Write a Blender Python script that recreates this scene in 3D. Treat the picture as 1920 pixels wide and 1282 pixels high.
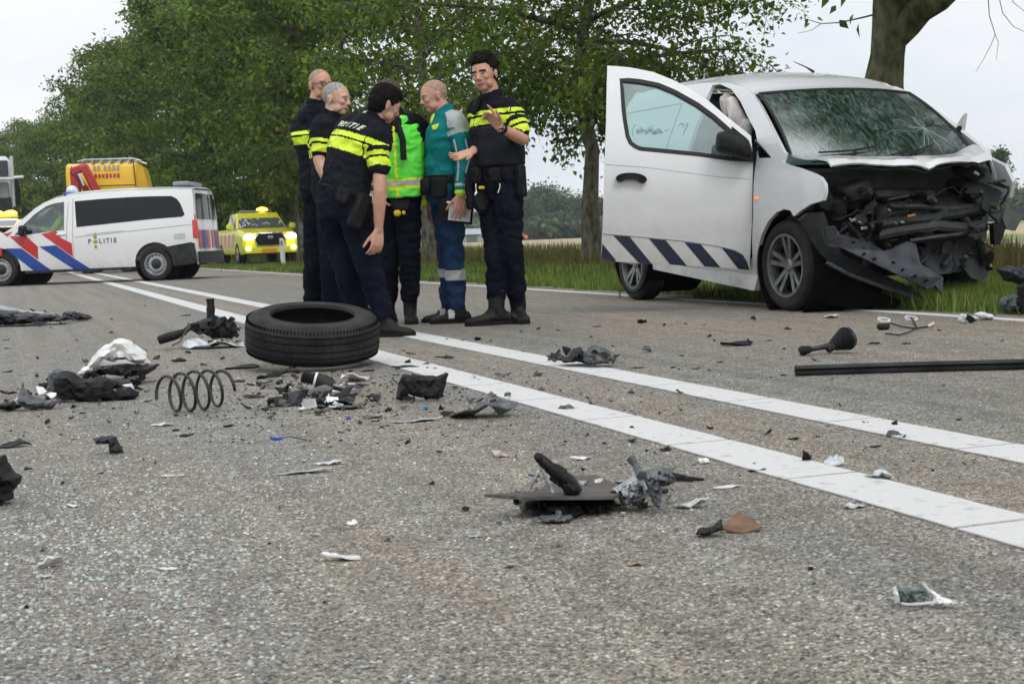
import bpy, bmesh, math, random
import numpy as np
from mathutils import Vector, Matrix, noise, geometry
from mathutils.bvhtree import BVHTree

for o in list(bpy.data.objects):
    bpy.data.objects.remove(o)
sc = bpy.context.scene
COL = sc.collection
R = math.radians

# ------------------------------------------------------------------ camera
F = 2667.0
CAM_H = 0.60
ROLL = R(2.2)
CX, CY, HY = 960.0, 641.0, 445.0
PITCH = math.atan((CY - HY) * math.cos(ROLL) / F)
_c, _s, _cp, _sp = math.cos(ROLL), math.sin(ROLL), math.cos(PITCH), math.sin(PITCH)
cam_d = bpy.data.cameras.new('camera')
cam = bpy.data.objects.new('camera', cam_d)
COL.objects.link(cam)
m = Matrix(((_c, _s, 0, 0), (-_s * _sp, _c * _sp, -_cp, 0), (-_s * _cp, _c * _cp, _sp, CAM_H), (0, 0, 0, 1)))
cam.matrix_world = m
cam_d.sensor_width = 36
cam_d.lens = 36 * F / 1920
cam_d.clip_start = 0.05
cam_d.clip_end = 5000
cam_d.dof.use_dof = True
cam_d.dof.focus_distance = 7.5
cam_d.dof.aperture_fstop = 15.0
sc.camera = cam

def ray(px, py):
    a = (px - CX) / F; b = -(py - CY) / F
    xr = a * _c + b * _s; yr = -a * _s + b * _c
    return Vector((xr, _cp + yr * _sp, yr * _cp - _sp))
def gp(px, py, z=0.0):
    d = ray(px, py); t = (z - CAM_H) / d.z
    return Vector((d.x * t, d.y * t, z))
def at(px, py, Y):
    d = ray(px, py); t = Y / d.y
    return Vector((d.x * t, Y, CAM_H + d.z * t))

# ------------------------------------------------------------------ sky, sun, exposure
world = bpy.data.worlds.new('World'); sc.world = world; world.use_nodes = True
nt = world.node_tree; nt.nodes.clear()
N = nt.nodes.new; L = nt.links.new
out = N('ShaderNodeOutputWorld'); bg = N('ShaderNodeBackground')
sky = N('ShaderNodeTexSky'); sky.sky_type = 'NISHITA'; sky.sun_disc = False
SUN_EL, SUN_AZ = R(48), R(150)
sky.sun_elevation = SUN_EL; sky.sun_rotation = SUN_AZ; sky.dust_density = 4
skm = N('ShaderNodeVectorMath'); skm.operation = 'SCALE'; skm.inputs['Scale'].default_value = 0.10
L(sky.outputs[0], skm.inputs[0])
geo = N('ShaderNodeTexCoord'); sep = N('ShaderNodeSeparateXYZ'); L(geo.outputs['Generated'], sep.inputs[0])
mr = N('ShaderNodeMapRange'); L(sep.outputs['Z'], mr.inputs[0]); mr.inputs[1].default_value = 0; mr.inputs[2].default_value = 1
mr.inputs[3].default_value = 0.98; mr.inputs[4].default_value = 1.60
mp = N('ShaderNodeMapping'); mp.inputs['Scale'].default_value = (1.6, 1.6, 5.0); L(geo.outputs['Generated'], mp.inputs[0])
nz = N('ShaderNodeTexNoise'); nz.inputs['Scale'].default_value = 1.7; nz.inputs['Detail'].default_value = 6; nz.inputs['Roughness'].default_value = 0.55
L(mp.outputs[0], nz.inputs[0])
cr = N('ShaderNodeValToRGB'); L(nz.outputs[0], cr.inputs[0])
cr.color_ramp.elements[0].position = 0.32; cr.color_ramp.elements[0].color = (0.78, 0.845, 0.93, 1)
cr.color_ramp.elements[1].position = 0.66; cr.color_ramp.elements[1].color = (1.08, 1.085, 1.09, 1)
cl = N('ShaderNodeVectorMath'); cl.operation = 'SCALE'; L(cr.outputs[0], cl.inputs[0]); L(mr.outputs[0], cl.inputs['Scale'])
mx = N('ShaderNodeMix'); mx.data_type = 'RGBA'; mx.inputs[0].default_value = 0.94
L(skm.outputs[0], mx.inputs[6]); L(cl.outputs[0], mx.inputs[7])
L(mx.outputs[2], bg.inputs[0]); bg.inputs[1].default_value = 1.0
L(bg.outputs[0], out.inputs[0])
sun_d = bpy.data.lights.new('sun', 'SUN'); sun_d.energy = 1.1; sun_d.angle = R(24); sun_d.color = (1.0, 0.97, 0.93)
sun = bpy.data.objects.new('sun', sun_d); COL.objects.link(sun)
sd = Vector((math.sin(SUN_AZ) * math.cos(SUN_EL), math.cos(SUN_AZ) * math.cos(SUN_EL), math.sin(SUN_EL)))
sun.rotation_euler = sd.to_track_quat('Z', 'Y').to_euler(); sun.location = (0, 0, 30)
sc.view_settings.view_transform = 'Standard'; sc.view_settings.look = 'None'
sc.view_settings.exposure = 0.0; sc.view_settings.gamma = 1.0
try: sc.view_settings.use_curve_mapping = False
except Exception: pass
sc.cycles.max_bounces = 7; sc.cycles.transparent_max_bounces = 12; sc.cycles.caustics_reflective = False; sc.cycles.caustics_refractive = False
sc.cycles.volume_bounces = 0; sc.cycles.sample_clamp_indirect = 6

# ------------------------------------------------------------------ materials
MATS = {}
def mat(name, col, rough=0.6, metal=0.0, col2=None, scale=5.0, bump=0.0, bscale=None, coat=0.0, alpha=1.0,
        emit=0.0, detail=4, spec=0.5, lo=0.35, hi=0.65, trans=0.0, stretch=None, coords='Object'):
    if name in MATS: return MATS[name]
    m = bpy.data.materials.new(name); m.use_nodes = True; MATS[name] = m
    t = m.node_tree; b = t.nodes['Principled BSDF']; n = t.nodes.new; l = t.links.new
    b.inputs['Base Color'].default_value = (*col, 1); b.inputs['Roughness'].default_value = rough
    b.inputs['Metallic'].default_value = metal; b.inputs['Specular IOR Level'].default_value = spec
    b.inputs['Coat Weight'].default_value = coat; b.inputs['Coat Roughness'].default_value = 0.05
    b.inputs['Alpha'].default_value = alpha; b.inputs['Transmission Weight'].default_value = trans
    if emit: b.inputs['Emission Color'].default_value = (*col, 1); b.inputs['Emission Strength'].default_value = emit
    if col2 or bump:
        tc = n('ShaderNodeTexCoord'); src = tc.outputs[coords]
        if stretch:
            mp = n('ShaderNodeMapping'); mp.inputs['Scale'].default_value = stretch; l(src, mp.inputs[0]); src = mp.outputs[0]
    if col2:
        z = n('ShaderNodeTexNoise'); z.inputs['Scale'].default_value = scale; z.inputs['Detail'].default_value = detail; l(src, z.inputs[0])
        r = n('ShaderNodeValToRGB'); r.color_ramp.elements[0].position = lo; r.color_ramp.elements[1].position = hi
        r.color_ramp.elements[0].color = (*col, 1); r.color_ramp.elements[1].color = (*col2, 1); l(z.outputs[0], r.inputs[0])
        l(r.outputs[0], b.inputs['Base Color'])
        if emit: l(r.outputs[0], b.inputs['Emission Color'])
    if bump:
        z2 = n('ShaderNodeTexNoise'); z2.inputs['Scale'].default_value = bscale or scale * 3; z2.inputs['Detail'].default_value = 5; l(src, z2.inputs[0])
        bp = n('ShaderNodeBump'); bp.inputs['Strength'].default_value = bump; bp.inputs['Distance'].default_value = 0.01
        l(z2.outputs[0], bp.inputs['Height']); l(bp.outputs[0], b.inputs['Normal'])
    return m

def glass_mat(name, tint, refl=0.08, rough=0.02, haze=0.0, hazecol=(0.5, 0.6, 0.6), refl_streak=None):
    if name in MATS: return MATS[name]
    m = bpy.data.materials.new(name); m.use_nodes = True; MATS[name] = m
    t = m.node_tree; t.nodes.clear(); n = t.nodes.new; l = t.links.new
    o = n('ShaderNodeOutputMaterial'); tr = n('ShaderNodeBsdfTransparent'); tr.inputs[0].default_value = (*tint, 1)
    g = n('ShaderNodeBsdfGlossy'); g.inputs['Roughness'].default_value = rough; g.inputs[0].default_value = (1, 1, 1, 1)
    fr = n('ShaderNodeLayerWeight'); fr.inputs[0].default_value = 0.35
    mp = n('ShaderNodeMapRange'); l(fr.outputs['Fresnel'], mp.inputs[0]); mp.inputs[3].default_value = refl; mp.inputs[4].default_value = 1
    s1 = n('ShaderNodeMixShader'); l(mp.outputs[0], s1.inputs[0]); l(tr.outputs[0], s1.inputs[1]); l(g.outputs[0], s1.inputs[2])
    last = s1
    if haze:
        d = n('ShaderNodeBsdfDiffuse'); d.inputs[0].default_value = (*hazecol, 1)
        s2 = n('ShaderNodeMixShader'); s2.inputs[0].default_value = haze; l(s1.outputs[0], s2.inputs[1]); l(d.outputs[0], s2.inputs[2]); last = s2
        if refl_streak:
            tc = n('ShaderNodeTexCoord'); mpp = n('ShaderNodeMapping'); mpp.inputs['Scale'].default_value = refl_streak; mpp.inputs['Rotation'].default_value = (0, 0.0, 0.6)
            l(tc.outputs['Object'], mpp.inputs[0])
            z = n('ShaderNodeTexNoise'); z.inputs['Scale'].default_value = 3; z.inputs['Detail'].default_value = 8; z.inputs['Distortion'].default_value = 1.2; l(mpp.outputs[0], z.inputs[0])
            r = n('ShaderNodeMapRange'); l(z.outputs[0], r.inputs[0]); r.inputs[1].default_value = 0.45; r.inputs[2].default_value = 0.7; r.inputs[3].default_value = 0.0; r.inputs[4].default_value = haze
            l(r.outputs[0], s2.inputs[0])
            bp = n('ShaderNodeBump'); bp.inputs['Strength'].default_value = 0.09; bp.inputs['Distance'].default_value = 0.02; l(z.outputs[0], bp.inputs['Height']); l(bp.outputs[0], g.inputs['Normal'])
    l(last.outputs[0], o.inputs[0])
    return m

# ------------------------------------------------------------------ object helpers
def tag(o, label=None, cat=None, group=None, kind=None):
    if label: o['label'] = label
    if cat: o['category'] = cat
    if group: o['group'] = group
    if kind: o['kind'] = kind
    return o
def thing(name, label, cat, loc=(0, 0, 0), rotz=0.0, group=None):
    o = bpy.data.objects.new(name, None); COL.objects.link(o)
    o.empty_display_size = 0.2
    o.location = loc; o.rotation_euler = (0, 0, rotz)
    return tag(o, label, cat, group)
def copy_tree(o, parent=None):
    c = o.copy(); COL.objects.link(c)
    if parent: c.parent = parent
    for ch in list(o.children): copy_tree(ch, c)
    return c

class MB:
    def __init__(s): s.v = []; s.f = []; s.m = []
    def add(s, vs, fs, mi=0):
        b = len(s.v); s.v += [tuple(v) for v in vs]; s.f += [tuple(b + i for i in f) for f in fs]
        s.m += [mi] * len(fs); return s
    def box(s, c, d, rot=None, mi=0, bev=0.0):
        x, y, z = [q / 2 for q in d]; c = Vector(c)
        M = rot if rot is not None else Matrix.Identity(3)
        if bev:
            b = min(bev, x * .9, y * .9, z * .9)
            vs = []
            for sx in (-1, 1):
                for sy in (-1, 1):
                    for sz in (-1, 1):
                        vs += [(sx * x, sy * (y - b), sz * (z - b)), (sx * (x - b), sy * y, sz * (z - b)), (sx * (x - b), sy * (y - b), sz * z)]
            bm = bmesh.new()
            for v in vs: bm.verts.new(v)
            r = bmesh.ops.convex_hull(bm, input=bm.verts)
            bm.verts.index_update()
            P = [c + M @ v.co for v in bm.verts]; Fs = [[v.index for v in f.verts] for f in bm.faces]
            bm.free(); return s.add(P, Fs, mi)
        vs = [c + M @ Vector((sx * x, sy * y, sz * z)) for sx in (-1, 1) for sy in (-1, 1) for sz in (-1, 1)]
        return s.add(vs, [(0, 1, 3, 2), (4, 6, 7, 5), (0, 4, 5, 1), (2, 3, 7, 6), (0, 2, 6, 4), (1, 5, 7, 3)], mi)
    def loft(s, secs, mi=0, cap=True, n=16):
        # secs: (centre, half vector U, half vector V)
        vs = []
        for c, U, V in secs:
            for i in range(n):
                a = 2 * math.pi * i / n; vs.append(Vector(c) + U * math.cos(a) + V * math.sin(a))
        fs = []
        k = len(secs)
        for j in range(k - 1):
            for i in range(n):
                i2 = (i + 1) % n
                fs.append((j * n + i, j * n + i2, (j + 1) * n + i2, (j + 1) * n + i))
        if cap: fs.append(tuple(range(n - 1, -1, -1))); fs.append(tuple((k - 1) * n + i for i in range(n)))
        return s.add(vs, fs, mi)
    def tube(s, pts, rad, n=8, mi=0, round_ends=False, flat=1.0):
        pts = [Vector(p) for p in pts]
        if not hasattr(rad, '__len__'): rad = [rad] * len(pts)
        rad = list(rad)
        if round_ends:
            P = []; Q = []
            d0 = (pts[1] - pts[0]).normalized(); d1 = (pts[-1] - pts[-2]).normalized()
            for a in (80, 50, 22): P.append(pts[0] - d0 * rad[0] * math.sin(R(a))); Q.append(rad[0] * math.cos(R(a)))
            P += pts; Q += rad
            for a in (22, 50, 80): P.append(pts[-1] + d1 * rad[-1] * math.sin(R(a))); Q.append(rad[-1] * math.cos(R(a)))
            pts, rad = P, Q
        secs = []; up = None
        for i, p in enumerate(pts):
            d = (pts[min(i + 1, len(pts) - 1)] - pts[max(i - 1, 0)])
            if d.length < 1e-9: d = Vector((0, 0, 1))
            d.normalize()
            if up is None: up = d.orthogonal().normalized()
            up = (up - d * up.dot(d))
            if up.length < 1e-6: up = d.orthogonal()
            up.normalize(); w = d.cross(up)
            secs.append((p, up * rad[i], w * rad[i] * flat))
        return s.loft(secs, mi, True, n)
    def cyl(s, a, b, r, r2=None, n=16, mi=0):
        return s.tube([a, b], [r, r if r2 is None else r2], n, mi)
    def ell(s, c, rx, ry, rz, M=None, n=16, mi=0, rows=10):
        c = Vector(c); M = M if M is not None else Matrix.Identity(3); secs = []
        for j in range(rows + 1):
            a = math.pi * (j + .02) / (rows + .04) - math.pi / 2
            secs.append((c + M @ Vector((0, 0, rz * math.sin(a))), M @ Vector((rx * math.cos(a), 0, 0)), M @ Vector((0, ry * math.cos(a), 0))))
        return s.loft(secs, mi, True, n)
    def lathe(s, prof, c=(0, 0, 0), M=None, n=32, mi=0, closed=False):
        # prof (r, h) about local z
        c = Vector(c); M = M if M is not None else Matrix.Identity(3); vs = []; fs = []
        for r, h in prof:
            for i in range(n):
                a = 2 * math.pi * i / n; vs.append(c + M @ Vector((r * math.cos(a), r * math.sin(a), h)))
        k = len(prof)
        for j in range(k if closed else k - 1):
            j2 = (j + 1) % k
            for i in range(n):
                i2 = (i + 1) % n; fs.append((j * n + i, j * n + i2, j2 * n + i2, j2 * n + i))
        return s.add(vs, fs, mi)
    def prism(s, poly, o, U, V, W, mi=0):
        # polygon in plane (o,U,V) extruded by vector W
        o, U, V, W = Vector(o), Vector(U), Vector(V), Vector(W); n = len(poly)
        a = [o + U * x + V * y for x, y in poly]; b = [p + W for p in a]
        tris = geometry.tessellate_polygon([[Vector((x, y, 0)) for x, y in poly]])
        fs = [t for t in tris] + [(t[2] + n, t[1] + n, t[0] + n) for t in tris] + [(i, (i + 1) % n, (i + 1) % n + n, i + n) for i in range(n)]
        return s.add(a + b, fs, mi)
    def build(s, name, mats, parent=None, smooth=40, xf=None, loc=None, label=None, fix=True):
        me = bpy.data.meshes.new(name)
        vs = s.v
        if xf is not None: vs = [tuple(xf @ Vector(v)) for v in vs]
        if loc is not None: vs = [(v[0] - loc[0], v[1] - loc[1], v[2] - loc[2]) for v in vs]
        me.from_pydata(vs, [], s.f)
        if not isinstance(mats, (list, tuple)): mats = [mats]
        for mm in mats: me.materials.append(mm)
        if len(mats) > 1: me.polygons.foreach_set('material_index', s.m)
        if fix:
            bm = bmesh.new(); bm.from_mesh(me); bmesh.ops.recalc_face_normals(bm, faces=bm.faces); bm.to_mesh(me); bm.free()
        if smooth is not None:
            me.shade_smooth()
            try: me.set_sharp_from_angle(angle=R(smooth))
            except Exception: pass
        me.update()
        o = bpy.data.objects.new(name, me); COL.objects.link(o)
        if parent: o.parent = parent
        if label: o['label'] = label
        return o

def pip(x, y, poly):
    c = False; n = len(poly); j = n - 1
    for i in range(n):
        xi, yi = poly[i]; xj, yj = poly[j]
        if (yi > y) != (yj > y) and x < (xj - xi) * (y - yi) / (yj - yi) + xi: c = not c
        j = i
    return c
def dens(poly, step):
    o = []
    for i in range(len(poly)):
        a = poly[i]; b = poly[(i + 1) % len(poly)]; d = math.dist(a, b); k = max(1, int(d / step))
        for j in range(k): o.append((a[0] + (b[0] - a[0]) * j / k, a[1] + (b[1] - a[1]) * j / k))
    return o
def smooth_poly(poly, it=1):
    for _ in range(it):
        q = []
        for i in range(len(poly)):
            a = poly[i]; b = poly[(i + 1) % len(poly)]
            q.append((a[0] * .75 + b[0] * .25, a[1] * .75 + b[1] * .25)); q.append((a[0] * .25 + b[0] * .75, a[1] * .25 + b[1] * .75))
        poly = q
    return poly
def panel(outer, holes, surf, step=0.08, thick=0.02, mb=None, mi=0, normal=None):
    """2-D outline with holes, meshed finely, mapped by surf(a,b)->Vector, given thickness along normal(a,b)."""
    outer = dens(outer, step); holes = [dens(h, step) for h in holes]
    pts = []; edges = []
    for lp in [outer] + holes:
        b = len(pts); pts += lp; edges += [(b + i, b + (i + 1) % len(lp)) for i in range(len(lp))]
    xs = [p[0] for p in outer]; ys = [p[1] for p in outer]
    nb = len(pts)
    bd = np.array(pts)
    x = min(xs) + step / 2
    while x < max(xs):
        y = min(ys) + step / 2
        while y < max(ys):
            if pip(x, y, outer) and not any(pip(x, y, h) for h in holes) and np.min(np.hypot(bd[:, 0] - x, bd[:, 1] - y)) > step * .4:
                pts.append((x, y))
            y += step
        x += step
    r = geometry.delaunay_2d_cdt([Vector(p) for p in pts], edges, [], 0, 1e-6)
    V2 = r[0]; F2 = []
    for f in r[2]:
        cx = sum(V2[i].x for i in f) / 3; cy = sum(V2[i].y for i in f) / 3
        if pip(cx, cy, outer) and not any(pip(cx, cy, h) for h in holes): F2.append(tuple(f))
    e = 0.01
    P = []; Q = []
    for v in V2:
        p = surf(v.x, v.y)
        nn = (surf(v.x + e, v.y) - surf(v.x - e, v.y)).cross(surf(v.x, v.y + e) - surf(v.x, v.y - e))
        if nn.length < 1e-12: nn = Vector((0, 0, 1))
        nn.normalize()
        if normal is not None and nn.dot(normal) < 0: nn = -nn
        P.append(p); Q.append(p - nn * thick)
    n = len(P)
    from collections import Counter
    cnt = {}
    for f in F2:
        for i in range(3):
            a, b = f[i], f[(i + 1) % 3]
            if (b, a) in cnt: del cnt[(b, a)]
            else: cnt[(a, b)] = 1
    FS = list(F2) + [(f[2] + n, f[1] + n, f[0] + n) for f in F2] + [(b, a, a + n, b + n) for a, b in cnt]
    mb = mb or MB(); mb.add(P + Q, FS, mi); return mb

def interp(x, tab):
    return float(np.interp(x, [t[0] for t in tab], [t[1] for t in tab]))
def pch(tab):
    """smooth monotone-ish hermite interpolation"""
    xs = [t[0] for t in tab]; ys = [t[1] for t in tab]; n = len(xs)
    d = [(ys[i + 1] - ys[i]) / (xs[i + 1] - xs[i]) for i in range(n - 1)]
    m = [d[0]] + [0 if d[i - 1] * d[i] <= 0 else 2 * d[i - 1] * d[i] / (d[i - 1] + d[i]) for i in range(1, n - 1)] + [d[-1]]
    def f(x):
        if x <= xs[0]: return ys[0]
        if x >= xs[-1]: return ys[-1]
        i = max(j for j in range(n - 1) if xs[j] <= x); h = xs[i + 1] - xs[i]; t = (x - xs[i]) / h
        return (2*t**3-3*t*t+1)*ys[i] + (t**3-2*t*t+t)*h*m[i] + (-2*t**3+3*t*t)*ys[i+1] + (t**3-t*t)*h*m[i+1]
    return f
def grid_mb(fn, nu, nv, thick=0.0, mb=None, mi=0):
    mb = mb or MB(); vs = [fn(i / nu, j / nv) for j in range(nv + 1) for i in range(nu + 1)]
    fs = [(j*(nu+1)+i, j*(nu+1)+i+1, (j+1)*(nu+1)+i+1, (j+1)*(nu+1)+i) for j in range(nv) for i in range(nu)]
    if thick:
        e = 1e-3; n = len(vs); q = []
        for j in range(nv + 1):
            for i in range(nu + 1):
                u, v = i / nu, j / nv
                nn = (fn(min(u+e, 1), v) - fn(max(u-e, 0), v)).cross(fn(u, min(v+e, 1)) - fn(u, max(v-e, 0))).normalized()
                q.append(fn(u, v) - nn * thick)
        vs += q; fs += [tuple(i + n for i in reversed(f)) for f in fs]
        rim = [i for i in range(nu)] ; w = nu + 1
        b = [(i) for i in range(w)] + [j*w+nu for j in range(1, nv+1)] + [nv*w+i for i in range(nu-1, -1, -1)] + [j*w for j in range(nv-1, 0, -1)]
        fs += [(b[i], b[(i+1) % len(b)], b[(i+1) % len(b)] + n, b[i] + n) for i in range(len(b))]
    return mb.add(vs, fs, mi)
def text_mesh(txt, size, depth=0.0, bold=0.0):
    cu = bpy.data.curves.new('t', 'FONT'); cu.body = txt; cu.size = size; cu.extrude = depth; cu.offset = bold
    cu.align_x = 'CENTER'; cu.align_y = 'CENTER'; cu.resolution_u = 3
    o = bpy.data.objects.new('t', cu); COL.objects.link(o)
    me = bpy.data.meshes.new_from_object(o.evaluated_get(bpy.context.evaluated_depsgraph_get()))
    v = [tuple(x.co) for x in me.vertices]; f = [tuple(p.vertices) for p in me.polygons]
    bpy.data.objects.remove(o); bpy.data.meshes.remove(me); bpy.data.curves.remove(cu)
    return v, f
# ================================================================== ground, road, lines
TH = R(19.2)
RU = Vector((-math.sin(TH), math.cos(TH), 0)); RV = Vector((math.cos(TH), math.sin(TH), 0))
def rd(u, v, z=0.0):
    """road coordinates: u along, v across; beyond u=80 the road bends left"""
    p = RU * u + RV * v
    if u > 80:
        s = u - 80; p = p - RV * (s * s * 0.0022)
    return Vector((p.x, p.y, z))

def asphalt():
    m = bpy.data.materials.new('worn_asphalt'); m.use_nodes = True
    t = m.node_tree; b = t.nodes['Principled BSDF']; n = t.nodes.new; l = t.links.new
    tc = n('ShaderNodeTexCoord'); mp = n('ShaderNodeMapping'); mp.inputs['Rotation'].default_value = (0, 0, -TH); l(tc.outputs['Object'], mp.inputs[0])
    v = n('ShaderNodeTexVoronoi'); v.inputs['Scale'].default_value = 185; v.feature = 'F1'; l(mp.outputs[0], v.inputs[0])
    ve = n('ShaderNodeTexVoronoi'); ve.inputs['Scale'].default_value = 185; ve.feature = 'DISTANCE_TO_EDGE'; l(mp.outputs[0], ve.inputs[0])
    v2 = n('ShaderNodeTexVoronoi'); v2.inputs['Scale'].default_value = 420; l(mp.outputs[0], v2.inputs[0])
    sx = n('ShaderNodeSeparateColor'); l(v.outputs['Color'], sx.inputs[0])
    ramp = n('ShaderNodeValToRGB'); e = ramp.color_ramp.elements
    e[0].position = 0; e[0].color = (.045, .043, .04, 1); e[1].position = 1; e[1].color = (.80, .79, .75, 1)
    for p, c in ((.18, (.125, .118, .108, 1)), (.40, (.27, .235, .195, 1)), (.62, (.275, .28, .265, 1)), (.8, (.36, .325, .28, 1)), (.93, (.50, .45, .38, 1))):
        k = ramp.color_ramp.elements.new(p); k.color = c
    l(sx.outputs[0], ramp.inputs[0])
    sx2 = n('ShaderNodeSeparateColor'); l(v2.outputs['Color'], sx2.inputs[0])
    mr2 = n('ShaderNodeMapRange'); l(sx2.outputs[1], mr2.inputs[0]); mr2.inputs[3].default_value = .72; mr2.inputs[4].default_value = 1.28
    m1 = n('ShaderNodeVectorMath'); m1.operation = 'SCALE'; l(ramp.outputs[0], m1.inputs[0]); l(mr2.outputs[0], m1.inputs['Scale'])
    er = n('ShaderNodeMapRange'); l(ve.outputs['Distance'], er.inputs[0]); er.inputs[1].default_value = 0; er.inputs[2].default_value = .09; er.inputs[3].default_value = .55; er.inputs[4].default_value = 1
    m2 = n('ShaderNodeVectorMath'); m2.operation = 'SCALE'; l(m1.outputs[0], m2.inputs[0]); l(er.outputs[0], m2.inputs['Scale'])
    # large tint: lanes grey, strips tan
    mpl = n('ShaderNodeMapping'); mpl.inputs['Scale'].default_value = (1.3, 0.22, 1); l(mp.outputs[0], mpl.inputs[0])
    z = n('ShaderNodeTexNoise'); z.inputs['Scale'].default_value = 1.3; z.inputs['Detail'].default_value = 5; l(mpl.outputs[0], z.inputs[0])
    r2 = n('ShaderNodeValToRGB'); r2.color_ramp.elements[0].position = .36; r2.color_ramp.elements[0].color = (.95, 1.0, 1.03, 1)
    r2.color_ramp.elements[1].position = .62; r2.color_ramp.elements[1].color = (1.09, 1.04, .98, 1); l(z.outputs[0], r2.inputs[0])
    m3 = n('ShaderNodeMix'); m3.data_type = 'RGBA'; m3.blend_type = 'MULTIPLY'; m3.inputs[0].default_value = 1
    l(m2.outputs[0], m3.inputs[6]); l(r2.outputs[0], m3.inputs[7])
    # tan strip between the double lines and dark tyre tracks
    sp = n('ShaderNodeSeparateXYZ'); l(mp.outputs[0], sp.inputs[0])
    r3 = n('ShaderNodeValToRGB'); mm = n('ShaderNodeMapRange'); l(sp.outputs['X'], mm.inputs[0]); mm.inputs[1].default_value = -1.5; mm.inputs[2].default_value = 6.0
    l(mm.outputs[0], r3.inputs[0]); E = r3.color_ramp.elements
    def pos(x): return (x + 1.5) / 7.5
    E[0].position = 0; E[0].color = (1, 1, 1, 1); E[1].position = 1; E[1].color = (.95, .93, .9, 1)
    for x, c in ((.2, (.93, .94, .95)), (1.1, (1.0, .98, .95)), (1.62, (.88, .89, .9)), (1.95, (1.02, 1.0, .98)), (2.3, (1.02, 1.0, .98)), (2.55, (.92, .93, .92)), (3.2, (.88, .9, .92)), (4.0, (1.06, 1.0, .94)), (4.7, (1.02, .98, .93))):
        k = E.new(pos(x)); k.color = (*c, 1)
    m4 = n('ShaderNodeMix'); m4.data_type = 'RGBA'; m4.blend_type = 'MULTIPLY'; m4.inputs[0].default_value = 1
    l(m3.outputs[2], m4.inputs[6]); l(r3.outputs[0], m4.inputs[7])
    z4 = n('ShaderNodeTexNoise'); z4.inputs['Scale'].default_value = 9; z4.inputs['Detail'].default_value = 6; l(mp.outputs[0], z4.inputs[0])
    r4 = n('ShaderNodeMapRange'); l(z4.outputs[0], r4.inputs[0]); r4.inputs[1].default_value = .3; r4.inputs[2].default_value = .7; r4.inputs[3].default_value = .82; r4.inputs[4].default_value = 1.16
    m5 = n('ShaderNodeVectorMath'); m5.operation = 'SCALE'; l(m4.outputs[2], m5.inputs[0]); l(r4.outputs[0], m5.inputs['Scale'])
    mps = n('ShaderNodeMapping'); mps.inputs['Scale'].default_value = (7, .12, 1); l(mp.outputs[0], mps.inputs[0])
    zs = n('ShaderNodeTexNoise'); zs.inputs['Scale'].default_value = 1.0; zs.inputs['Detail'].default_value = 7; l(mps.outputs[0], zs.inputs[0])
    rs = n('ShaderNodeMapRange'); l(zs.outputs[0], rs.inputs[0]); rs.inputs[1].default_value = .3; rs.inputs[2].default_value = .62; rs.inputs[3].default_value = .80; rs.inputs[4].default_value = 1.06
    m5b = n('ShaderNodeVectorMath'); m5b.operation = 'SCALE'; l(m5.outputs[0], m5b.inputs[0]); l(rs.outputs[0], m5b.inputs['Scale']); m5 = m5b
    dk = n('ShaderNodeVectorMath'); dk.operation = 'MULTIPLY'; dk.inputs[1].default_value = (.90, .895, .88); l(m5.outputs[0], dk.inputs[0]); l(dk.outputs[0], b.inputs['Base Color'])
    b.inputs['Roughness'].default_value = .78
    bp = n('ShaderNodeBump'); bp.inputs['Strength'].default_value = .8; bp.inputs['Distance'].default_value = .004
    ad = n('ShaderNodeMath'); ad.operation = 'MULTIPLY'; l(er.outputs[0], ad.inputs[0]); l(sx.outputs[1], ad.inputs[1])
    l(ad.outputs[0], bp.inputs['Height']); l(bp.outputs[0], b.inputs['Normal'])
    return m
M_ASPH = asphalt()
def grass_ground():
    m = bpy.data.materials.new('meadow'); m.use_nodes = True
    t = m.node_tree; b = t.nodes['Principled BSDF']; n = t.nodes.new; l = t.links.new
    tc = n('ShaderNodeTexCoord'); mp = n('ShaderNodeMapping'); mp.inputs['Rotation'].default_value = (0, 0, -TH); l(tc.outputs['Object'], mp.inputs[0])
    z = n('ShaderNodeTexNoise'); z.inputs['Scale'].default_value = 1.2; z.inputs['Detail'].default_value = 10; z.inputs['Roughness'].default_value = .7; l(mp.outputs[0], z.inputs[0])
    r = n('ShaderNodeValToRGB'); r.color_ramp.elements[0].position = .3; r.color_ramp.elements[0].color = (.045, .075, .016, 1)
    r.color_ramp.elements[1].position = .7; r.color_ramp.elements[1].color = (.14, .20, .045, 1); l(z.outputs[0], r.inputs[0])
    l(r.outputs[0], b.inputs['Base Color']); b.inputs['Roughness'].default_value = .9
    return m
M_MEADOW = grass_ground()
def flat(name, pts, mm, kind='structure', parent=None):
    mb = MB(); mb.add(pts, [tuple(range(len(pts)))]); o = mb.build(name, mm, parent, smooth=None)
    if kind and not parent: o['kind'] = kind
    return o
g = flat('ground', [(-2500, -2500, -.012), (2500, -2500, -.012), (2500, 2500, -.012), (-2500, 2500, -.012)], M_MEADOW)
# distant stubble field and green strip far away
M_STUB = mat('stubble_field', (.30, .24, .13), .95, col2=(.40, .33, .20), scale=.5, stretch=(1, 1, 1), bump=.6, bscale=6, detail=9)
M_PAST = mat('pasture', (.13, .19, .05), .95, col2=(.20, .25, .09), scale=.05)
for nm_, v0_, v1_, mm_ in (('stubble_field', 15.5, 26, M_STUB), ('pasture', 26, 36, M_PAST), ('stubble_field', 36, 100, M_STUB), ('pasture', 100, 200, M_PAST)):
    mb = MB(); mb.add([(RU*-80+RV*v0_+Vector((0, 0, -.008))), (RU*-80+RV*v1_+Vector((0, 0, -.008))), (RU*260+RV*v1_+Vector((0, 0, -.008))), (RU*260+RV*v0_+Vector((0, 0, -.008)))], [(0, 1, 2, 3)]); o = mb.build(nm_, mm_, smooth=None); o['kind'] = 'structure'
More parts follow.
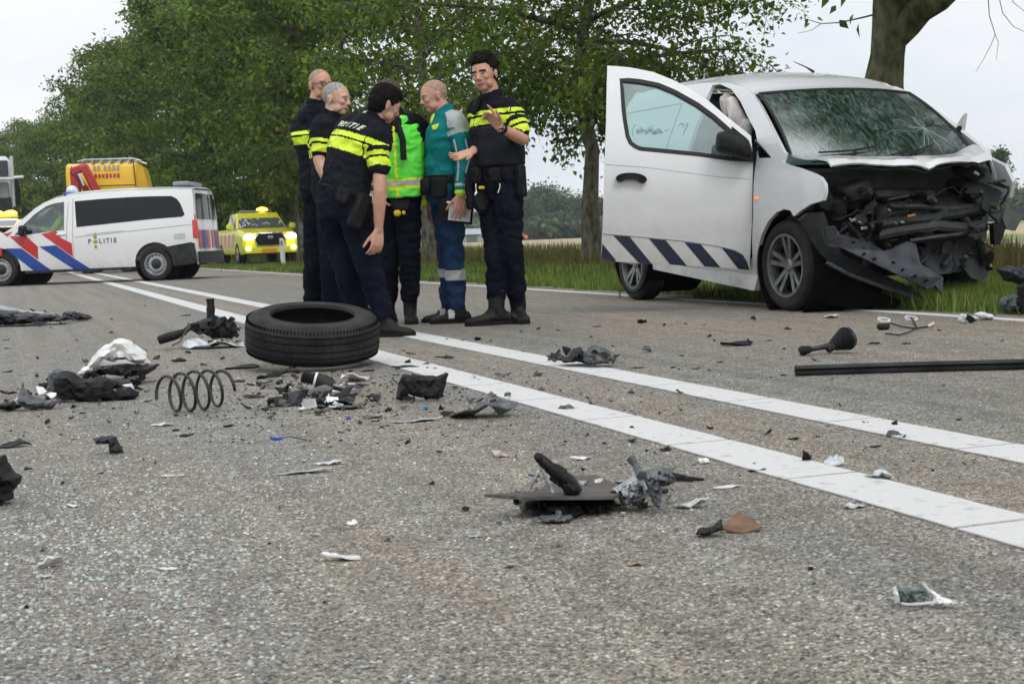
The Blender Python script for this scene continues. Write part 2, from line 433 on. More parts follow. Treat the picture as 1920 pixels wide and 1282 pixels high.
# road
us = [-12, 0, 10, 20, 40, 60, 80] + list(range(90, 260, 10))
mb = MB(); vs = []; fs = []
for i, u in enumerate(us):
    vs += [rd(u, -2.1), rd(u, 6.0)]
    if i: fs.append((2*i-2, 2*i-1, 2*i+1, 2*i))
mb.add(vs, fs); o = mb.build('road', M_ASPH, smooth=None); o['kind'] = 'structure'
M_PAINT = mat('road_paint', (.38, .375, .365), .65, col2=(.63, .625, .615), scale=26, bump=.6, bscale=190, lo=.25, hi=.42, detail=12)
def strip(mb, v0, v1, u0, u1, z=.004, n=None, jit=.002):
    n = n or max(1, int((u1 - u0) / .05)) if (u1 - u0) < 1 else max(2, int((u1-u0)/1.5))
    vs = []; fs = []
    rr = random.Random(int(u0*1000+v0*77))
    for i in range(n + 1):
        u = u0 + (u1 - u0) * i / n
        a, b = rr.uniform(-jit, jit), rr.uniform(-jit, jit)
        vs += [rd(u, v0 + a, z), rd(u, v1 + b, z), rd(u, v0 + a, z - .003), rd(u, v1 + b, z - .003)]
        if i:
            k = 4 * i
            fs += [(k-4, k-3, k+1, k), (k-4, k, k+2, k-2), (k-3, k-1, k+3, k+1)]
    fs += [(0, 2, 3, 1), (4*n, 4*n+1, 4*n+3, 4*n+2)]
    mb.add(vs, fs); return mb
for v0, v1, off in ((1.70, 1.893, 2.29), (2.30, 2.482, 3.09)):
    mb = MB(); strip(mb, v0, v1, 9.6, 250, jit=0.0)
    lo = mb.build('centre_line', M_PAINT, smooth=None); lo['kind'] = 'structure'
    u = off - 4 * .64
    while u < 9.5:
        mb = MB(); strip(mb, v0, v1, u + .007, min(u + .636, 9.585), z=.0045)
        mb.build('line_piece', M_PAINT, lo, smooth=None); u += .643
for v0, v1 in ((5.50, 5.62), (-1.42, -1.30)):
    mb = MB(); strip(mb, v0, v1, -6, 250, jit=.0); o = mb.build('edge_line', M_PAINT, smooth=None); o['kind'] = 'structure'

# grass verge (tufts, stuff)
M_GRASS = mat('grass_blade', (.065, .115, .018), .7, col2=(.16, .24, .045), scale=.9, lo=.3, hi=.7)
def leafy(name, c1, c2, tr=.35, c3=None, nscale=.6):
    m = bpy.data.materials.new(name); m.use_nodes = True; t = m.node_tree; t.nodes.clear(); n = t.nodes.new; l = t.links.new
    g = n('ShaderNodeNewGeometry'); r = n('ShaderNodeValToRGB'); r.color_ramp.elements[0].color = (*c1, 1); r.color_ramp.elements[1].color = (*c2, 1)
    if c3: k = r.color_ramp.elements.new(.93); k.color = (*c3, 1); r.color_ramp.elements[2].color = (*c3, 1); k2 = r.color_ramp.elements.new(.88); k2.color = (*c2, 1)
    l(g.outputs['Random Per Island'], r.inputs[0])
    tc = n('ShaderNodeTexCoord'); z = n('ShaderNodeTexNoise'); z.inputs['Scale'].default_value = nscale; z.inputs['Detail'].default_value = 3; l(tc.outputs['Object'], z.inputs[0])
    mr = n('ShaderNodeMapRange'); l(z.outputs[0], mr.inputs[0]); mr.inputs[1].default_value = .3; mr.inputs[2].default_value = .7; mr.inputs[3].default_value = .6; mr.inputs[4].default_value = 1.5
    s = n('ShaderNodeVectorMath'); s.operation = 'SCALE'; l(r.outputs[0], s.inputs[0]); l(mr.outputs[0], s.inputs['Scale'])
    p = n('ShaderNodeBsdfPrincipled'); p.inputs['Roughness'].default_value = .55; p.inputs['Specular IOR Level'].default_value = .15; l(s.outputs[0], p.inputs['Base Color'])
    tl = n('ShaderNodeBsdfTranslucent'); l(s.outputs[0], tl.inputs[0])
    mx = n('ShaderNodeMixShader'); mx.inputs[0].default_value = tr; l(p.outputs[0], mx.inputs[1]); l(tl.outputs[0], mx.inputs[2])
    o = n('ShaderNodeOutputMaterial'); l(mx.outputs[0], o.inputs[0]); return m
M_BLADE = leafy('grass_blades', (.07, .12, .018), (.20, .28, .06), .35, (.32, .28, .11))
def fast(name, V, Fc, mats, smooth=False, parent=None, kind=None, mi=None):
    me = bpy.data.meshes.new(name); V = np.asarray(V, np.float32).reshape(-1, 3); Fc = np.asarray(Fc, np.int32); k = Fc.shape[1]
    me.vertices.add(len(V)); me.vertices.foreach_set('co', V.ravel())
    me.loops.add(Fc.size); me.loops.foreach_set('vertex_index', Fc.ravel())
    me.polygons.add(len(Fc)); me.polygons.foreach_set('loop_start', np.arange(0, Fc.size, k, dtype=np.int32))
    if not isinstance(mats, (list, tuple)): mats = [mats]
    for mm in mats: me.materials.append(mm)
    if mi is not None: me.polygons.foreach_set('material_index', np.asarray(mi, np.int32))
    me.update(calc_edges=True); me.validate()
    if name is None: return me
    o = bpy.data.objects.new(name, me); COL.objects.link(o)
    if parent: o.parent = parent
    if kind: o['kind'] = kind
    return o
rng = np.random.default_rng(5)
def blades(name, n, ulo, uhi, vfun, hlo, hhi, w, mm, seed, pw=1.0, lean=.35):
    rg = np.random.default_rng(seed)
    t = rg.random(n) ** pw; u = ulo + (uhi - ulo) * t
    v = vfun(rg, u)
    h = hlo + (hhi - hlo) * rg.random(n) ** 1.5
    h *= .45 + .55*(.5+.5*np.sin(u*1.7+np.sin(u*.6)*2)*np.sin(v*1.3+u*.35)) + .25*rg.random(n)
    px = RU.x * u + RV.x * v; py = RU.y * u + RV.y * v
    a = rg.random(n) * 6.283; dx = np.cos(a); dy = np.sin(a); ln = lean * h * rg.random(n)
    b = rg.random(n) * 6.283
    ww = w * (1 + u / 22)
    A = np.stack([px - dx*ww, py - dy*ww, np.full(n, -.012)], 1); B = np.stack([px + dx*ww, py + dy*ww, np.full(n, -.012)], 1)
    C = np.stack([px + np.cos(b)*ln, py + np.sin(b)*ln, h], 1)
    V = np.stack([A, B, C], 1).reshape(-1, 3); Fc = np.arange(3*n).reshape(-1, 3)
    return fast(name, V, Fc, mm, kind='stuff')
def vverge(rg, u): return 5.80 + .15*np.abs(np.sin(u*3.3)) + 10 * rg.random(len(u)) ** 1.4 + .12 * np.sin(u * 2.1) * (rg.random(len(u)))
o = blades('grass_verge', 150000, 5, 75, vverge, .04, .15, .006, M_BLADE, 1, 1.6)
tag(o, 'green grass verge between the road edge line and the tree row', 'grass')
M_DOCK = leafy('dry_weeds', (.09, .05, .02), (.15, .15, .045), .2, (.09, .15, .03))
def vdock(rg, u): return 13.2 + 2.0 * rg.standard_normal(len(u)) + .8 * np.sin(u * .9)
o = blades('reddish_weeds', 42000, 12, 95, vdock, .12, .5, .007, M_DOCK, 2, 1.3, .4)
tag(o, 'band of reddish brown tall weeds along the far side of the verge', 'weeds')
# a tuft of long grass under the wrecked nose
def tuft_patch(name, cpx, n, rx, ry, h, seed, label):
    rg = np.random.default_rng(seed); c = gp(*cpx)
    px = c.x + rg.standard_normal(n) * rx; py = c.y + rg.standard_normal(n) * ry
    ok = (px * RV.x + py * RV.y) > 5.75; px, py = px[ok], py[ok]; n = len(px)
    a = rg.random(n) * 6.283; hh = h * (.4 + .6 * rg.random(n)); b = rg.random(n) * 6.283; w = .006
    V = np.stack([np.stack([px-np.cos(a)*w, py-np.sin(a)*w, np.zeros(n)-.012], 1), np.stack([px+np.cos(a)*w, py+np.sin(a)*w, np.zeros(n)-.012], 1),
                  np.stack([px+np.cos(b)*hh*.5, py+np.sin(b)*hh*.5, hh], 1)], 1).reshape(-1, 3)
    o = fast(name, V, np.arange(3*n).reshape(-1, 3), M_BLADE, kind='stuff'); tag(o, label, 'grass'); return o
tuft_patch('long_grass', (1800, 570), 12000, .5, .5, .17, 11, 'long grass tufts at the road edge under the smashed van nose')

# ================================================================== trees
M_BARK = mat('bark', (.045, .042, .028), .9, spec=.2, col2=(.19, .175, .135), scale=11, bump=1.0, bscale=26, stretch=(1, 1, .4), lo=.32, hi=.66, detail=8)
M_BARKM = mat('mossy_bark', (.045, .056, .014), .9, spec=.2, col2=(.19, .175, .12), scale=6, bump=1.0, bscale=20, stretch=(1, 1, .5), lo=.36, hi=.62, detail=9)
M_LEAF = leafy('leaves', (.040, .092, .012), (.185, .27, .036), .36, (.18, .15, .04))
M_LEAFD = leafy('leaves_dark', (.036, .084, .013), (.165, .24, .042), .34, (.14, .14, .04))
M_LEAFF = leafy('leaves_far', (.05, .085, .04), (.11, .14, .07), .3, nscale=.12)

def tube_np(pts, rad, n, V, Fc):
    pts = [Vector(p) for p in pts]; up = None; base = len(V)
    for i, p in enumerate(pts):
        d = (pts[min(i+1, len(pts)-1)] - pts[max(i-1, 0)]).normalized()
        if up is None: up = d.orthogonal().normalized()
        up = (up - d * up.dot(d)).normalized(); w = d.cross(up)
        for k in range(n):
            a = 2*math.pi*k/n; q = p + (up*math.cos(a) + w*math.sin(a)) * rad[i]; V.append((q.x, q.y, q.z))
    for j in range(len(pts)-1):
        for k in range(n): Fc.append((base+j*n+k, base+j*n+(k+1) % n, base+(j+1)*n+(k+1) % n, base+(j+1)*n+k))

def tree_meshes(key, H, Rc, tr, cb, seed, nl, leaf, per, droop=.25, fork=None, nsub=6, ntw=4, mbark=None, mleaf=None, lowdense=0.0, trunk_pts=None, bare=0.0):
    """trunk + limbs mesh and crown mesh. H height, Rc crown radius, tr trunk radius, cb crown base height, nl limbs, per leaves per twig"""
    rr = random.Random(seed); V = []; Fc = []
    top = H * .86
    if trunk_pts is None:
        trunk_pts = [(Vector((rr.uniform(-.05, .05)*i, rr.uniform(-.05, .05)*i, top*i/9)), tr*(1.25 if i == 0 else 1-.092*i)) for i in range(10)]
    tube_np([p for p, r in trunk_pts], [max(r, .015) for p, r in trunk_pts], 14, V, Fc)
    hs = [p.z for p, r in trunk_pts]
    def tp(z):
        for i in range(len(hs)-1):
            if hs[i+1] >= z:
                t = (z-hs[i])/(hs[i+1]-hs[i]); return trunk_pts[i][0].lerp(trunk_pts[i+1][0], t), trunk_pts[i][1]*(1-t)+trunk_pts[i+1][1]*t
        return trunk_pts[-1]
    tips = []
    def env(z):
        t = (z-cb)/(H-cb); t = max(0, min(1, t)); return Rc * (math.sin(math.pi * min(1, (t*.92+.10)))**.65)
    for i in range(nl):
        t = (i+.5)/nl; t = t**(1+lowdense) ; z = cb*.95 + (H*.90-cb)*t
        p0, r0 = tp(min(z, top*.98)); az = i*2.399 + rr.uniform(-.4, .4)
        Ln = env(z+.6) * rr.uniform(.8, 1.08); el = R(10 + 50*t)
        d = Vector((math.cos(az)*math.cos(el), math.sin(az)*math.cos(el), math.sin(el)))
        n = 7; pts = [p0.copy()]; p = p0.copy()
        for j in range(n):
            d = (d + Vector((rr.uniform(-.16, .16), rr.uniform(-.16, .16), rr.uniform(-.1, .1) - droop*.13*(1-t)))).normalized(); p = p + d*(Ln/n); pts.append(p.copy())
        rl = min(r0*.55, .02+Ln*.013); rads = [rl*(1-.11*j) for j in range(n+1)]
        tube_np(pts, rads, 7, V, Fc)
        for s in range(nsub):
            q = (s+1.2)/(nsub+.6); idx = min(n-1, int(q*n)); a = pts[idx].lerp(pts[idx+1], q*n-idx if q*n-idx < 1 else 1)
            dd = (pts[idx+1]-pts[idx]).normalized(); side = dd.cross(Vector((0, 0, 1)))
            side = side.normalized() if side.length > .1 else Vector((1, 0, 0)); sg = 1 if s % 2 else -1
            d2 = (dd*.55 + side*sg*rr.uniform(.5, 1.0) + Vector((0, 0, rr.uniform(-.45, .5)))).normalized()
            L2 = Ln*rr.uniform(.22, .42); q2 = [a.copy()]; pp = a.copy()
            for j in range(4):
                d2 = (d2 + Vector((rr.uniform(-.25, .25), rr.uniform(-.25, .25), rr.uniform(-.2, .2)-droop*.25))).normalized(); pp = pp + d2*(L2/4); q2.append(pp.copy())
            tube_np(q2, [rads[idx]*.42*(1-.2*j)+.003 for j in range(5)], 5, V, Fc)
            for w in range(ntw):
                qq = (w+1)/ntw; ii = min(3, int(qq*4-.01)); b = q2[ii].lerp(q2[ii+1], qq*4-ii)
                d3 = (d2*.4 + Vector((rr.uniform(-1, 1), rr.uniform(-1, 1), rr.uniform(-.7, .6)-droop))).normalized(); L3 = rr.uniform(.35, .8)*max(.6, Rc/4.5)
                e = b + d3*L3*.5; f = e + (d3 + Vector((0, 0, -.3*droop-.1))).normalized()*L3*.5
                tube_np([b, e, f], [.008, .005, .003], 3, V, Fc)
                if rr.random() > bare: tips.append((b, e, f))
        tips.append((pts[-3], pts[-2], pts[-1]))
    wood = fast('trunk', V, [x for x in Fc if len(x) == 4], mbark or M_BARK)
    wm = wood.data; wm.shade_smooth(); bpy.data.objects.remove(wood)
    for vv in wm.vertices[:14*len(trunk_pts)]:
        rr_ = .09 if key == 'A' else .05
        vv.co.x += rr_*noise.noise(vv.co*3.1); vv.co.y += rr_*noise.noise(vv.co*3.1+Vector((9, 0, 0)))
    rg = np.random.default_rng(seed); T = np.array([[list(b), list(e), list(f)] for b, e, f in tips]); nt_ = len(T)
    idx = np.repeat(np.arange(nt_), per); n = len(idx); t = rg.random(n)[:, None]
    base = T[idx, 0]*(1-t)**2 + 2*T[idx, 1]*t*(1-t) + T[idx, 2]*t**2
    spread = .16*max(.8, leaf/.14)*max(.7, Rc/4.5)
    off = rg.standard_normal((n, 3))*spread*np.array([1, 1, .75])
    P = base + off
    d = off/np.maximum(np.linalg.norm(off, axis=1), 1e-6)[:, None]*.7 + rg.standard_normal((n, 3))*.6 + np.array([0, 0, -.35]); d /= np.linalg.norm(d, axis=1)[:, None]
    nn = rg.standard_normal((n, 3))*.8 + np.array([0, 0, .9]); s = np.cross(d, nn); s /= np.maximum(np.linalg.norm(s, axis=1), 1e-6)[:, None]
    up = np.cross(s, d); sz = leaf*(.6+.7*rg.random(n))[:, None]
    A = P; B = P + d*sz*.40 + s*sz*.33 + up*sz*.12; C = P + d*sz*1.12; D = P + d*sz*.40 - s*sz*.33 + up*sz*.12
    Vl = np.stack([A, B, C, D], 1).reshape(-1, 3); Fl = np.arange(4*n).reshape(-1, 4)
    cm = fast('crown', Vl, Fl, mleaf or M_LEAF); me = cm.data; bpy.data.objects.remove(cm)
    return wm, me
def place_tree(ms, x, y, label, rot=0.0, scale=1.0, group='roadside trees in the row', name='roadside_tree'):
    t = thing(name, label, 'tree', (x, y, -.02), rot, group); t.scale = (scale,)*3
    a = bpy.data.objects.new('trunk', ms[0]); COL.objects.link(a); a.parent = t
    b = bpy.data.objects.new('crown', ms[1]); COL.objects.link(b); b.parent = t; b['kind'] = 'stuff'
    return t
def rowpos(u, v=10.7): p = rd(u, v); return p.x, p.y
mB = tree_meshes('B', 12, 5.6, .19, 3.7, 3, 26, .12, 36, .55, lowdense=.9, nsub=8, ntw=6, bare=.12)
x, y = at(1112, 492, 28.5).x, 28.5
place_tree(mB, x, y, 'leafy roadside tree directly left of the open van door', rot=.4)
mC = tree_meshes('C', 12.5, 4.3, .20, 3.6, 8, 22, .14, 22, .4, lowdense=.6, nsub=7, ntw=6, bare=.1)
x, y = at(806, 480, 38.5).x, 38.5
place_tree(mC, x, y, 'roadside tree with trunk behind the paramedic', rot=2.1)
# tree A behind the van: thick mossy forked trunk
def At(px, py, Y=19.5): return at(px, py, Y)
YA = 19.5
a0 = gp(1660, 1, 0); base = at(1662, 480, YA); base.z = 0
tA = []
for (px, py, w) in ((1662, 505, 88), (1660, 420, 78), (1659, 300, 72), (1658, 180, 70), (1656, 150, 72), (1662, 100, 68), (1668, 50, 72), (1676, 8, 82)):
    p = at(px, py, YA); tA.append((p - base, w/2*YA/F))
k = tA[-1][0]
tA2 = tA + [(k + Vector((-.12, .1, .5)), .17), (k + Vector((-.25, .3, 1.6)), .14), (k + Vector((-.2, .4, 3.5)), .11), (k + Vector((0, .5, 6.5)), .05)]
mA = tree_meshes('A', 11.5, 6.0, .27, 5.2, 21, 22, .15, 22, .35, mbark=M_BARKM, trunk_pts=tA2, nsub=6, ntw=5)
tAo = place_tree(mA, base.x, base.y, 'thick mossy forked tree trunk rising behind the wrecked white van', name='roadside_tree')
V = []; Fc = []
def rel(px, py, dy=0): return at(px, py, YA+dy) - base
tube_np([rel(1676, 60), rel(1700, 40, -.1), rel(1728, 15, -.3), rel(1765, 0, -.5), rel(1800, -30, -.7), rel(1850, -90, -.9), rel(1900, -220, -1)], [.24, .22, .18, .13, .10, .08, .05], 12, V, Fc)
tube_np([rel(1650, 22), rel(1620, 30), rel(1575, 40), rel(1540, 42, -.2), rel(1500, 30, -.3)], [.015, .012, .009, .006, .004], 5, V, Fc)
tube_np([rel(1540, 42, -.2), rel(1520, 55, -.3), rel(1495, 60, -.3)], [.006, .004, .003], 4, V, Fc)
o = fast('side_limb', V, Fc, M_BARKM, parent=tAo); o.data.shade_smooth()
# trees nearer than the van on the right, outside the frame: only their hanging twigs show
mZ = tree_meshes('Z', 11.5, 4.8, .22, 4.4, 33, 20, .14, 18, .6, nsub=6, ntw=5, bare=.1)
x, y = rowpos(6.2, 11.2); place_tree(mZ, x, y, 'near roadside tree whose bare hanging twigs reach into the top right corner')
mY = tree_meshes('Y', 14, 6.8, .22, 4.9, 37, 28, .17, 36, .25, nsub=8, ntw=5)  # extra tree out of view, sized to darken the windscreen reflection
x, y = rowpos(12.3, 11.6); place_tree(mY, x, y, 'added unseen tree right of the van that darkens the windscreen reflection')
x, y = rowpos(-5, 10.7); place_tree(mZ, x, y, 'roadside tree behind the camera on the right verge', rot=2)
tw = thing('hanging_twig', 'thin bare twigs hanging down in the top right corner of the sky', 'twig', at(1860, -60, 11.5))
V = []; Fc = []; tl = tw.location
def q(px, py, Y=11.5): return at(px, py, Y) - tl
tube_np([q(1845, -70), q(1852, -20), q(1855, 30), q(1866, 65), q(1858, 85), q(1845, 110), q(1830, 135)], [.005, .005, .004, .0035, .003, .0025, .002], 4, V, Fc)
tube_np([q(1866, 65), q(1872, 80), q(1868, 112)], [.003, .0025, .002], 4, V, Fc)
tube_np([q(1860, -60), q(1872, -10), q(1880, 25), q(1900, 50), q(1925, 62)], [.005, .004, .0035, .003, .002], 4, V, Fc)
tube_np([q(1880, -50), q(1900, 5), q(1925, 25)], [.004, .003, .002], 4, V, Fc)
o = fast('twig', V, Fc, mat('twig_bark', (.20, .14, .10), .8), parent=tw)
# far trees of the row: three kinds reused
kinds = [tree_meshes('F1', 13.5, 5.0, .22, 2.6, 51, 22, .21, 56, .35, nsub=5, ntw=4, mleaf=M_LEAFD),
         tree_meshes('F2', 13.5, 5.2, .20, 2.2, 52, 22, .22, 54, .3, nsub=5, ntw=4, mleaf=M_LEAFD),
         tree_meshes('F3', 12.5, 5.4, .21, 2.0, 53, 22, .22, 56, .3, nsub=5, ntw=4, mleaf=M_LEAF)]
far = [(655, 48, 1.0, 'roadside tree behind the group of officers, trunk hidden'),
       (556, 58, 1.0, 'roadside tree rising between the officers and the yellow pickup'),
       (488, 68, 1.0, 'roadside tree directly behind the yellow pickup'),
       (408, 70, 1.0, 'roadside tree with its trunk just right of the police van tail'),
       (350, 84, 1.08, 'tall roadside tree above the rear of the police van'),
       (292, 93, 1.1, 'tall roadside tree above the yellow tow truck'),
       (238, 103, 1.05, 'roadside tree left of the yellow tow truck top'),
       (178, 114, 1.0, 'distant tree third from the left end of the row'),
       (118, 126, .98, 'distant tree second from the left end of the row'),
       (62, 138, .98, 'distant tree at the left end, above the truck cab mirror'),
       (5, 146, .98, 'distant tree behind the truck cab at the left picture edge'),
       (-60, 152, 1.0, 'distant tree beyond the left picture edge')]
for i, (px, Y, s, lab) in enumerate(far):
    p = at(px, 500, Y); place_tree(kinds[i % 3], p.x, p.y, lab, rot=i*1.3, scale=s)
# low bushes below the far part of the row (fills under the crowns)
mBush = tree_meshes('bush', 4.2, 2.6, .07, .3, 71, 16, .22, 50, .2, nsub=4, ntw=4, mleaf=M_LEAFD)
for i, (px, Y, s) in enumerate([(380, 96, 1.2), (330, 92, 1.3), (270, 100, 1.3), (215, 108, 1.4), (150, 116, 1.5), (90, 122, 1.5), (30, 128, 1.5), (-25, 130, 1.5)]):
    p = at(px, 500, Y)
    place_tree(mBush, p.x, p.y, ['bush beneath the far row, %s' % w for w in ('just behind the police van tail', 'behind the rear police van window', 'behind the middle of the tow truck', 'behind the tow truck left end', 'between tow truck and truck cab', 'right of the truck cab', 'behind the truck cab', 'left of the truck cab')][i], rot=i, scale=s, group='bushes under the far trees', name='bush')
# far woods and single trees on the horizon
mW = tree_meshes('W', 15, 7.5, .3, 1.0, 81, 14, 1.1, 22, .2, nsub=4, ntw=3, mleaf=M_LEAFF)
rr = random.Random(4)
wood_spots = [(560, 285, .9), (600, 290, 1.0), (640, 280, .9), (690, 285, .95), (735, 280, 1.0), (775, 285, .95), (860, 300, .7), (905, 300, .75), (950, 300, .8), (985, 270, .85), (1012, 285, 1.1), (1040, 290, 1.05), (1072, 285, .85), (1105, 290, .9), (1140, 290, .8), (1190, 290, .8),
              (1250, 300, .8), (1320, 300, .8), (1890, 330, .75), (1935, 320, .8), (1980, 320, .8)]
for i, (px, Y, s) in enumerate(wood_spots):
    s *= .56
    p = at(px, 440, Y); place_tree(mW, p.x, p.y, 'distant tree of the hazy wood on the horizon', rot=i*2.2, scale=s, group='trees of the far wood', name='distant_tree')
p = at(1868, 430, 120)
mS = tree_meshes('S', 7.0, 1.6, .12, 1.0, 91, 14, .3, 10, .2, nsub=4, ntw=3, mleaf=M_LEAFF)
place_tree(mS, p.x, p.y, 'small pale airy tree in the field right of the wrecked bonnet', group=None, name='field_tree')
# hedge strip at foot of wood
rg = np.random.default_rng(9)
def hedge(name, label, px0, px1, Y0, Y1, h, n, lf, seed):
    rg = np.random.default_rng(seed); t = rg.random(n); a = at(px0, 440, Y0); b = at(px1, 440, Y1)
    P = np.stack([a.x+(b.x-a.x)*t, a.y+(b.y-a.y)*t + rg.standard_normal(n)*3, (rg.random(n)**.7)*h*(.75+.25*np.sin(t*37)+.2*np.sin(t*91))], 1)
    d = rg.standard_normal((n, 3)); s = np.cross(d, rg.standard_normal((n, 3))); d /= np.linalg.norm(d, axis=1)[:, None]; s /= np.linalg.norm(s, axis=1)[:, None]
    V = np.stack([P, P+d*lf+s*lf*.5, P+d*lf*1.6, P+d*lf-s*lf*.5], 1).reshape(-1, 3)
    o = fast(name, V, np.arange(4*n).reshape(-1, 4), M_LEAFF, kind='stuff'); tag(o, label, 'hedge')
hedge('far_hedge', 'long hazy hedge at the foot of the distant wood', 540, 1450, 262, 262, 3.6, 14000, 1.0, 1)
hedge('far_hedge', 'hazy hedge on the horizon at the right picture edge', 1800, 2050, 300, 300, 6, 5000, 1.2, 2)
# farm roofs and the small orange car in the distance
def farmhouse(px, Y, w, h, label, roofcol, wallcol):
    p = at(px, 440, Y); t = thing('farm_building', label, 'building', (p.x, p.y, 0))
    mb = MB(); mb.box((0, 0, h*.3), (w, 8, h*.6)); mb.build('wall', mat('farm_wall_%s' % label[:5], wallcol, .8), t)
    mb = MB(); mb.prism([(-4.4, 0), (4.4, 0), (0, h*.45)], (-w/2-.3, 0, h*.6+.003), (0, 1, 0), (0, 0, 1), (w+.6, 0, 0)); mb.build('roof', mat('farm_roof_%s' % label[:5], roofcol, .6), t)
    mb = MB(); mb.box((0, -4.05, h*.28), (w*.25, .12, h*.45)); mb.build('door', mat('farm_door', (.1, .12, .12), .6), t)
farmhouse(793, 235, 4.0, 4.2, 'grey roofed farm building beyond the field behind the paramedic', (.2, .22, .24), (.25, .2, .18))
farmhouse(886, 240, 7.0, 2.2, 'low pale farm shed on the horizon between paramedic and right officer', (.30, .32, .34), (.33, .35, .35))
p = at(967, 444, 225); t = thing('orange_car', 'tiny orange red car far across the field', 'car', (p.x, p.y, 0))
mo = mat('orange_paint', (.75, .13, .04), .4)
mb = MB(); mb.prism([(-.95*2, .3), (1.9, .3), (1.9, .85), (1.1, .95), (.7, 1.4), (-1.3, 1.4), (-1.9, .9)], (0, -.8, 0), (1, 0, 0), (0, 0, 1), (0, 1.6, 0)); mb.build('body', mo, t)
for s in (-1.2, 1.2):
    mb = MB(); mb.cyl((s, -.82, .3), (s, .82, .3), .3); mb.build('wheel', mat('rubber', (.018, .018, .019), .75), t)
mb = MB(); mb.prism([(-1.1, .95), (.9, .95), (.6, 1.3), (-1.0, 1.3)], (0, -.812, 0), (1, 0, 0), (0, 0, 1), (0, .01, 0)); mb.build('window', mat('dark_pane', (.02, .025, .03), .1), t)
# ================================================================== shared vehicle bits
M_RUB = mat('rubber', (.010, .010, .011), .75, spec=.2)
M_TYRE = mat('tyre_rubber', (.014, .014, .015), .75, spec=.25, col2=(.032, .031, .03), scale=6, bump=.3, bscale=90)
M_ALLOY = mat('alloy', (.26, .265, .27), .38, metal=.85, col2=(.16, .16, .16), scale=9)
M_STEEL = mat('wheel_steel', (.42, .43, .44), .4, metal=.7, col2=(.28, .28, .28), scale=12)
M_BLKP = mat('black_plastic', (.007, .0075, .008), .55, spec=.25, col2=(.018, .019, .020), scale=14, bump=.3, bscale=120)
M_DGREY = mat('dark_grey_plastic', (.014, .015, .017), .6, spec=.3, col2=(.036, .038, .04), scale=9, bump=.3, bscale=90)
M_VOID = mat('shade_black', (.004, .004, .004), .95, spec=.1)  # near-black that paints the shade of recesses, cavities and cuts
M_CHROME = mat('chrome', (.6, .6, .62), .15, metal=1)
M_GLD = glass_mat('dark_glass', (.10, .12, .13), .10)
M_GLT = glass_mat('tinted_side_glass', (.62, .80, .78), .10, haze=.16, hazecol=(.55, .68, .68))
def wheel(parent, loc, r=.325, w=.20, rimr=.21, side=1, style='alloy', steer=0.0, name='wheel', tyre_m=None):
    """axis along local y; side=+1: outer face towards +y"""
    mb = MB(); M = Matrix.Rotation(R(-90), 3, 'X')  # local z -> +y
    mb.lathe([(0.001, -w*.2), (rimr*.92, -w*.2), (rimr*.92, w*.02), (rimr*.3, w*.02), (0.001, w*.02)], M=M, n=32)
    root = mb.build(name, M_VOID, parent)
    root.location = loc; root.rotation_euler = (0, 0, (0 if side > 0 else math.pi) + steer)
    tb = MB(); h = w/2; g = .006
    prof = [(rimr, -h*.85), (rimr+.01, -h*.95), (rimr+(r-rimr)*.5, -h*1.04), (r-.03, -h*.98), (r-.012, -h*.86), (r-.002, -h*.7)]
    for x in (-.5, 0, .5):
        prof += [(r, h*x-.012), (r-.008, h*x-.008), (r-.008, h*x+.004), (r, h*x+.008)]
    prof += [(r-.002, h*.7), (r-.012, h*.86), (r-.03, h*.98), (r-.032, h*1.0), (r-.034, h*.985), (rimr+(r-rimr)*.5, h*1.04), (rimr+.022, h*1.0), (rimr+.01, h*.95), (rimr, h*.85), (rimr, -h*.85)]
    tb.lathe(prof, M=M, n=48); tb.build('tyre', tyre_m or M_TYRE, root)
    rb = MB()
    if style == 'alloy':
        rb.lathe([(rimr+.012, h*.93), (rimr+.012, h*1.0), (rimr-.006, h*1.0), (rimr-.014, h*.7), (rimr-.02, h*.2), (rimr, h*.2)], M=M, n=40, closed=True)
        for k in range(5):
            for dv in (-.19, .19):
                a = 2*math.pi*k/5 + .31; a0 = a+dv*1.6; a1 = a+dv
                p0 = Vector((math.cos(a0)*.035, 0, math.sin(a0)*.035)); p1 = Vector((math.cos(a1)*(rimr-.004), 0, math.sin(a1)*(rimr-.004)))
                d = (p1-p0).normalized(); s = d.cross(Vector((0, 1, 0)))
                o1, o2 = Vector((0, h*.62, 0)), Vector((0, h*.88, 0))
                vs = [p0+s*.016+o1, p0-s*.016+o1, p1-s*.017+o2, p1+s*.017+o2]; dn = Vector((0, -.035, 0))
                rb.add(vs+[v+dn for v in vs], [(0, 1, 2, 3), (7, 6, 5, 4), (0, 4, 5, 1), (1, 5, 6, 2), (2, 6, 7, 3), (3, 7, 4, 0)])
        rb.lathe([(.001, h*.78), (.03, h*.78), (.036, h*.72), (.05, h*.66), (.055, h*.4)], M=M, n=20)
        rb.build('rim', M_ALLOY, root)
    else:
        rb.lathe([(rimr+.010, h*.93), (rimr+.012, h*1.0), (rimr-.006, h*1.0), (rimr-.016, h*.62), (rimr-.03, h*.5), (rimr*.72, h*.56), (rimr*.62, h*.66), (rimr*.5, h*.62), (rimr*.42, h*.5)], M=M, n=40)
        rb.build('rim', M_STEEL, root)
        cb = MB(); cb.lathe([(.001, h*.92), (rimr*.30, h*.90), (rimr*.40, h*.80), (rimr*.46, h*.6), (rimr*.46, h*.45)], M=M, n=28); cb.build('hub_cap', M_DGREY, root)
        hb = MB()
        for k in range(16):
            a = 2*math.pi*k/16; hb.ell(M @ Vector((rimr*.80*math.cos(a), rimr*.80*math.sin(a), h*.525)), .013, .007, .013, n=8, rows=4)
        hb.build('vent_hole', M_VOID, root)
    return root
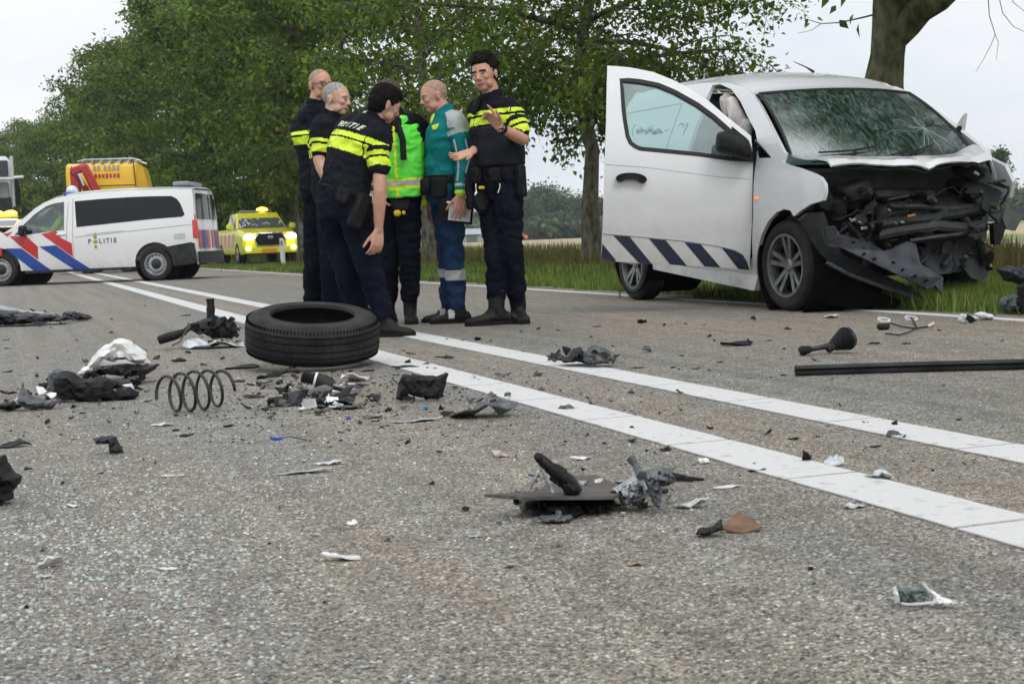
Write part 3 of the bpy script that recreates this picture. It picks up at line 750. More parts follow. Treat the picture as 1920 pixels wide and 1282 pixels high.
class Frame:
    def __init__(s, M): s.M = M; s.I = M.inverted(); s.o = s.I @ Vector((0, 0, CAM_H))
    def tr(s, px, py, axis, val):
        d = s.I.to_3x3() @ ray(px, py); t = (val - s.o[axis]) / d[axis]; return s.o + d * t
    def trS(s, px, py, surf, axis=1):
        v = surf(0, 1.0); p = None
        for _ in range(6):
            p = s.tr(px, py, axis, v); v = surf(p[0], p[2])
        return p

# ================================================================== crashed white van
VO = Vector((2.803, 10.423, 0)); VA = R(-71.31)
van = thing('crashed_van', 'white compact van with smashed front end and its side door standing open', 'van', VO, VA)
PIT = R(3.0)
Mb = Matrix.Translation((-2.7, 0, .3)) @ Matrix.Rotation(PIT, 4, 'Y') @ Matrix.Translation((2.7, 0, -.3))
MW = Matrix.Translation(VO) @ Matrix.Rotation(VA, 4, 'Z') @ Mb
FB = Frame(MW)
WZ = pch([(.2, .84), (.36, .865), (.5, .90), (.8, .925), (1.0, .92), (1.2, .895), (1.4, .835), (1.6, .755), (1.75, .69), (1.88, .62), (2.0, .55)])
def PX(x): return (1 - .16*max(0, x-.05)**2/.6) * (1 - .06*max(0, -3.0-x)**2/.36)
def SS(x, z): return -WZ(z)*PX(x)
def side_pt(x, z): return Vector((x, SS(x, z), z))
def side_ptL(x, z): return Vector((x, -SS(x, z), z))
def T(px, py):
    p = FB.trS(px, py, SS); return (p.x, p.z)
M_WHITE = bpy.data.materials.new('white_van_paint'); M_WHITE.use_nodes = True
def paint(m, col, dirt_shade, zlo=.2, zhi=1.0):
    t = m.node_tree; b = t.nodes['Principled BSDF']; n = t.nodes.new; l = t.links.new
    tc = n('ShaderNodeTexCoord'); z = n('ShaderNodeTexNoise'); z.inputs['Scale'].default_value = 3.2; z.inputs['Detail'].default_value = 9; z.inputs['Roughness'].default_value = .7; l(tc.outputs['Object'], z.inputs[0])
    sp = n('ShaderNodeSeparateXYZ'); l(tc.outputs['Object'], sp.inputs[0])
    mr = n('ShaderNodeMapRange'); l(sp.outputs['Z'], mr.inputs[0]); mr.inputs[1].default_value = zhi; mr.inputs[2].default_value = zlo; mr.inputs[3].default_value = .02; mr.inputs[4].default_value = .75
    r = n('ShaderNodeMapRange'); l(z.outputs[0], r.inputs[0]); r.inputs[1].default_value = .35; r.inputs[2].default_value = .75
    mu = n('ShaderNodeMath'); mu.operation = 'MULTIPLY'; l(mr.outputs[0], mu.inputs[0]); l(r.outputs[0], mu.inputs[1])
    mx = n('ShaderNodeMix'); mx.data_type = 'RGBA'; mx.inputs[6].default_value = (*col, 1); mx.inputs[7].default_value = (*dirt_shade, 1); l(mu.outputs[0], mx.inputs[0])
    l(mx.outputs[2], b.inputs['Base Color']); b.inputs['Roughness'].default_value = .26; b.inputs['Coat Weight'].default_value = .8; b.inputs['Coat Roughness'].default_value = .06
paint(M_WHITE, (.69, .70, .715), (.30, .27, .21), .15, 1.05)  # darker towards the sill: tan dirt plus road reflection painted into the colour
M_NAVY = mat('navy_decal', (.016, .024, .05), .45)

def arc(cx, cz, r, a0, a1, n=12): return [(cx+r*math.cos(R(a0+(a1-a0)*i/n)), cz+r*math.sin(R(a0+(a1-a0)*i/n))) for i in range(n+1)]
hingeT = T(1414, 306); hingeB = T(1416, 515)
archR = [T(*q) for q in ((1420, 528), (1418, 500), (1420, 470), (1428, 440), (1440, 415), (1456, 398), (1470, 392), (1482, 395), (1488, 406))]
fend = [T(*q) for q in ((1500, 396), (1520, 383), (1543, 376), (1547, 360), (1546, 345), (1538, 332), (1522, 323), (1500, 315), (1478, 309), (1466, 303))]
apil = [T(*q) for q in ((1471, 288), (1458, 262), (1440, 225), (1424, 195), (1413, 178))]
roofl = [(-.98, 1.775), (-1.3, 1.825), (-1.8, 1.855), (-2.5, 1.86), (-2.9, 1.85), (-3.12, 1.82)]
rear = [(-3.20, 1.70), (-3.24, 1.25), (-3.27, .9), (-3.27, .55), (-3.22, .42)]
rearch = [(-3.12, .42)] + arc(-2.7, .44, .40, 180+2, -2, 14) + [(-2.29, .38)]
outer = archR + fend + apil + roofl + rear + rearch + [(-1.5, .365), (-.6, .36)]
open_ = [T(*q) for q in ((1418, 300), (1421, 270), (1416, 245), (1400, 215), (1388, 190), (1372, 168), (1350, 158), (1336, 160))]
pB = open_[-1]
hole = open_ + [(pB[0]-.02, 1.2), (pB[0]-.04, .6), (pB[0]-.02, .45), (-.62, .44), (-.46, .50), (-.40, .8)]
mb = panel(outer, [hole], side_pt, .07, .03, normal=Vector((0, -1, 0)))
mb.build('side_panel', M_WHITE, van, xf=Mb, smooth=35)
# mirrored far side, slightly simplified
archL = arc(.03, .46, .41, 180, 35, 12)
outL = [(-.38, .40)] + [q for q in archL if q[0] < .16] + [(.16, .9), (.20, 1.02), (.12, 1.14), (-.05, 1.2), (-.07, 1.25), (-.42, 1.48), (-.79, 1.71)] + roofl + rear + rearch + [(-1.5, .365)]
winL = [(-.30, 1.22), (-.45, 1.36), (-.80, 1.60), (-1.05, 1.68), (-1.36, 1.70), (-1.40, 1.2)]
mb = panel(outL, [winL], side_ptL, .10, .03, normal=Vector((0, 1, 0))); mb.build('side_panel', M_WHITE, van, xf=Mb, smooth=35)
mb = panel(winL, [], lambda x, z: side_ptL(x, z) - Vector((0, .012, 0)), .2, .004, normal=Vector((0, 1, 0))); mb.build('side_window', M_GLT, van, xf=Mb)
# panel gap and sill
mb = MB()
for (a, b) in (((-2.02, 1.70), (-2.02, .5)), ((-2.02, 1.70), (-3.3, 1.66)), ((-2.9, .95), (-1.5, .98))):
    P = [side_pt(a[0]+(b[0]-a[0])*t/10, a[1]+(b[1]-a[1])*t/10) + Vector((0, -.001, 0)) for t in range(11)]; mb.tube(P, .004, 5)
mb.build('panel_gap', M_DGREY, van, xf=Mb)
# windshield
def wtop(u): return Vector((-.66-.13*u*u, .665*u, 1.738-.025*u*u))
def wbot(u): return Vector((.16-.27*abs(u)**2.2, .775*u, 1.185+.05*u*u))
def wsh(a, b):
    u = a*2-1; p = wbot(u).lerp(wtop(u), b); bul = 4*b*(1-b)*.03
    return p + Vector((bul*.6, 0, bul))
M_WS = glass_mat('windscreen', (.34, .54, .50), .26, haze=.22, hazecol=(.34, .56, .53), refl_streak=(2.5, 16.0, 5.0))  # streaky teal diffuse layer imitates tree and sky reflections
grid_mb(wsh, 24, 12, .006).build('windscreen', M_WS, van, xf=Mb, smooth=60)
rr = random.Random(8); M_CRK = mat('added_crack_pale', (.42, .55, .53), .3)  # crack star is added; its pale lines imitate bright streaks on the screen
for (ca_, cb_, nn_) in ((.76, .36, 30),):
    for k in range(nn_):
        th_ = 2*math.pi*k/nn_ + rr.uniform(-.2, .2); L_ = rr.uniform(.08, .34); P = []
        for t in range(7):
            th_ += rr.uniform(-.16, .16); P.append((ca_+math.cos(th_)*L_*t/6*.8, cb_+math.sin(th_)*L_*t/6*1.4))
        P = [(a_, b_) for a_, b_ in P if .03 < a_ < .97 and .04 < b_ < .96]
        if len(P) > 2: mb = MB(); mb.tube([wsh(a_, b_) + Vector((.002, 0, .003)) for a_, b_ in P], .0009, 3); mb.build('added_crack', M_CRK, van, xf=Mb)
def rimf(a, t): # black border of the screen
    pass
mb = MB(); ring = []
for i in range(25): ring.append(wsh(i/24, 1))
for i in range(11, -1, -1): ring.append(wsh(1, i/12))
for i in range(23, -1, -1): ring.append(wsh(i/24, 0))
for i in range(1, 12): ring.append(wsh(0, i/12))
mb.tube([p + Vector((.002, 0, .002)) for p in ring] + [ring[0]], .011, 6); mb.build('windscreen_seal', M_RUB, van, xf=Mb)
mb = MB()
for s in (-.35, .30):
    P = [wsh((s+1)/2-.22+.5*t/8*.5+.05*math.sin(t*.3), .05+.10*t/8) + Vector((.012, 0, .014)) for t in range(9)]; mb.tube(P, .007, 5)
    mb.tube([wsh((s+1)/2-.1, .0), P[4]], .009, 5)
mb.build('wiper', M_BLKP, van, xf=Mb)
# roof
zr = pch([(-3.12, 1.82), (-2.9, 1.85), (-2.5, 1.86), (-1.8, 1.855), (-1.3, 1.825), (-.98, 1.775), (-.79, 1.715)])
def roof(a, b):
    u = a*2-1; xt = wtop(u).x; x = xt + (-3.14-xt)*b; ed = zr(min(x, -.79)); ys = abs(SS(x, ed))-.004
    zc = pch([(-3.14, 1.88), (-2.9, 1.915), (-2.4, 1.94), (-1.6, 1.93), (-1.1, 1.875), (-.85, 1.81), (-.64, 1.738)])(x)
    y = u*ys; z = ed + (zc-ed)*(1-abs(u)**3)
    if b == 0: return wtop(u) + Vector((0, 0, .004))
    k = min(1, b*10); w = wtop(u).lerp(Vector((x, y, z)), k)
    return Vector((x, w.y, max(z*k + wtop(u).z*(1-k), 0)))
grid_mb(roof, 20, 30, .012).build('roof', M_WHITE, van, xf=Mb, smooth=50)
mb = MB(); mb.tube([Vector((-.95, -.1, 1.89)), Vector((-1.05, -.1, 1.93)), Vector((-1.25, -.1, 1.99))], [.012, .006, .003], 6)
mb.build('antenna', M_BLKP, van, xf=Mb)
def rear_s(a, b): u = a*2-1; z = .45 + (1.84-.45)*b; x = interp(z, [(.42, -3.22), (.55, -3.27), (.9, -3.27), (1.25, -3.24), (1.7, -3.2), (1.84, -3.13)]); return Vector((x-.03*(1-u*u), u*(abs(SS(x, z))-.004), z))
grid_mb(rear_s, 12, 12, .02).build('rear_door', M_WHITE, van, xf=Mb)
# floor, bulkhead, cabin
mb = MB(); mb.box((-1.7, 0, .40), (3.6, 1.6, .07)); mb.box((-1.9, -.76, .345), (2.9, .05, .06)); mb.build('underbody', M_VOID, van, xf=Mb)
mb = MB(); mb.prism([(-2.28, .30), (-.48, .25), (-.42, .36), (-2.3, .365)], (0, -.875, 0), (1, 0, 0), (0, 0, 1), (0, .05, 0)); mb.build('sill', M_WHITE, van, xf=Mb)
mb = MB(); mb.box((-2.25, .1, .30), (.5, .7, .16), bev=.04); mb.tube([(-2.0, -.35, .32), (-1.2, -.3, .31), (-.6, -.2, .33)], .03, 8); mb.box((-1.75, -.45, .30), (.28, .14, .12), bev=.03); mb.build('exhaust', M_BLKP, van, xf=Mb)
M_CAB = mat('cabin_grey', (.055, .057, .06), .8, col2=(.085, .087, .09), scale=8)
mb = MB(); mb.box((-1.66, 0, 1.05), (.04, 1.45, 1.3)); mb.build('bulkhead', M_CAB, van, xf=Mb)
mb = MB(); mb.prism([(-.15, .6), (.05, .6), (.10, 1.12), (-.15, 1.17), (-.5, 1.10), (-.52, .9), (-.3, .6)], (0, -.78, 0), (1, 0, 0), (0, 0, 1), (0, 1.56, 0)); mb.build('dashboard', M_CAB, van, xf=Mb)
for y in (-.40, .40):
    mb = MB(); mb.box((-1.12, y, .72), (.5, .5, .18), bev=.06); mb.box((-1.42, y, 1.08), (.16, .48, .62), Matrix.Rotation(R(-12), 3, 'Y'), bev=.06); mb.box((-1.50, y, 1.47), (.10, .26, .18), bev=.04)
    mb.build('seat', M_CAB, van, xf=Mb)
mb = MB(); ct = Vector((-.62, .40, 1.10)); Ms = Matrix.Rotation(R(-62), 3, 'Y'); pts = [ct + Ms @ Vector((.18*math.cos(t*math.pi/12), .18*math.sin(t*math.pi/12), 0)) for t in range(25)]
mb.tube(pts, .014, 6); mb.ell(ct, .06, .06, .03, Ms); mb.build('steering_wheel', M_BLKP, van, xf=Mb)
M_BAG = mat('airbag_cloth', (.62, .55, .52), .85, col2=(.80, .76, .74), scale=7, bump=.6, bscale=16)
def wrinkle(mb_v, amp, sc_, seed=0):
    o = Vector((seed*7.1, seed*3.3, 0)); return [Vector(v) + noise.noise_vector((Vector(v)+o)*sc_)*amp + noise.noise_vector((Vector(v)+o)*sc_*2.7)*amp*.35 for v in mb_v]
def airbag(c, rx, ry, rz, rotm, seed, name='airbag', mm=None, parent=None, xf=None, amp=.03):
    mb = MB(); mb.ell(c, rx, ry, rz, rotm, n=28, rows=20); mb.v = [tuple(v) for v in wrinkle(mb.v, amp, 6, seed)]
    return mb.build(name, mm or M_BAG, parent or van, xf=xf if xf is not None else Mb, smooth=80)
p = FB.tr(1383, 212, 1, -.66); airbag(p, .085, .06, .19, Matrix.Rotation(R(-48), 3, 'Y'), 1)
p = FB.tr(1365, 196, 1, -.60); airbag(p, .10, .05, .10, Matrix.Rotation(R(-40), 3, 'Y'), 2)
p = FB.tr(1400, 240, 1, -.66); airbag(p, .05, .04, .08, Matrix.Rotation(R(-30), 3, 'Y'), 4)
p = FB.tr(1360, 285, 1, -.55); airbag(p, .14, .08, .15, Matrix.Rotation(R(-20), 3, 'Y'), 3, mm=mat('seat_cloth_grey', (.25, .26, .27), .9))
airbag(Vector((-.72, .40, 1.2)), .14, .24, .22, Matrix.Identity(3), 5)
airbag(Vector((-.5, -.38, 1.17)), .12, .28, .12, Matrix.Identity(3), 6)
airbag(Vector((-.62, .30, 1.12)), .10, .22, .13, Matrix.Identity(3), 9)
# door frame lining (black) behind the opening edge
mb = MB(); P = [Vector((x+.0, SS(x, z)+.03, z)) for x, z in open_]; mb.tube(P, .016, 6); mb.build('door_seal', M_RUB, van, xf=Mb)
mb = MB(); mb.prism([(q[0], q[1]) for q in [T(1424, 262), T(1447, 297), T(1424, 302)]], (0, SS(-.15, 1.25)-.004, 0), (1, 0, 0), (0, 0, 1), (0, .012, 0)); mb.build('quarter_window', M_GLD, van, xf=Mb)
# indicator lamp
p = FB.trS(1415.5, 372, SS); q2 = side_pt(p.x, p.z); mb = MB(); mb.ell(q2+Vector((.03, -.004, 0)), .030, .012, .014); mb.build('side_indicator', mat('amber_lens', (.9, .32, .08), .3, emit=.5), van, xf=Mb)

# ---------------- open door
AL = R(70)
dD = Vector((-math.cos(AL), -math.sin(AL), 0)); dN = Vector((math.sin(AL), -math.cos(AL), 0))
H0 = Vector((hingeT[0]-.005, -.915, 0))
Md = Mb @ Matrix(((dD.x, dN.x, 0, H0.x), (dD.y, dN.y, 0, H0.y), (0, 0, 1, 0), (0, 0, 0, 1)))
FD = Frame(Matrix.Translation(VO) @ Matrix.Rotation(VA, 4, 'Z') @ Md)
def DS(s, z): return WZ(z) - .915 + .004*math.sin(max(0, min(1, s))*3.1)
def dp(s, z): return Vector((s, DS(s, z) - (.012 if z < .66 and z > .4 else 0)*0, z))
def TD(px, py): p = FD.trS(px, py, DS); return (p.x, p.z)
def z3(x, y): return TD(1100+x/4.8, 100+y/4.8)
def z4(x, y): return TD(1100+x/4.8, 340+y/4.8)
dout = [z4(1470, 800), z4(1468, 720), TD(1410, 420), TD(1411, 350), TD(1412, 306), z3(1480, 745), z3(1400, 680), z3(1250, 562), z3(1100, 432), z3(950, 332), z3(780, 242), z3(600, 170), z3(400, 130), z3(270, 117), z3(186, 113), z3(180, 300), z3(175, 600), z3(160, 1000), TD(1131, 400), z4(140, 480), z4(130, 690), z4(250, 722), z4(560, 742), z4(900, 757), z4(1200, 777)]
glass = [z3(*q) for q in ((300, 232), (380, 228), (480, 238), (650, 272), (800, 335), (1000, 447), (1150, 557), (1290, 680), (1400, 770), (1455, 850), (1478, 972), (1300, 965), (1000, 922), (700, 893), (480, 872), (430, 850), (385, 815), (355, 750), (330, 600), (318, 500))]
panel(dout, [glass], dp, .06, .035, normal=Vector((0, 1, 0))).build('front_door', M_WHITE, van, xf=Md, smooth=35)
door = [o for o in van.children if o.name.startswith('front_door')][0]; door['label'] = 'open side door with navy and white diagonal stripes along its foot'
def scale_poly(poly, k):
    n = len(poly); out_ = []
    area = sum(poly[i][0]*poly[(i+1) % n][1]-poly[(i+1) % n][0]*poly[i][1] for i in range(n)); sg = 1 if area > 0 else -1
    for i in range(n):
        a, b, c = Vector(poly[i-1]), Vector(poly[i]), Vector(poly[(i+1) % n]); d1 = (b-a).normalized(); d2 = (c-b).normalized()
        nn = Vector((d1.y+d2.y, -(d1.x+d2.x))); nn = nn.normalized() if nn.length > 1e-6 else Vector((d1.y, -d1.x)); out_.append(tuple(b + nn*k*sg))
    return out_
gi = scale_poly(glass, -.026)
so = scale_poly(glass, .004)
panel(so, [gi], lambda s, z: dp(s, z) + Vector((0, .003, 0)), .06, .045, normal=Vector((0, 1, 0))).build('window_frame', M_RUB, door, xf=Md)
panel(scale_poly(glass, -.02), [], lambda s, z: dp(s, z) - Vector((0, .014, 0)), .12, .004, normal=Vector((0, 1, 0))).build('door_glass', M_GLT, door, xf=Md)
# inside lining of the door
panel([z4(1450, 780), TD(1405, 330), TD(1260, 300), TD(1150, 290), TD(1137, 400), z4(180, 680)], [], lambda s, z: dp(s, z) - Vector((0, .04, 0)), .1, .05, normal=Vector((0, 1, 0))).build('door_lining', M_DGREY, door, xf=Md)
for poly in ([(142, 562), (265, 712), (250, 722), (131, 690)], [(240, 487), (385, 497), (585, 742), (470, 735)], [(560, 514), (710, 530), (900, 756), (752, 748)], [(880, 548), (1025, 566), (1205, 776), (1062, 766)], [(1215, 597), (1330, 625), (1405, 662), (1440, 720), (1466, 796), (1365, 789)]):
    pl = [z4(*q) for q in poly]
    panel(pl, [], lambda s, z: dp(s, z) + Vector((0, .0025, 0)), .05, .002, normal=Vector((0, 1, 0))).build('stripe', M_NAVY, door, xf=Md, smooth=None)
# creases
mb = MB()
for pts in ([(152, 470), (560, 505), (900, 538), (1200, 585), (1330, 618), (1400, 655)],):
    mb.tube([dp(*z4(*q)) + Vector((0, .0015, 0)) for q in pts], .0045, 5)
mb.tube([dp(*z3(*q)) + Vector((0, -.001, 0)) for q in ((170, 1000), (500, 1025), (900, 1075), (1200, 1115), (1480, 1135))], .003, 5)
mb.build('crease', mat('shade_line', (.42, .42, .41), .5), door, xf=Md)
h = [z3(255, 1118), z3(300, 1082), z3(400, 1072), z3(500, 1090), z3(545, 1130), z3(520, 1170), z3(480, 1168), z3(450, 1140), z3(340, 1135), z3(310, 1160), z3(270, 1150)]
mb = MB(); mb.prism(smooth_poly(h), (0, 0.015, 0), (1, 0, 0), (0, 0, 1), (0, .035, 0)); mb.build('door_handle', M_BLKP, door, xf=Md)
mir = [z3(1145, 740), z3(1165, 715), z3(1215, 703), z3(1290, 705), z3(1360, 730), z3(1400, 760), z3(1440, 800), z3(1475, 940), z3(1440, 965), z3(1350, 940), z3(1290, 925), z3(1180, 900), z3(1140, 870)]
mb = MB(); mp_ = smooth_poly(mir)
cxm = sum(p[0] for p in mp_)/len(mp_); czm = sum(p[1] for p in mp_)/len(mp_); secs = []
vs = []; n_ = len(mp_)
for k, (sc_, off) in enumerate(((.6, .03), (.97, .035), (1, .06), (.98, .12), (.88, .16), (.6, .185), (.2, .195))):
    vs += [Vector((cxm+(x-cxm)*sc_, off, czm+(z-czm)*sc_)) for x, z in mp_]
fs = [(k*n_+i, k*n_+(i+1) % n_, (k+1)*n_+(i+1) % n_, (k+1)*n_+i) for k in range(6) for i in range(n_)] + [tuple(range(n_)), tuple(6*n_+i for i in range(n_))]
mb.add(vs, fs); mb.build('door_mirror', M_BLKP, door, xf=Md, smooth=50)
tri = [z3(1290, 665), z3(1420, 765), z3(1470, 850), z3(1500, 975), z3(1300, 962)]
mb = MB(); mb.prism(tri, (0, -.02, 0), (1, 0, 0), (0, 0, 1), (0, .045, 0)); mb.build('mirror_base', M_BLKP, door, xf=Md)
# marker scribble on the glass: illegible handwritten strokes
def strokes(): 
    rr = random.Random(3); out_ = []
    def S(pts): out_.append(pts)
    S([(440, 640), (415, 680), (412, 720), (425, 750)])
    x = 450
    for k in range(11):
        w = rr.uniform(16, 24); y0 = 700+rr.uniform(-8, 8)
        S([(x, y0+30), (x+w*.2, y0-15-rr.uniform(0, 20)), (x+w*.5, y0+rr.uniform(0, 25)), (x+w*.8, y0-10), (x+w, y0+22)]); x += w
    S([(590, 665), (600, 640)]); S([(600, 715), (690, 712)])
    S([(830, 650), (850, 630), (872, 640), (865, 665)]); S([(885, 655), (905, 625), (912, 645), (900, 665), (880, 700), (872, 740)])
    S([(700, 700), (735, 690)])
    return out_
mb = MB()
for s_ in strokes(): mb.tube([dp(*z3(*q)) - Vector((0, .0125, 0)) for q in s_], .0028, 4)
mb.build('marker_scribble', mat('marker_ink', (.22, .32, .32), .6), door, xf=Md)['kind'] = 'stuff'

# ---------------- wheels
wheel(van, (0, -.79, .325), .325, .205, .215, -1, steer=R(4)); wheel(van, (-2.7, -.79, .325), .325, .205, .215, -1)
wheel(van, (-.20, .64, .325), .325, .205, .215, 1, steer=R(-6)); wheel(van, (-2.7, .79, .325), .325, .205, .215, 1)
for x, y in ((.02, -.62), (-2.7, -.62), (-2.7, .62)):
    mb = MB(); M = Matrix.Rotation(R(-90), 3, 'X'); mb.lathe([(.40, -.28), (.40, .28), (.39, .28), (.39, -.28)], (x, y, .46), M, 28, closed=True)
    mb.lathe([(.001, -.0), (.38, 0), (.38, .01), (.001, .01)], (x, y*.62, .46), M, 28)
    o = mb.build('wheel_housing', M_VOID, van, xf=Mb)
# ---------------- bonnet, crumpled
def bonnet(a, b):
    u = a*2-1; y = u*(.80 - .12*b*max(0, u))
    xr = wbot(u).x + .03; zr_ = 1.205+.03*u*u
    xf = .52 - .10*u*u - .14*max(0, u)**2 + .05*math.sin(u*5+1); zf = 1.185 + .012*math.sin(u*6) + (.03*math.exp(-((u-.78)/.16)**2)) - .9*max(0, u-.86)
    x = xr + (xf-xr)*b; z = zr_ + (zf-zr_)*b**1.1
    z += .06*math.exp(-((u-.72)/.24)**2)*math.sin(b*math.pi)**.8 + .02*math.sin(u*9+b*5)*b*(1-b)*2
    z -= .03*math.exp(-((u+.1)/.05)**2)*b
    z += noise.noise(Vector((x*7, y*7, 3)))*.012*b + noise.noise(Vector((x*18, y*18, 3)))*.005*b
    if b > .92: z -= (b-.92)*.35
    return Vector((x, y, z))
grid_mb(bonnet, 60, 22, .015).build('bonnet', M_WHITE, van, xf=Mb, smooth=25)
def bonnet_in(a, b): p = bonnet(.03+a*.94, .35+b*.63); return p - Vector((0, 0, .028 + .012*(1 if (int(a*14) % 2) else 0)))
grid_mb(bonnet_in, 40, 4, .01).build('bonnet_liner', M_DGREY, van, xf=Mb, smooth=20)
# far fender flap and upright mirror remnant on the far side
p0 = FB.tr(1787, 262, 1, .80)
mb = MB(); Yf = .82
def tx(px, py, y): p = FB.tr(px, py, 1, y); return (p.x, p.z)
mb.prism([tx(1790, 266, Yf), tx(1783, 250, Yf), tx(1795, 232, Yf), tx(1808, 213, Yf), tx(1804, 240, Yf), tx(1800, 266, Yf)], (0, Yf, 0), (1, 0, 0), (0, 0, 1), (0, .03, 0)); mb.build('bent_panel', M_WHITE, van, xf=Mb)
mb = MB(); mb.prism([tx(1793, 264, Yf), tx(1797, 248, Yf), tx(1804, 236, Yf), tx(1805, 264, Yf)], (0, Yf-.04, 0), (1, 0, 0), (0, 0, 1), (0, .035, 0)); mb.build('mirror_remnant', M_BLKP, van, xf=Mb)

# ---------------- wreckage of the front (traced at their own depths in the van frame)
def q6(x, y): return (1440+x/4, 280+y/4)
def XP(poly, x, depth=.04, jit=.0):  # outline on plane x=const
    mb = MB(); P = [FB.tr(*q6(*q), 0, x) for q in poly]
    mb.prism([(p.y, p.z) for p in P], (x, 0, 0), (0, 1, 0), (0, 0, 1), (-depth, 0, 0)); return mb
def XPv(poly, xs, depth=.03):  # outline with own x per vertex
    P = [FB.tr(*q6(*q), 0, x) for q, x in zip(poly, xs)]; n = len(P); mb = MB()
    Q = [p - Vector((depth, 0, 0)) for p in P]
    tris = geometry.tessellate_polygon([[Vector((p.y, p.z, 0)) for p in P]])
    mb.add(P+Q, list(tris) + [(t[2]+n, t[1]+n, t[0]+n) for t in tris] + [(i, (i+1) % n, (i+1) % n+n, i+n) for i in range(n)]); return mb
M_SLATE = mat('slate_plastic', (.024, .027, .035), .6, spec=.3, col2=(.06, .064, .074), scale=11, bump=.6, bscale=45)
M_OLIVE = mat('grey_green_plastic', (.07, .075, .062), .65, col2=(.11, .115, .10), scale=8)
M_ALU = mat('cast_aluminium', (.42, .42, .42), .45, metal=.8, col2=(.2, .2, .2), scale=20, bump=.5, bscale=60)
M_DMET = mat('dark_metal', (.025, .025, .026), .5, metal=.6, col2=(.06, .057, .054), scale=12, bump=.4, bscale=50)
mb = MB(); mb.box((-.06, 0, .80), (.06, 1.5, .75)); mb.build('firewall', M_VOID, van, xf=Mb)
mb = MB(); mb.box((.16, .05, .72), (.34, .75, .42), bev=.05); mb.box((.20, -.12, .96), (.30, .5, .07), bev=.02); mb.cyl((.25, .35, .6), (.36, .35, .6), .10, n=20); mb.cyl((.25, .1, .55), (.37, .1, .55), .07, n=20); mb.build('engine', M_DMET, van, xf=Mb)
mb = MB(); mb.box((.1, -.62, .86), (.34, .16, .2), bev=.03); mb.box((.28, -.52, .98), (.24, .22, .14), Matrix.Rotation(.3, 3, 'X'), bev=.03); mb.build('air_box', M_BLKP, van, xf=Mb)
mb = MB(); mb.box((.0, .58, .82), (.4, .14, .3), bev=.03); mb.box((.22, .50, .98), (.28, .26, .12), Matrix.Rotation(-.35, 3, 'X'), bev=.03); mb.build('battery_box', M_BLKP, van, xf=Mb)
XPv([(1120, 650), (1490, 615), (1530, 720), (1500, 905), (1290, 940), (1180, 870)], [.40, .46, .48, .52, .55, .5], .05).build('radiator', mat('radiator_grey', (.03, .031, .033), .6, bump=.5, bscale=200), van, xf=Mb)
b1 = XPv([(430, 590), (500, 575), (540, 640), (620, 655), (760, 700), (880, 765), (960, 740), (1050, 690), (1110, 710), (1145, 860), (1230, 905), (1315, 960), (1310, 1085), (1255, 1020), (1190, 1045), (1000, 950), (860, 885), (600, 760), (560, 740), (455, 725), (425, 650)],
    [.52, .52, .56, .60, .62, .64, .62, .58, .58, .66, .72, .78, .80, .78, .76, .74, .70, .62, .6, .54, .52], .035)
ob = b1.build('bumper_carrier', M_SLATE, van, xf=Mb, label='slate grey torn bumper carrier hanging diagonally across the nose')
rr0 = random.Random(5)
for (x, y, dx) in ((640, 700, .62), (720, 785, .655), (800, 820, .67), (1010, 905, .745), (1100, 950, .765), (1185, 985, .78), (940, 850, .70)):
    c = FB.tr(*q6(x, y), 0, dx+.004); mb = MB(); mb.box(c, (.006, .026, .014), Matrix.Rotation(rr0.uniform(-.5, .5), 3, 'X')); mb.build('slot', M_VOID, ob, xf=Mb)
XPv([(235, 530), (300, 480), (420, 470), (500, 690), (560, 790), (760, 895), (1000, 1000), (1200, 1125), (1190, 1172), (1000, 1082), (560, 905), (470, 850), (380, 770), (300, 640)], [.34, .36, .40, .44, .48, .52, .58, .64, .64, .6, .52, .5, .42, .36], .03).build('bumper_skin', M_BLKP, van, xf=Mb)
XPv([(330, 560), (420, 640), (540, 900), (760, 1050), (1060, 1150), (980, 1180), (600, 1185), (390, 1150), (370, 900)], [.34, .34, .38, .44, .5, .5, .42, .34, .30], .02).build('under_nose_shade', M_VOID, van, xf=Mb)  # black sheet standing in for the deep shade below the nose
mb = MB(); mb.tube([FB.tr(*q6(x, y), 0, d) for x, y, d in ((440, 850, .54), (620, 945, .56), (860, 1030, .6), (1040, 1090, .64), (1195, 1165, .68))], .014, 7); mb.build('lower_trim', M_SLATE, van, xf=Mb)
def xt(pts, r, name, mm, fl=1.0, n=8): mb = MB(); mb.tube([FB.tr(*q6(x, y), 0, d) for x, y, d in pts], r, n, flat=fl); return mb.build(name, mm, van, xf=Mb)
xt([(900, 435, .46), (1130, 430, .50), (1340, 450, .52), (1540, 440, .5), (1690, 415, .44)], .022, 'cross_member', M_DGREY)
xt([(760, 580, .52), (940, 545, .55), (1200, 520, .58), (1440, 480, .56), (1640, 440, .5)], .026, 'cross_member', M_BLKP, 1.4)
xt([(820, 640, .54), (1020, 600, .57), (1260, 570, .6), (1480, 590, .58), (1600, 570, .52)], .03, 'impact_beam', M_DGREY, 1.5)
xt([(1060, 690, .56), (1250, 660, .6), (1430, 640, .6), (1560, 600, .56)], .022, 'cross_member', M_DMET)
xt([(1350, 455, .5), (1480, 530, .55), (1560, 620, .56), (1600, 740, .55), (1620, 860, .52)], .03, 'bracket', M_BLKP)
xt([(1600, 750, .5), (1650, 820, .52), (1670, 880, .52)], .012, 'silver_strip', M_ALU)
XPv([(1780, 440), (1850, 430), (1920, 492), (1855, 612), (1790, 600), (1760, 520)], [.42, .42, .40, .42, .45, .45], .02).build('torn_corner_panel', M_OLIVE, van, xf=Mb, label='grey green bumper corner flap sticking out at the far side')
XPv([(1690, 560), (1760, 540), (1780, 600), (1740, 720), (1700, 715)], [.5]*5, .05).build('hanging_bracket', M_BLKP, van, xf=Mb)
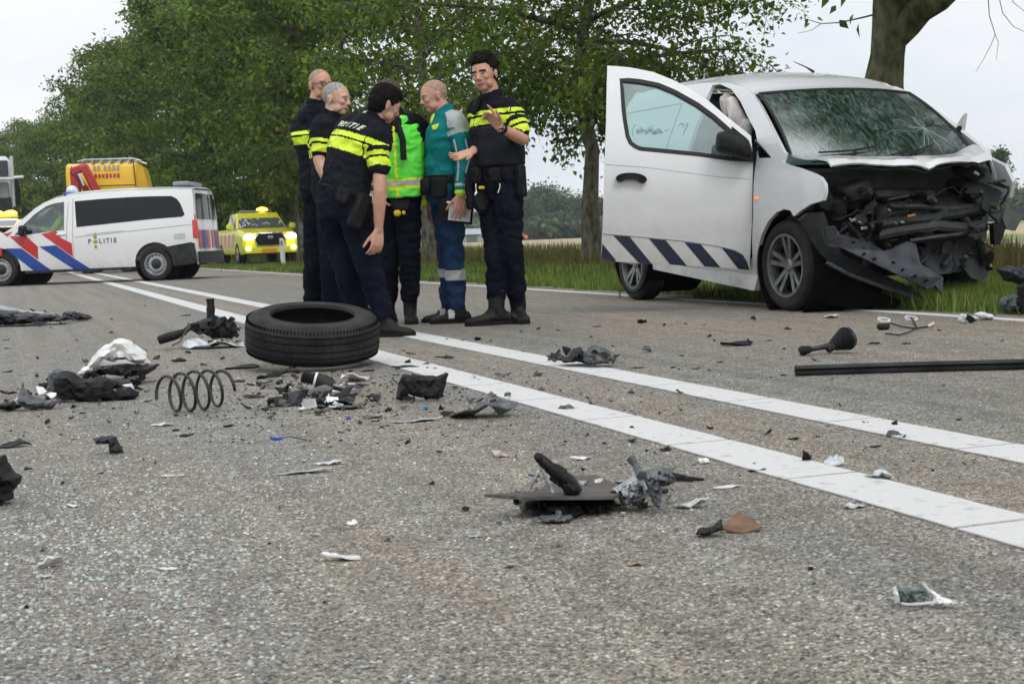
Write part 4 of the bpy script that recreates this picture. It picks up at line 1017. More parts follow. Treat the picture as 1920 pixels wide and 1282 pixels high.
XPv([(1450, 870), (1540, 780), (1600, 800), (1650, 960), (1600, 990), (1520, 960)], [.55, .5, .5, .52, .56, .58], .02).build('torn_liner', M_DGREY, van, xf=Mb)
XPv([(1480, 260), (1600, 250), (1730, 300), (1760, 330), (1720, 400), (1560, 400), (1500, 330)], [.35, .38, .4, .4, .42, .42, .38], .08).build('headlamp_housing', M_BLKP, van, xf=Mb)
XPv([(1400, 90), (1470, 75), (1560, 100), (1630, 200), (1560, 240), (1450, 190)], [.42]*6, .08).build('headlamp_housing', M_VOID, van, xf=Mb)
XPv([(345, 275), (430, 265), (480, 340), (500, 470), (400, 440), (365, 340)], [.36, .36, .36, .36, .34, .34], .08).build('headlamp_housing', M_BLKP, van, xf=Mb)
rr = random.Random(12)
cl_mats = [M_BLKP, M_DGREY, M_VOID, M_DMET, M_SLATE, M_BLKP]
for k in range(150):     # torn bits filling the bay
    x = rr.uniform(.2, .60); y = rr.uniform(-.72, .62 if x < .4 else .5); z = .44 + .5*rr.random()**1.5 if abs(y) < .45 else rr.uniform(.46, 1.02)
    if y < -.3 and z < .6: continue
    rm = Matrix.Rotation(rr.uniform(-.8, .8), 3, 'X') @ Matrix.Rotation(rr.uniform(-.7, .7), 3, 'Y') @ Matrix.Rotation(rr.uniform(-.5, .5), 3, 'Z')
    mb = MB(); t_ = rr.random(); w = rr.uniform(.025, .11); hh = rr.uniform(.012, .05)
    if t_ < .5:
        pl = [(math.cos(a)*w*rr.uniform(.5, 1), math.sin(a)*hh*rr.uniform(.5, 1)*1.4) for a in [i*2*math.pi/7 for i in range(7)]]
        mb.prism(pl, Vector((x, y, z)), rm @ Vector((0, 1, 0)), rm @ Vector((0, 0, 1)), rm @ Vector((rr.uniform(.01, .05), 0, 0)))
        nm = 'broken_plastic'
    elif t_ < .75: mb.box((x, y, z), (rr.uniform(.04, .1), w, hh), rm, bev=.01); nm = 'bracket'
    else: mb.cyl(Vector((x, y, z)), Vector((x, y, z)) + rm @ Vector((0, w*1.4, 0)), hh*.3, n=10); nm = 'metal_rod'
    mb.build(nm, rr.choice(cl_mats), van, xf=Mb, smooth=30)
for k in range(44):     # hoses and loose cables
    p = Vector((rr.uniform(.3, .55), rr.uniform(-.65, .42), rr.uniform(.5, .98))); P = [p]; d = Vector((rr.uniform(-.2, .2), rr.uniform(-1, 1), rr.uniform(-.6, .3))).normalized()
    for j in range(7): d = (d + Vector((rr.uniform(-.4, .4), rr.uniform(-.7, .7), rr.uniform(-.7, .6)))).normalized(); P.append(P[-1] + d*.055)
    P = [Vector((min(max(q.x, .2), .62), min(q.y, .52), max(.42, min(q.z, 1.0)))) for q in P]
    mb = MB(); mb.tube(P, rr.choice([.003, .004, .005, .008, .014]), 6); mb.build('hose' if k % 3 else 'cable', rr.choice([M_BLKP, M_DGREY, M_BLKP]), van, xf=Mb)
for (x, y, d, r) in ((640, 530, .56, .02), (690, 548, .56, .014), (720, 592, .57, .022), (910, 457, .5, .013), (1010, 547, .6, .014), (1565, 182, .45, .022), (960, 555, .6, .012), (620, 525, .55, .012)):
    c = FB.tr(*q6(x, y), 0, d+.05); mb = MB(); mb.box(c, (.01, r*2.2, r*.9), Matrix.Rotation(rr.uniform(-.6, .6), 3, 'X'), bev=.003); mb.build('bare_metal_bit', M_ALU, van, xf=Mb)
mb = MB(); c = FB.tr(*q6(1075, 495), 0, .62); mb.box(c, (.01, .06, .014), Matrix.Rotation(.15, 3, 'X')); mb.build('orange_tag', mat('orange_dull', (.35, .16, .05), .6), van, xf=Mb)
XPv([(430, 590), (510, 580), (520, 660), (450, 700)], [.56]*4, .03).build('towing_bracket', M_DGREY, van, xf=Mb)
# ================================================================== police van
PH = Vector((-1, .045, 0)).normalized()
PVO = Vector((-7.10, 29.85, 0)); PVA = math.atan2(PH.y, PH.x)
pv = thing('police_van', 'white police van with red and blue stripes standing across the road', 'van', PVO, PVA)
PF = Frame(Matrix.Translation(PVO) @ Matrix.Rotation(PVA, 4, 'Z'))
PWZ = pch([(.2, .90), (.4, .95), (.9, .965), (1.1, .95), (1.4, .90), (1.75, .83), (1.88, .78), (2.0, .72)])
def PS(x, z): return PWZ(z) * (1 - .22*max(0, x-3.3)**2/.8) * (1 - .05*max(0, -.9-x))
def pside(x, z): return Vector((x, PS(x, z), z))
def psideR(x, z): return Vector((x, -PS(x, z), z))
def P7(x, y): p = PF.trS(x/4.571, 270+y/4.571, PS); return (p.x, p.z)
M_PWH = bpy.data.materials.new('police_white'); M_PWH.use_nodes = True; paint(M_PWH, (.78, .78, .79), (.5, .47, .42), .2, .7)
M_RED = mat('signal_red', (.52, .025, .03), .4, coat=.4); M_BLUE = mat('signal_blue', (.015, .06, .32), .4, coat=.4)
c0 = P7(1335, 1037); c1 = (c0[0]+3.2, c0[1])
zs = .30
def wa(c, r, n=12): return [(c[0]+r*math.cos(R(-8+196*i/n)), .36+r*math.sin(R(-8+196*i/n))) for i in range(n+1)]
top = [P7(*q) for q in ((1636, 392), (1500, 386), (1100, 397), (800, 416), (620, 436), (480, 462), (380, 502), (300, 552), (220, 622), (110, 715), (30, 765))]
nose = [(c1[0]+.15, 1.20), (c1[0]+.55, 1.08), (c1[0]+.82, .90), (c1[0]+.90, .65), (c1[0]+.88, .40), (c1[0]+.6, zs)]
rearp = [P7(*q) for q in ((1690, 1010), (1672, 850), (1655, 640), (1645, 480))]
body_out = top + nose + wa(c1, .42) + [(c1[0]-.6, zs), (c0[0]+.6, zs)] + wa(c0, .42) + [(c0[0]-.5, zs)] + rearp
fwin = [P7(*q) for q in ((120, 785), (205, 690), (300, 600), (400, 532), (470, 508), (550, 497), (550, 738), (205, 782))]
rwin = [P7(*q) for q in ((640, 492), (860, 472), (1100, 456), (1300, 448), (1470, 446), (1515, 470), (1545, 510), (1583, 605), (1560, 624), (1300, 645), (1090, 667), (656, 714))]
panel(body_out, [fwin, rwin], pside, .12, .04, normal=Vector((0, 1, 0))).build('side_panel', M_PWH, pv, smooth=35)
panel(body_out, [fwin, rwin], psideR, .2, .04, normal=Vector((0, -1, 0))).build('side_panel', M_PWH, pv, smooth=35)
for f in (pside, psideR):
    s = 1 if f is pside else -1
    panel(fwin, [], lambda x, z: f(x, z) - Vector((0, s*.02, 0)), .2, .004, normal=Vector((0, s, 0))).build('front_window', glass_mat('van_front_glass', (.80, .90, .87), .03), pv)
    panel(rwin, [], lambda x, z: f(x, z) + Vector((0, s*.003, 0)), .2, .006, normal=Vector((0, s, 0))).build('rear_window', mat('privacy_glass', (.006, .0065, .007), .08, spec=.35), pv)
mb = MB(); a = P7(1090, 462); b = P7(1090, 662); mb.tube([pside(*a)+Vector((0, .006, 0)), pside(*b)+Vector((0, .006, 0))], .012, 5); mb.build('window_divider', M_RUB, pv)
zrf = pch([(p[0], p[1]) for p in sorted(top[:10])])
def proof(a, b):
    xs_ = top[0][0] + (top[9][0]-top[0][0])*b; z = zrf(xs_); u = a*2-1; ys = PS(xs_, z)-.003
    return Vector((xs_ - (.05*(1-abs(u)**2) if b == 0 else 0) + .22*(1-u*u)*max(0, b-.55)/.45, u*ys, z + .05*(1-abs(u)**3)*(1 if b < .7 else 1-(b-.7)*2)))
def split(b0, b1): return lambda a, b: proof(a, b0+(b1-b0)*b)
grid_mb(split(0, .70), 10, 20, .02).build('roof', M_PWH, pv, smooth=50)
grid_mb(split(.70, .99), 10, 8, .01).build('windscreen', glass_mat('van_screen', (.25, .32, .32), .2), pv, smooth=60)
def phood(a, b):
    u = a*2-1; pr = [(top[9][0], top[9][1]), (c1[0]+.15, 1.20), (c1[0]+.55, 1.08), (c1[0]+.82, .90), (c1[0]+.90, .65), (c1[0]+.88, .40)]
    t = b*(len(pr)-1); i = min(len(pr)-2, int(t)); x = pr[i][0]+(pr[i+1][0]-pr[i][0])*(t-i); z = pr[i][1]+(pr[i+1][1]-pr[i][1])*(t-i)
    return Vector((x + .12*(1-u*u), u*(PS(x, z)-.003), z+.02*(1-u*u)))
grid_mb(phood, 10, 15, .02).build('bonnet', M_PWH, pv, smooth=40)
def prear(a, b):
    u = a*2-1; pts = [(zs, P7(1690, 1010)[0]), (P7(1672, 850)[1], P7(1672, 850)[0]), (P7(1655, 640)[1], P7(1655, 640)[0]), (P7(1645, 480)[1], P7(1645, 480)[0]), (P7(1636, 392)[1], P7(1636, 392)[0])]
    z = zs + (pts[-1][0]-zs)*b; x = interp(z, pts); return Vector((x - .06*(1-u*u), u*(PS(x, z)-.003), z))
grid_mb(prear, 10, 12, .02).build('rear_door', M_PWH, pv, smooth=50)
def prs(u0, u1, z0, z1, off=.035):
    def f(a, b): 
        u = u0+(u1-u0)*a; z = z0+(z1-z0)*b; t = (z-zs)/(P7(1636, 392)[1]-zs); p = prear((u+1)/2, t); return p + Vector((-off, 0, 0))
    return f
grid_mb(prs(.06, .86, 1.22, 1.74), 6, 6, .006).build('rear_window', MATS['privacy_glass'], pv); grid_mb(prs(-.86, -.06, 1.22, 1.74), 6, 6, .006).build('rear_window', MATS['privacy_glass'], pv)
for s in (1, -1):
    grid_mb(prs(.91*s, 1.0*s, .98, 1.30, .02), 3, 5, .02).build('tail_light', mat('tail_red', (.55, .01, .012), .25, coat=1), pv)
    grid_mb(prs(.66*s, .84*s, .62, 1.0), 3, 3, .004).build('rear_marking', M_RED, pv); grid_mb(prs(.40*s, .60*s, .62, 1.0), 3, 3, .004).build('rear_marking', M_BLUE, pv); grid_mb(prs(.1*s, .3*s, .62, 1.0), 3, 3, .004).build('rear_marking', M_RED, pv)
panel([P7(*q) for q in ((1646, 650), (1690, 655), (1700, 720), (1692, 812), (1655, 805))], [], lambda x, z: pside(x, z)+Vector((0, .006, 0)), .08, .02, normal=Vector((0, 1, 0))).build('tail_light', MATS['tail_red'], pv)
bump_p = [P7(*q) for q in ((1412, 884), (1520, 862), (1636, 842), (1668, 850), (1692, 985), (1694, 1015), (1600, 1035), (1490, 1045), (1475, 970))]
for f, s in ((pside, 1), (psideR, -1)):
    panel(bump_p, [], lambda x, z: f(x, z)+Vector((0, s*.012, 0)), .08, .03, normal=Vector((0, s, 0))).build('bumper_corner', M_DGREY, pv, smooth=40)
grid_mb(prs(-1, 1, zs+.01, .56, .04), 10, 4, .05).build('rear_bumper', M_DGREY, pv, smooth=40)
for poly, mm in (([(80, 790), (225, 790), (325, 880), (328, 992), (210, 907)], M_RED), ([(45, 896), (185, 896), (460, 1096), (320, 1107)], M_BLUE),
                 ([(352, 772), (480, 745), (520, 802), (615, 852), (626, 968), (520, 892)], M_RED), ([(335, 879), (480, 869), (620, 970), (775, 1068), (650, 1082)], M_BLUE),
                 ([(28, 772), (110, 752), (64, 796)], M_RED), ([(-120, 800), (0, 885), (18, 905), (16, 962), (-30, 955), (-160, 860)], M_RED)):
    panel([P7(*q) for q in poly], [], lambda x, z: pside(x, z)+Vector((0, .0035, 0)), .1, .003, normal=Vector((0, 1, 0))).build('stripe', mm, pv, smooth=None)
# POLITIE lettering with the flame emblem standing for the O
M_INK = mat('dark_blue_ink', (.03, .04, .10), .5); M_GOLD = mat('emblem_gold', (.38, .28, .08), .5)
letters = [('P', 768), ('L', 862), ('I', 893), ('T', 925), ('I', 955), ('E', 988)]
for ch, zx in letters:
    v, f = text_mesh(ch, .135, 0, .002); p = P7(zx, 838 - (zx-768)*.05); vs = []
    for q in v: a = pside(p[0]-q[0]*1.0, p[1]+q[1]); vs.append(a+Vector((0, .006, 0)))
    mb = MB(); mb.add(vs, f); mb.build('letter', M_INK, pv, smooth=None, fix=False)
p = P7(818, 838); mb = MB()
for (dx, dz, w, h) in ((0, 0, .05, .07), (-.02, .10, .015, .09), (.0, .12, .015, .13), (.02, .10, .015, .09), (0, -.10, .03, .08)):
    mb.ell(pside(p[0]+dx, p[1]+dz)+Vector((0, .002, 0)), w, .006, h*.55, n=10, rows=6)
mb.build('emblem', M_GOLD, pv)
mb = MB()
for a, b in (((625, 470), (645, 1085)), ((585, 500), (580, 1100)), ((735, 776), (1060, 745)), ((640, 800), (1640, 690))):
    A = P7(*a); B = P7(*b); mb.tube([pside(A[0]+(B[0]-A[0])*t/8, A[1]+(B[1]-A[1])*t/8) for t in range(9)], .005, 5)
mb.build('panel_gap', mat('gap_grey', (.2, .2, .2), .6), pv); pv.children[-1]['kind'] = 'stuff'
panel([P7(*q) for q in ((1490, 772), (1585, 762), (1588, 815), (1495, 822))], [], lambda x, z: pside(x, z)+Vector((0, .0035, 0)), .1, .003, normal=Vector((0, 1, 0))).build('sticker', mat('grey_sticker', (.45, .46, .48), .5, col2=(.6, .6, .6), scale=30), pv)
a = P7(525, 775); mb = MB(); mb.box(pside(*a)+Vector((0, .015, 0)), (.20, .03, .04), bev=.01); mb.build('door_handle', M_PWH, pv)
a = P7(225, 745); mb = MB(); mb.box(pside(*a)+Vector((.03, .12, .0)), (.12, .24, .22), bev=.04); mb.build('door_mirror', M_BLKP, pv)
a = P7(540, 430); mb = MB(); mb.box((a[0], .25, zrf(a[0])+.06), (.26, .4, .07), bev=.02); mb.build('beacon_base', M_BLUE, pv)
mb = MB(); mb.ell((a[0], .25, zrf(a[0])+.12), .12, .17, .12); mb.build('beacon_dome', mat('beacon_white', (.6, .68, .75), .2, coat=1), pv)
a = P7(1520, 388); mb = MB(); mb.box((a[0], 0, zrf(a[0])+.12), (.34, 1.1, .09), bev=.03); mb.box((a[0], .4, zrf(a[0])+.05), (.2, .06, .1)); mb.box((a[0], -.4, zrf(a[0])+.05), (.2, .06, .1)); mb.build('rear_light_bar', mat('grey_lamp', (.22, .25, .28), .3), pv)
mb = MB(); mb.box((1.4, 0, .35), (4.6, 1.7, .12)); mb.build('underbody', M_VOID, pv)
mb = MB(); mb.box((1.6, 0, .62), (3.6, 1.74, .4)); mb.build('cabin_floor', M_CAB, pv)
mb = MB(); mb.box((c1[0]-1.35, 0, 1.2), (.14, 1.5, .7), bev=.05); mb.build('seat_row', M_CAB, pv)
mb = MB(); mb.box((c1[0]-.2, 0, .98), (.5, 1.6, .3), bev=.05); mb.build('dashboard', M_CAB, pv)
for x in (c0[0], c1[0]):
    for s in (1, -1): wheel(pv, (x, s*.84, .335), .335, .21, .215, s, 'steel')
for x in (c0[0], c1[0]):
    for s in (1, -1):
        mb = MB(); M = Matrix.Rotation(R(-90), 3, 'X'); mb.lathe([(.43, -.22), (.43, .22), (.42, .22), (.42, -.22)], (x, s*.70, .36), M, 24, closed=True); mb.lathe([(.001, 0), (.42, 0), (.42, .01), (.001, .01)], (x, s*.47, .36), M, 24); mb.build('wheel_housing', M_VOID, pv)
a = P7(170, 1178); mb = MB(); mb.prism([(c0[0]+.5, .24), (c1[0]-.5, .24), (c1[0]-.5, .30), (c0[0]+.5, .30)], (0, .87, 0), (1, 0, 0), (0, 0, 1), (0, .06, 0)); mb.build('sill', M_DGREY, pv)

def tbox(mb, x0, x1, yb, z0, X0, X1, yt, z1, mi=0):
    vs = [(x0, -yb, z0), (x1, -yb, z0), (x1, yb, z0), (x0, yb, z0), (X0, -yt, z1), (X1, -yt, z1), (X1, yt, z1), (X0, yt, z1)]
    return mb.add(vs, [(3, 2, 1, 0), (4, 5, 6, 7), (0, 1, 5, 4), (1, 2, 6, 5), (2, 3, 7, 6), (3, 0, 4, 7)], mi)
def bevel_obj(o, w, seg=2):
    md = o.modifiers.new('bevel', 'BEVEL'); md.width = w; md.segments = seg; md.limit_method = 'ANGLE'; md.angle_limit = R(30); return o
# ================================================================== yellow pickup, lamps lit
YK = 47.5
p = at(497, 470, YK); pk = thing('pickup', 'bright yellow pickup with headlights on, parked on the verge by the trees', 'pickup', (p.x, p.y, 0), math.atan2(-.93, .36))
M_YEL = mat('hi_vis_yellow_paint', (.80, .76, .02), .35, coat=.6, col2=(.72, .68, .02), scale=3)
mb = MB()
def sec(x, hw, zb, zt, r=.12):
    return [(x, -hw+r*.3, zb), (x, -hw, zb+r), (x, -hw, zt-r), (x, -hw+r, zt), (x, hw-r, zt), (x, hw, zt-r), (x, hw, zb+r), (x, hw-r*.3, zb)]
S_ = [sec(.95, .80, .42, .98), sec(.88, .90, .38, 1.06), sec(.5, .94, .36, 1.14), sec(-.3, .94, .38, 1.20), sec(-2.2, .94, .38, 1.22), sec(-4.3, .93, .45, 1.22)]
vs = [v for s in S_ for v in s]; n_ = 8; fs = [(k*n_+i, k*n_+(i+1) % n_, (k+1)*n_+(i+1) % n_, (k+1)*n_+i) for k in range(len(S_)-1) for i in range(n_)] + [tuple(range(n_)), tuple((len(S_)-1)*n_+i for i in range(n_))]
mb.add(vs, fs); mb.build('body', M_YEL, pk, smooth=30)
mb = MB(); tbox(mb, -2.25, -.32, .86, 1.19, -2.05, -1.05, .70, 1.76); bevel_obj(mb.build('cab', M_YEL, pk, smooth=30), .05)
mb = MB(); mb.prism([(-.80, 0), (.80, 0), (.66, .50), (-.66, .50)], (-.345, 0, 1.235), (0, 1, 0), Vector((-.70, 0, .50)).normalized()*1.15, (.014, 0, .012)); mb.build('windscreen', glass_mat('pickup_screen', (.10, .12, .12), .25, haze=.25, hazecol=(.35, .4, .4)), pk)
for s in (1, -1):
    mb = MB(); mb.prism([(-1.25, 1.24), (-.50, 1.24), (-1.03, 1.70), (-1.3, 1.70)], (0, s*.855 if s > 0 else -.875, 0), (1, 0, 0), (0, -.0, 1), (0, .02, 0)); mb.build('side_window', M_GLD, pk, xf=Matrix.Identity(4))
    mb = MB(); mb.box((-.45, s*1.06, 1.28), (.14, .20, .22), bev=.05); mb.build('door_mirror', M_YEL, pk)
mb = MB(); mb.prism([(-.42, .66), (.42, .66), (.50, .84), (.36, 1.02), (-.36, 1.02), (-.50, .84)], (.94, 0, 0), (0, 1, 0), (0, 0, 1), (.035, 0, 0)); gr = mb.build('grille', M_BLKP, pk)
mb = MB(); mb.tube([(.985, y, z) for y, z in ((-.44, .64), (.44, .64), (.53, .84), (.38, 1.04), (-.38, 1.04), (-.53, .84), (-.44, .64))], .018, 6); mb.build('grille_frame', M_CHROME, gr)
for z in (.75, .84, .93):
    mb = MB(); mb.box((.978, 0, z), (.014, .82, .018)); mb.build('grille_bar', M_DGREY, gr)
mb = MB(); mb.ell((.985, 0, .90), .01, .09, .06); mb.build('badge', M_CHROME, gr)
M_HL = mat('headlight_glow', (1.0, .95, .82), .2, emit=26.0); M_AMB = mat('amber_glow', (1.0, .42, .04), .3, emit=9.0)
for s in (1, -1):
    mb = MB(); mb.ell((.90, s*.70, .93), .09, .17, .085); hl = mb.build('headlight', M_CHROME, pk)
    mb = MB(); mb.ell((.95, s*.69, .93), .07, .17, .095); mb.build('bulb', M_HL, hl)
    mb = MB(); mb.ell((.985, s*.74, .56), .05, .08, .06); mb.build('fog_light', M_HL, pk)
mb = MB(); mb.prism([(-.86, .40), (.86, .40), (.90, .60), (.55, .62), (.42, .54), (-.42, .54), (-.55, .62), (-.90, .60)], (.90, 0, 0), (0, 1, 0), (0, 0, 1), (.10, 0, 0)); bevel_obj(mb.build('front_bumper', M_YEL, pk), .02)
mb = MB(); mb.box((1.005, -.06, .48), (.012, .5, .11)); mb.build('number_plate', mat('plate_orange', (.75, .28, .02), .4), pk)
mb = MB(); mb.box((-1.3, 0, 1.80), (.26, 1.1, .09), bev=.03); lb = mb.build('light_bar', mat('grey_lamp', (0, 0, 0)), pk)
mb = MB(); mb.ell((-1.25, .22, 1.86), .12, .20, .09); mb.build('amber_lamp', M_AMB, lb)
mb = MB(); mb.box((.965, .0, 1.075), (.05, .9, .03)); mb.build('bonnet_stripe', mat('stripe_red_white', (.55, .2, .18), .5, col2=(.7, .7, .75), scale=6, lo=.49, hi=.51), pk)
mb = MB()
for k in range(5): mb = MB(); mb.prism([(-3.9+k*.75, .62), (-3.55+k*.75, .62), (-3.35+k*.75, 1.05), (-3.7+k*.75, 1.05)], (0, -.946, 0), (1, 0, 0), (0, 0, 1), (0, .006, 0)); mb.build('side_stripe', M_RED, pk)
for x in (.10, -2.95):
    for s in (1, -1): wheel(pk, (x, s*.82, .39), .39, .25, .22, s, 'alloy')
# ================================================================== delineator posts
M_POST = mat('post_white', (.72, .72, .70), .5)
def post(px, Y, label):
    p = at(px, 480, Y); t = thing('delineator_post', label, 'road post', (p.x, p.y, -.01), -.2)
    mb = MB(); mb.prism([(-.06, 0), (.06, 0), (.06, .80), (0, .86), (-.06, .86)], (0, -.05, 0), (1, 0, 0), (0, 0, 1), (0, .10, 0)); mb.build('post', M_POST, t)
    mb = MB(); mb.box((0, -.0525, .70), (.07, .006, .14), bev=.002); mb.build('reflector', mat('reflector_grey', (.30, .2, .22), .3), t)
post(530, 44, 'white roadside marker post in front of the yellow pickup')
# ================================================================== yellow recovery truck behind the police van
YT = 43.0
p = at(208, 470, YT); tt = thing('recovery_truck', 'orange yellow recovery truck body with roof rack and folded red crane, behind police van', 'truck', (p.x, p.y, 0), R(8))
M_OY = mat('orange_yellow_paint', (.82, .50, .006), .4, coat=.4, col2=(.74, .44, .006), scale=2)
kT = F/YT
def xt2(px): return (px-208)/kT
def zt(py, px=208): return .6 + (445-.0385*(px-960)-py)/kT
mb = MB(); X0, X1 = xt2(134), xt2(262)
pr = [(0, zt(366)-.15), (0, zt(330)), (.10, zt(311)), (.35, zt(306)), (1.9, zt(306)), (2.1, zt(315)), (2.1, zt(366)-.15)]
mb.prism([(y, z) for y, z in pr], (X0, 0, 0), (0, 1, 0), (0, 0, 1), (X1-X0, 0, 0)); bevel_obj(mb.build('body', M_OY, tt, smooth=40), .05, 3)
mb = MB(); hh = zt(306)-zt(366)+.15; zb = zt(366)-.15
vs = [(X1+.003, .0, zb), (X1+.003, .06, zb+hh*.97), (X1+.003, 2.1, zb+hh*.97), (X1+.003, 2.1, zb), (xt2(284), .45, zb), (xt2(272), .45, zb+hh*.86), (xt2(272), 1.9, zb+hh*.86), (xt2(284), 1.9, zb)]
mb.add(vs, [(0, 1, 2, 3), (7, 6, 5, 4), (0, 4, 5, 1), (1, 5, 6, 2), (2, 6, 7, 3), (3, 7, 4, 0)]); bevel_obj(mb.build('hatch', M_OY, tt, smooth=40), .04, 2)
mb = MB(); mb.box(((X0+X1)/2, 1.05, (zb)/2+.35), (3.4, 2.2, .5)); mb.build('chassis', M_BLKP, tt)
mb = MB()
for s in (.2, 1.7): mb.tube([(X0+.35, s, zt(303)), (X0+.55, s, zt(300)), (X1-.1, s, zt(300)), (X1+.15, s, zt(305))], .035, 8)
mb.build('roof_rack', M_STEEL, tt)
for k in range(6):
    mb = MB(); mb.box((X0+.5+k*(X1-X0-.7)/5, .95, zt(302)), (.09, 1.6, .05)); mb.build('rack_bar', M_STEEL, tt)
mb = MB()
for px, py0, py1 in ((146, 312, 358), (258, 306, 352)):
    mb = MB(); mb.tube([(xt2(px), -.012, zt(py0)), (xt2(px+2), -.012, zt(py1))], .02, 6); mb.build('door_gap', mat('brown_gap', (.12, .05, .01), .6), tt)
mb = MB(); mb.tube([(X0+.05, -.012, zt(349)), (X1-.02, -.012, zt(349))], .012, 5); mb.build('body_crease', MATS['brown_gap'], tt)
M_CRR = mat('crane_red', (.42, .015, .02), .4, coat=.3)
cr_ = thing('folded_crane', 'folded red loader crane in front of the orange yellow truck body', 'crane', (p.x, p.y-.7, 0), R(8))
mb = MB()
def arm(a, b, w, mm, nm, d=0.0):
    A = Vector((xt2(a[0]), d, zt(a[1]))); B = Vector((xt2(b[0]), d, zt(b[1]))); dd = (B-A).normalized(); s = Vector((dd.z, 0, -dd.x))
    m_ = Matrix((dd, Vector((0, 1, 0)), s)).transposed(); q = MB(); q.box((A+B)/2, ((B-A).length, w*.9, w), m_, bev=w*.15); return q.build(nm, mm, cr_)
arm((163, 322), (166, 366), .26, M_CRR, 'crane_column'); arm((182, 314), (205, 366), .24, M_CRR, 'crane_arm', -.25); arm((158, 325), (186, 316), .22, M_CRR, 'crane_joint', -.1)
arm((170, 330), (190, 366), .16, mat('crane_dark_red', (.16, .01, .02), .5), 'crane_arm', -.42)
arm((176, 330), (184, 352), .07, M_CHROME, 'hydraulic_rod', -.55)
arm((170, 366), (168, 446), .3, M_DGREY, 'crane_base')
for x in (X0+.5, X1-.4): wheel(tt, (x, .16, .48), .48, .28, .28, -1, 'steel'); wheel(tt, (x, 1.9, .48), .48, .28, .28, 1, 'steel')
for t_, zx, zy, mm, sz in (('10-148', 207, 316, mat('lettering_grey', (.33, .33, .36), .5), .17), ('BERGING', 209, 331, M_RED, .15)):
    v, f = text_mesh(t_ if t_ != '10-148' else 'II-IIIB', sz, 0, .006)
    if t_ == 'BERGING':   # unreadable red word: a row of block strokes
        mb = MB(); rr = random.Random(2)
        for k in range(7): mb = MB(); mb.box((xt2(zx)-.33+k*.11, -.012, zt(zy)), (.075, .006, .11+.03*(k % 3 == 0))); mb.build('red_lettering', mm, tt)
    else:
        for k in range(6): mb = MB(); mb.box((xt2(zx)-.32+k*.125+(.06 if k > 1 else 0), -.012, zt(zy)), (.07, .006, .13)); mb.build('grey_lettering', mm, tt)
# ================================================================== truck cab at the left edge
YC = 41.0; kC = F/YC
p = at(-22, 470, YC); tc_ = thing('truck_cab', 'grey and white lorry cab cut by the left picture edge', 'truck', (p.x, p.y, 0), R(20))
def xc(px): return (px+22)/kC
def zc_(py, px=-22): return .6 + (445-.0385*(px-960)-py)/kC
M_TRK = mat('lorry_white', (.62, .63, .65), .4, coat=.3); hw = xc(30)
mb = MB(); mb.box((0, 1.2, (zc_(295)+.5)/2), (hw*2-.1, 2.3, zc_(295)-.5), bev=.12); mb.build('cab_shell', M_TRK, tc_)
mb = MB(); mb.box((0, .0, zc_(318)), (hw*1.7, .06, zc_(303)-zc_(332)), bev=.02); mb.build('roof_window', mat('dark_bluish', (.03, .035, .05), .2), tc_)
mb = MB(); mb.box((0, -.06, zc_(364)), (hw*1.66, .05, zc_(346)-zc_(384)), bev=.02); mb.build('windscreen', mat('lorry_screen', (.16, .20, .21), .08, col2=(.25, .3, .3), scale=2), tc_)
mb = MB(); mb.box((0, -.25, zc_(339)), (hw*1.95, .45, .07), bev=.02); mb.build('sun_visor', M_TRK, tc_)
mb = MB(); mb.box((0, -.04, zc_(400)), (hw*1.8, .12, .9), bev=.05); mb.build('front_grille', M_DGREY, tc_)
for s in (1, -1):
    mb = MB(); mb.box((s*(hw-.02), -.03, (zc_(296)+zc_(390))/2), (.09, .12, zc_(296)-zc_(390)), bev=.02); mb.build('cab_pillar', mat('cab_light_grey', (.45, .46, .48), .4), tc_)
    mb = MB(); mb.box((s*(hw+.10), -.10, zc_(362)), (.13, .16, .75), bev=.04); mm_ = mb.build('door_mirror', M_BLKP, tc_)
    mb = MB(); mb.tube([(s*hw, -.05, zc_(336)), (s*(hw+.28), -.12, zc_(335))], .045, 8); mb.build('mirror_arm', M_TRK, tc_)
    wheel(tc_, (s*(hw-.2), .7, .5), .5, .3, .28, s, 'steel').rotation_euler = (0, 0, R(90)*0 + (0 if s > 0 else math.pi) + R(90)*0)
# ================================================================== escort car with amber bar
p = at(-12, 470, 36.0); ac = thing('escort_car', 'white and yellow car with a glowing amber roof bar at the left edge', 'car', (p.x, p.y, 0), math.atan2(-.98, .22))
mb = MB(); S_ = [sec(2.1, .80, .30, .72), sec(2.0, .88, .28, .80), sec(1.2, .91, .26, .96), sec(.6, .91, .26, 1.02), sec(-1.6, .91, .26, 1.05), sec(-2.0, .85, .35, 1.0)]
vs = [v for s in S_ for v in s]; fs = [(k*8+i, k*8+(i+1) % 8, (k+1)*8+(i+1) % 8, (k+1)*8+i) for k in range(5) for i in range(8)] + [tuple(range(8)), tuple(40+i for i in range(8))]
mb.add(vs, fs); mb.build('body', M_PWH, ac, smooth=30)
mb = MB(); tbox(mb, -1.75, .75, .84, 1.0, -1.3, -.1, .64, 1.56); bevel_obj(mb.build('cabin', M_PWH, ac), .06)
mb = MB(); mb.prism([(-.76, 0), (.76, 0), (.60, .60), (-.60, .60)], (.70, 0, 1.05), (0, 1, 0), Vector((-.80, 0, .54)).normalized()*1.3, (.02, 0, .025)); mb.build('windscreen', mat('hazy_pane', (.22, .25, .3), .12), ac)
mb = MB(); mb.box((-.45, 0, 1.62), (.3, 1.2, .08), bev=.03); lb = mb.build('light_bar', M_YEL, ac)
for y in (.42, .1): mb = MB(); mb.ell((-.40, y, 1.70), .12, .16, .075); mb.build('amber_lamp', M_AMB, lb)
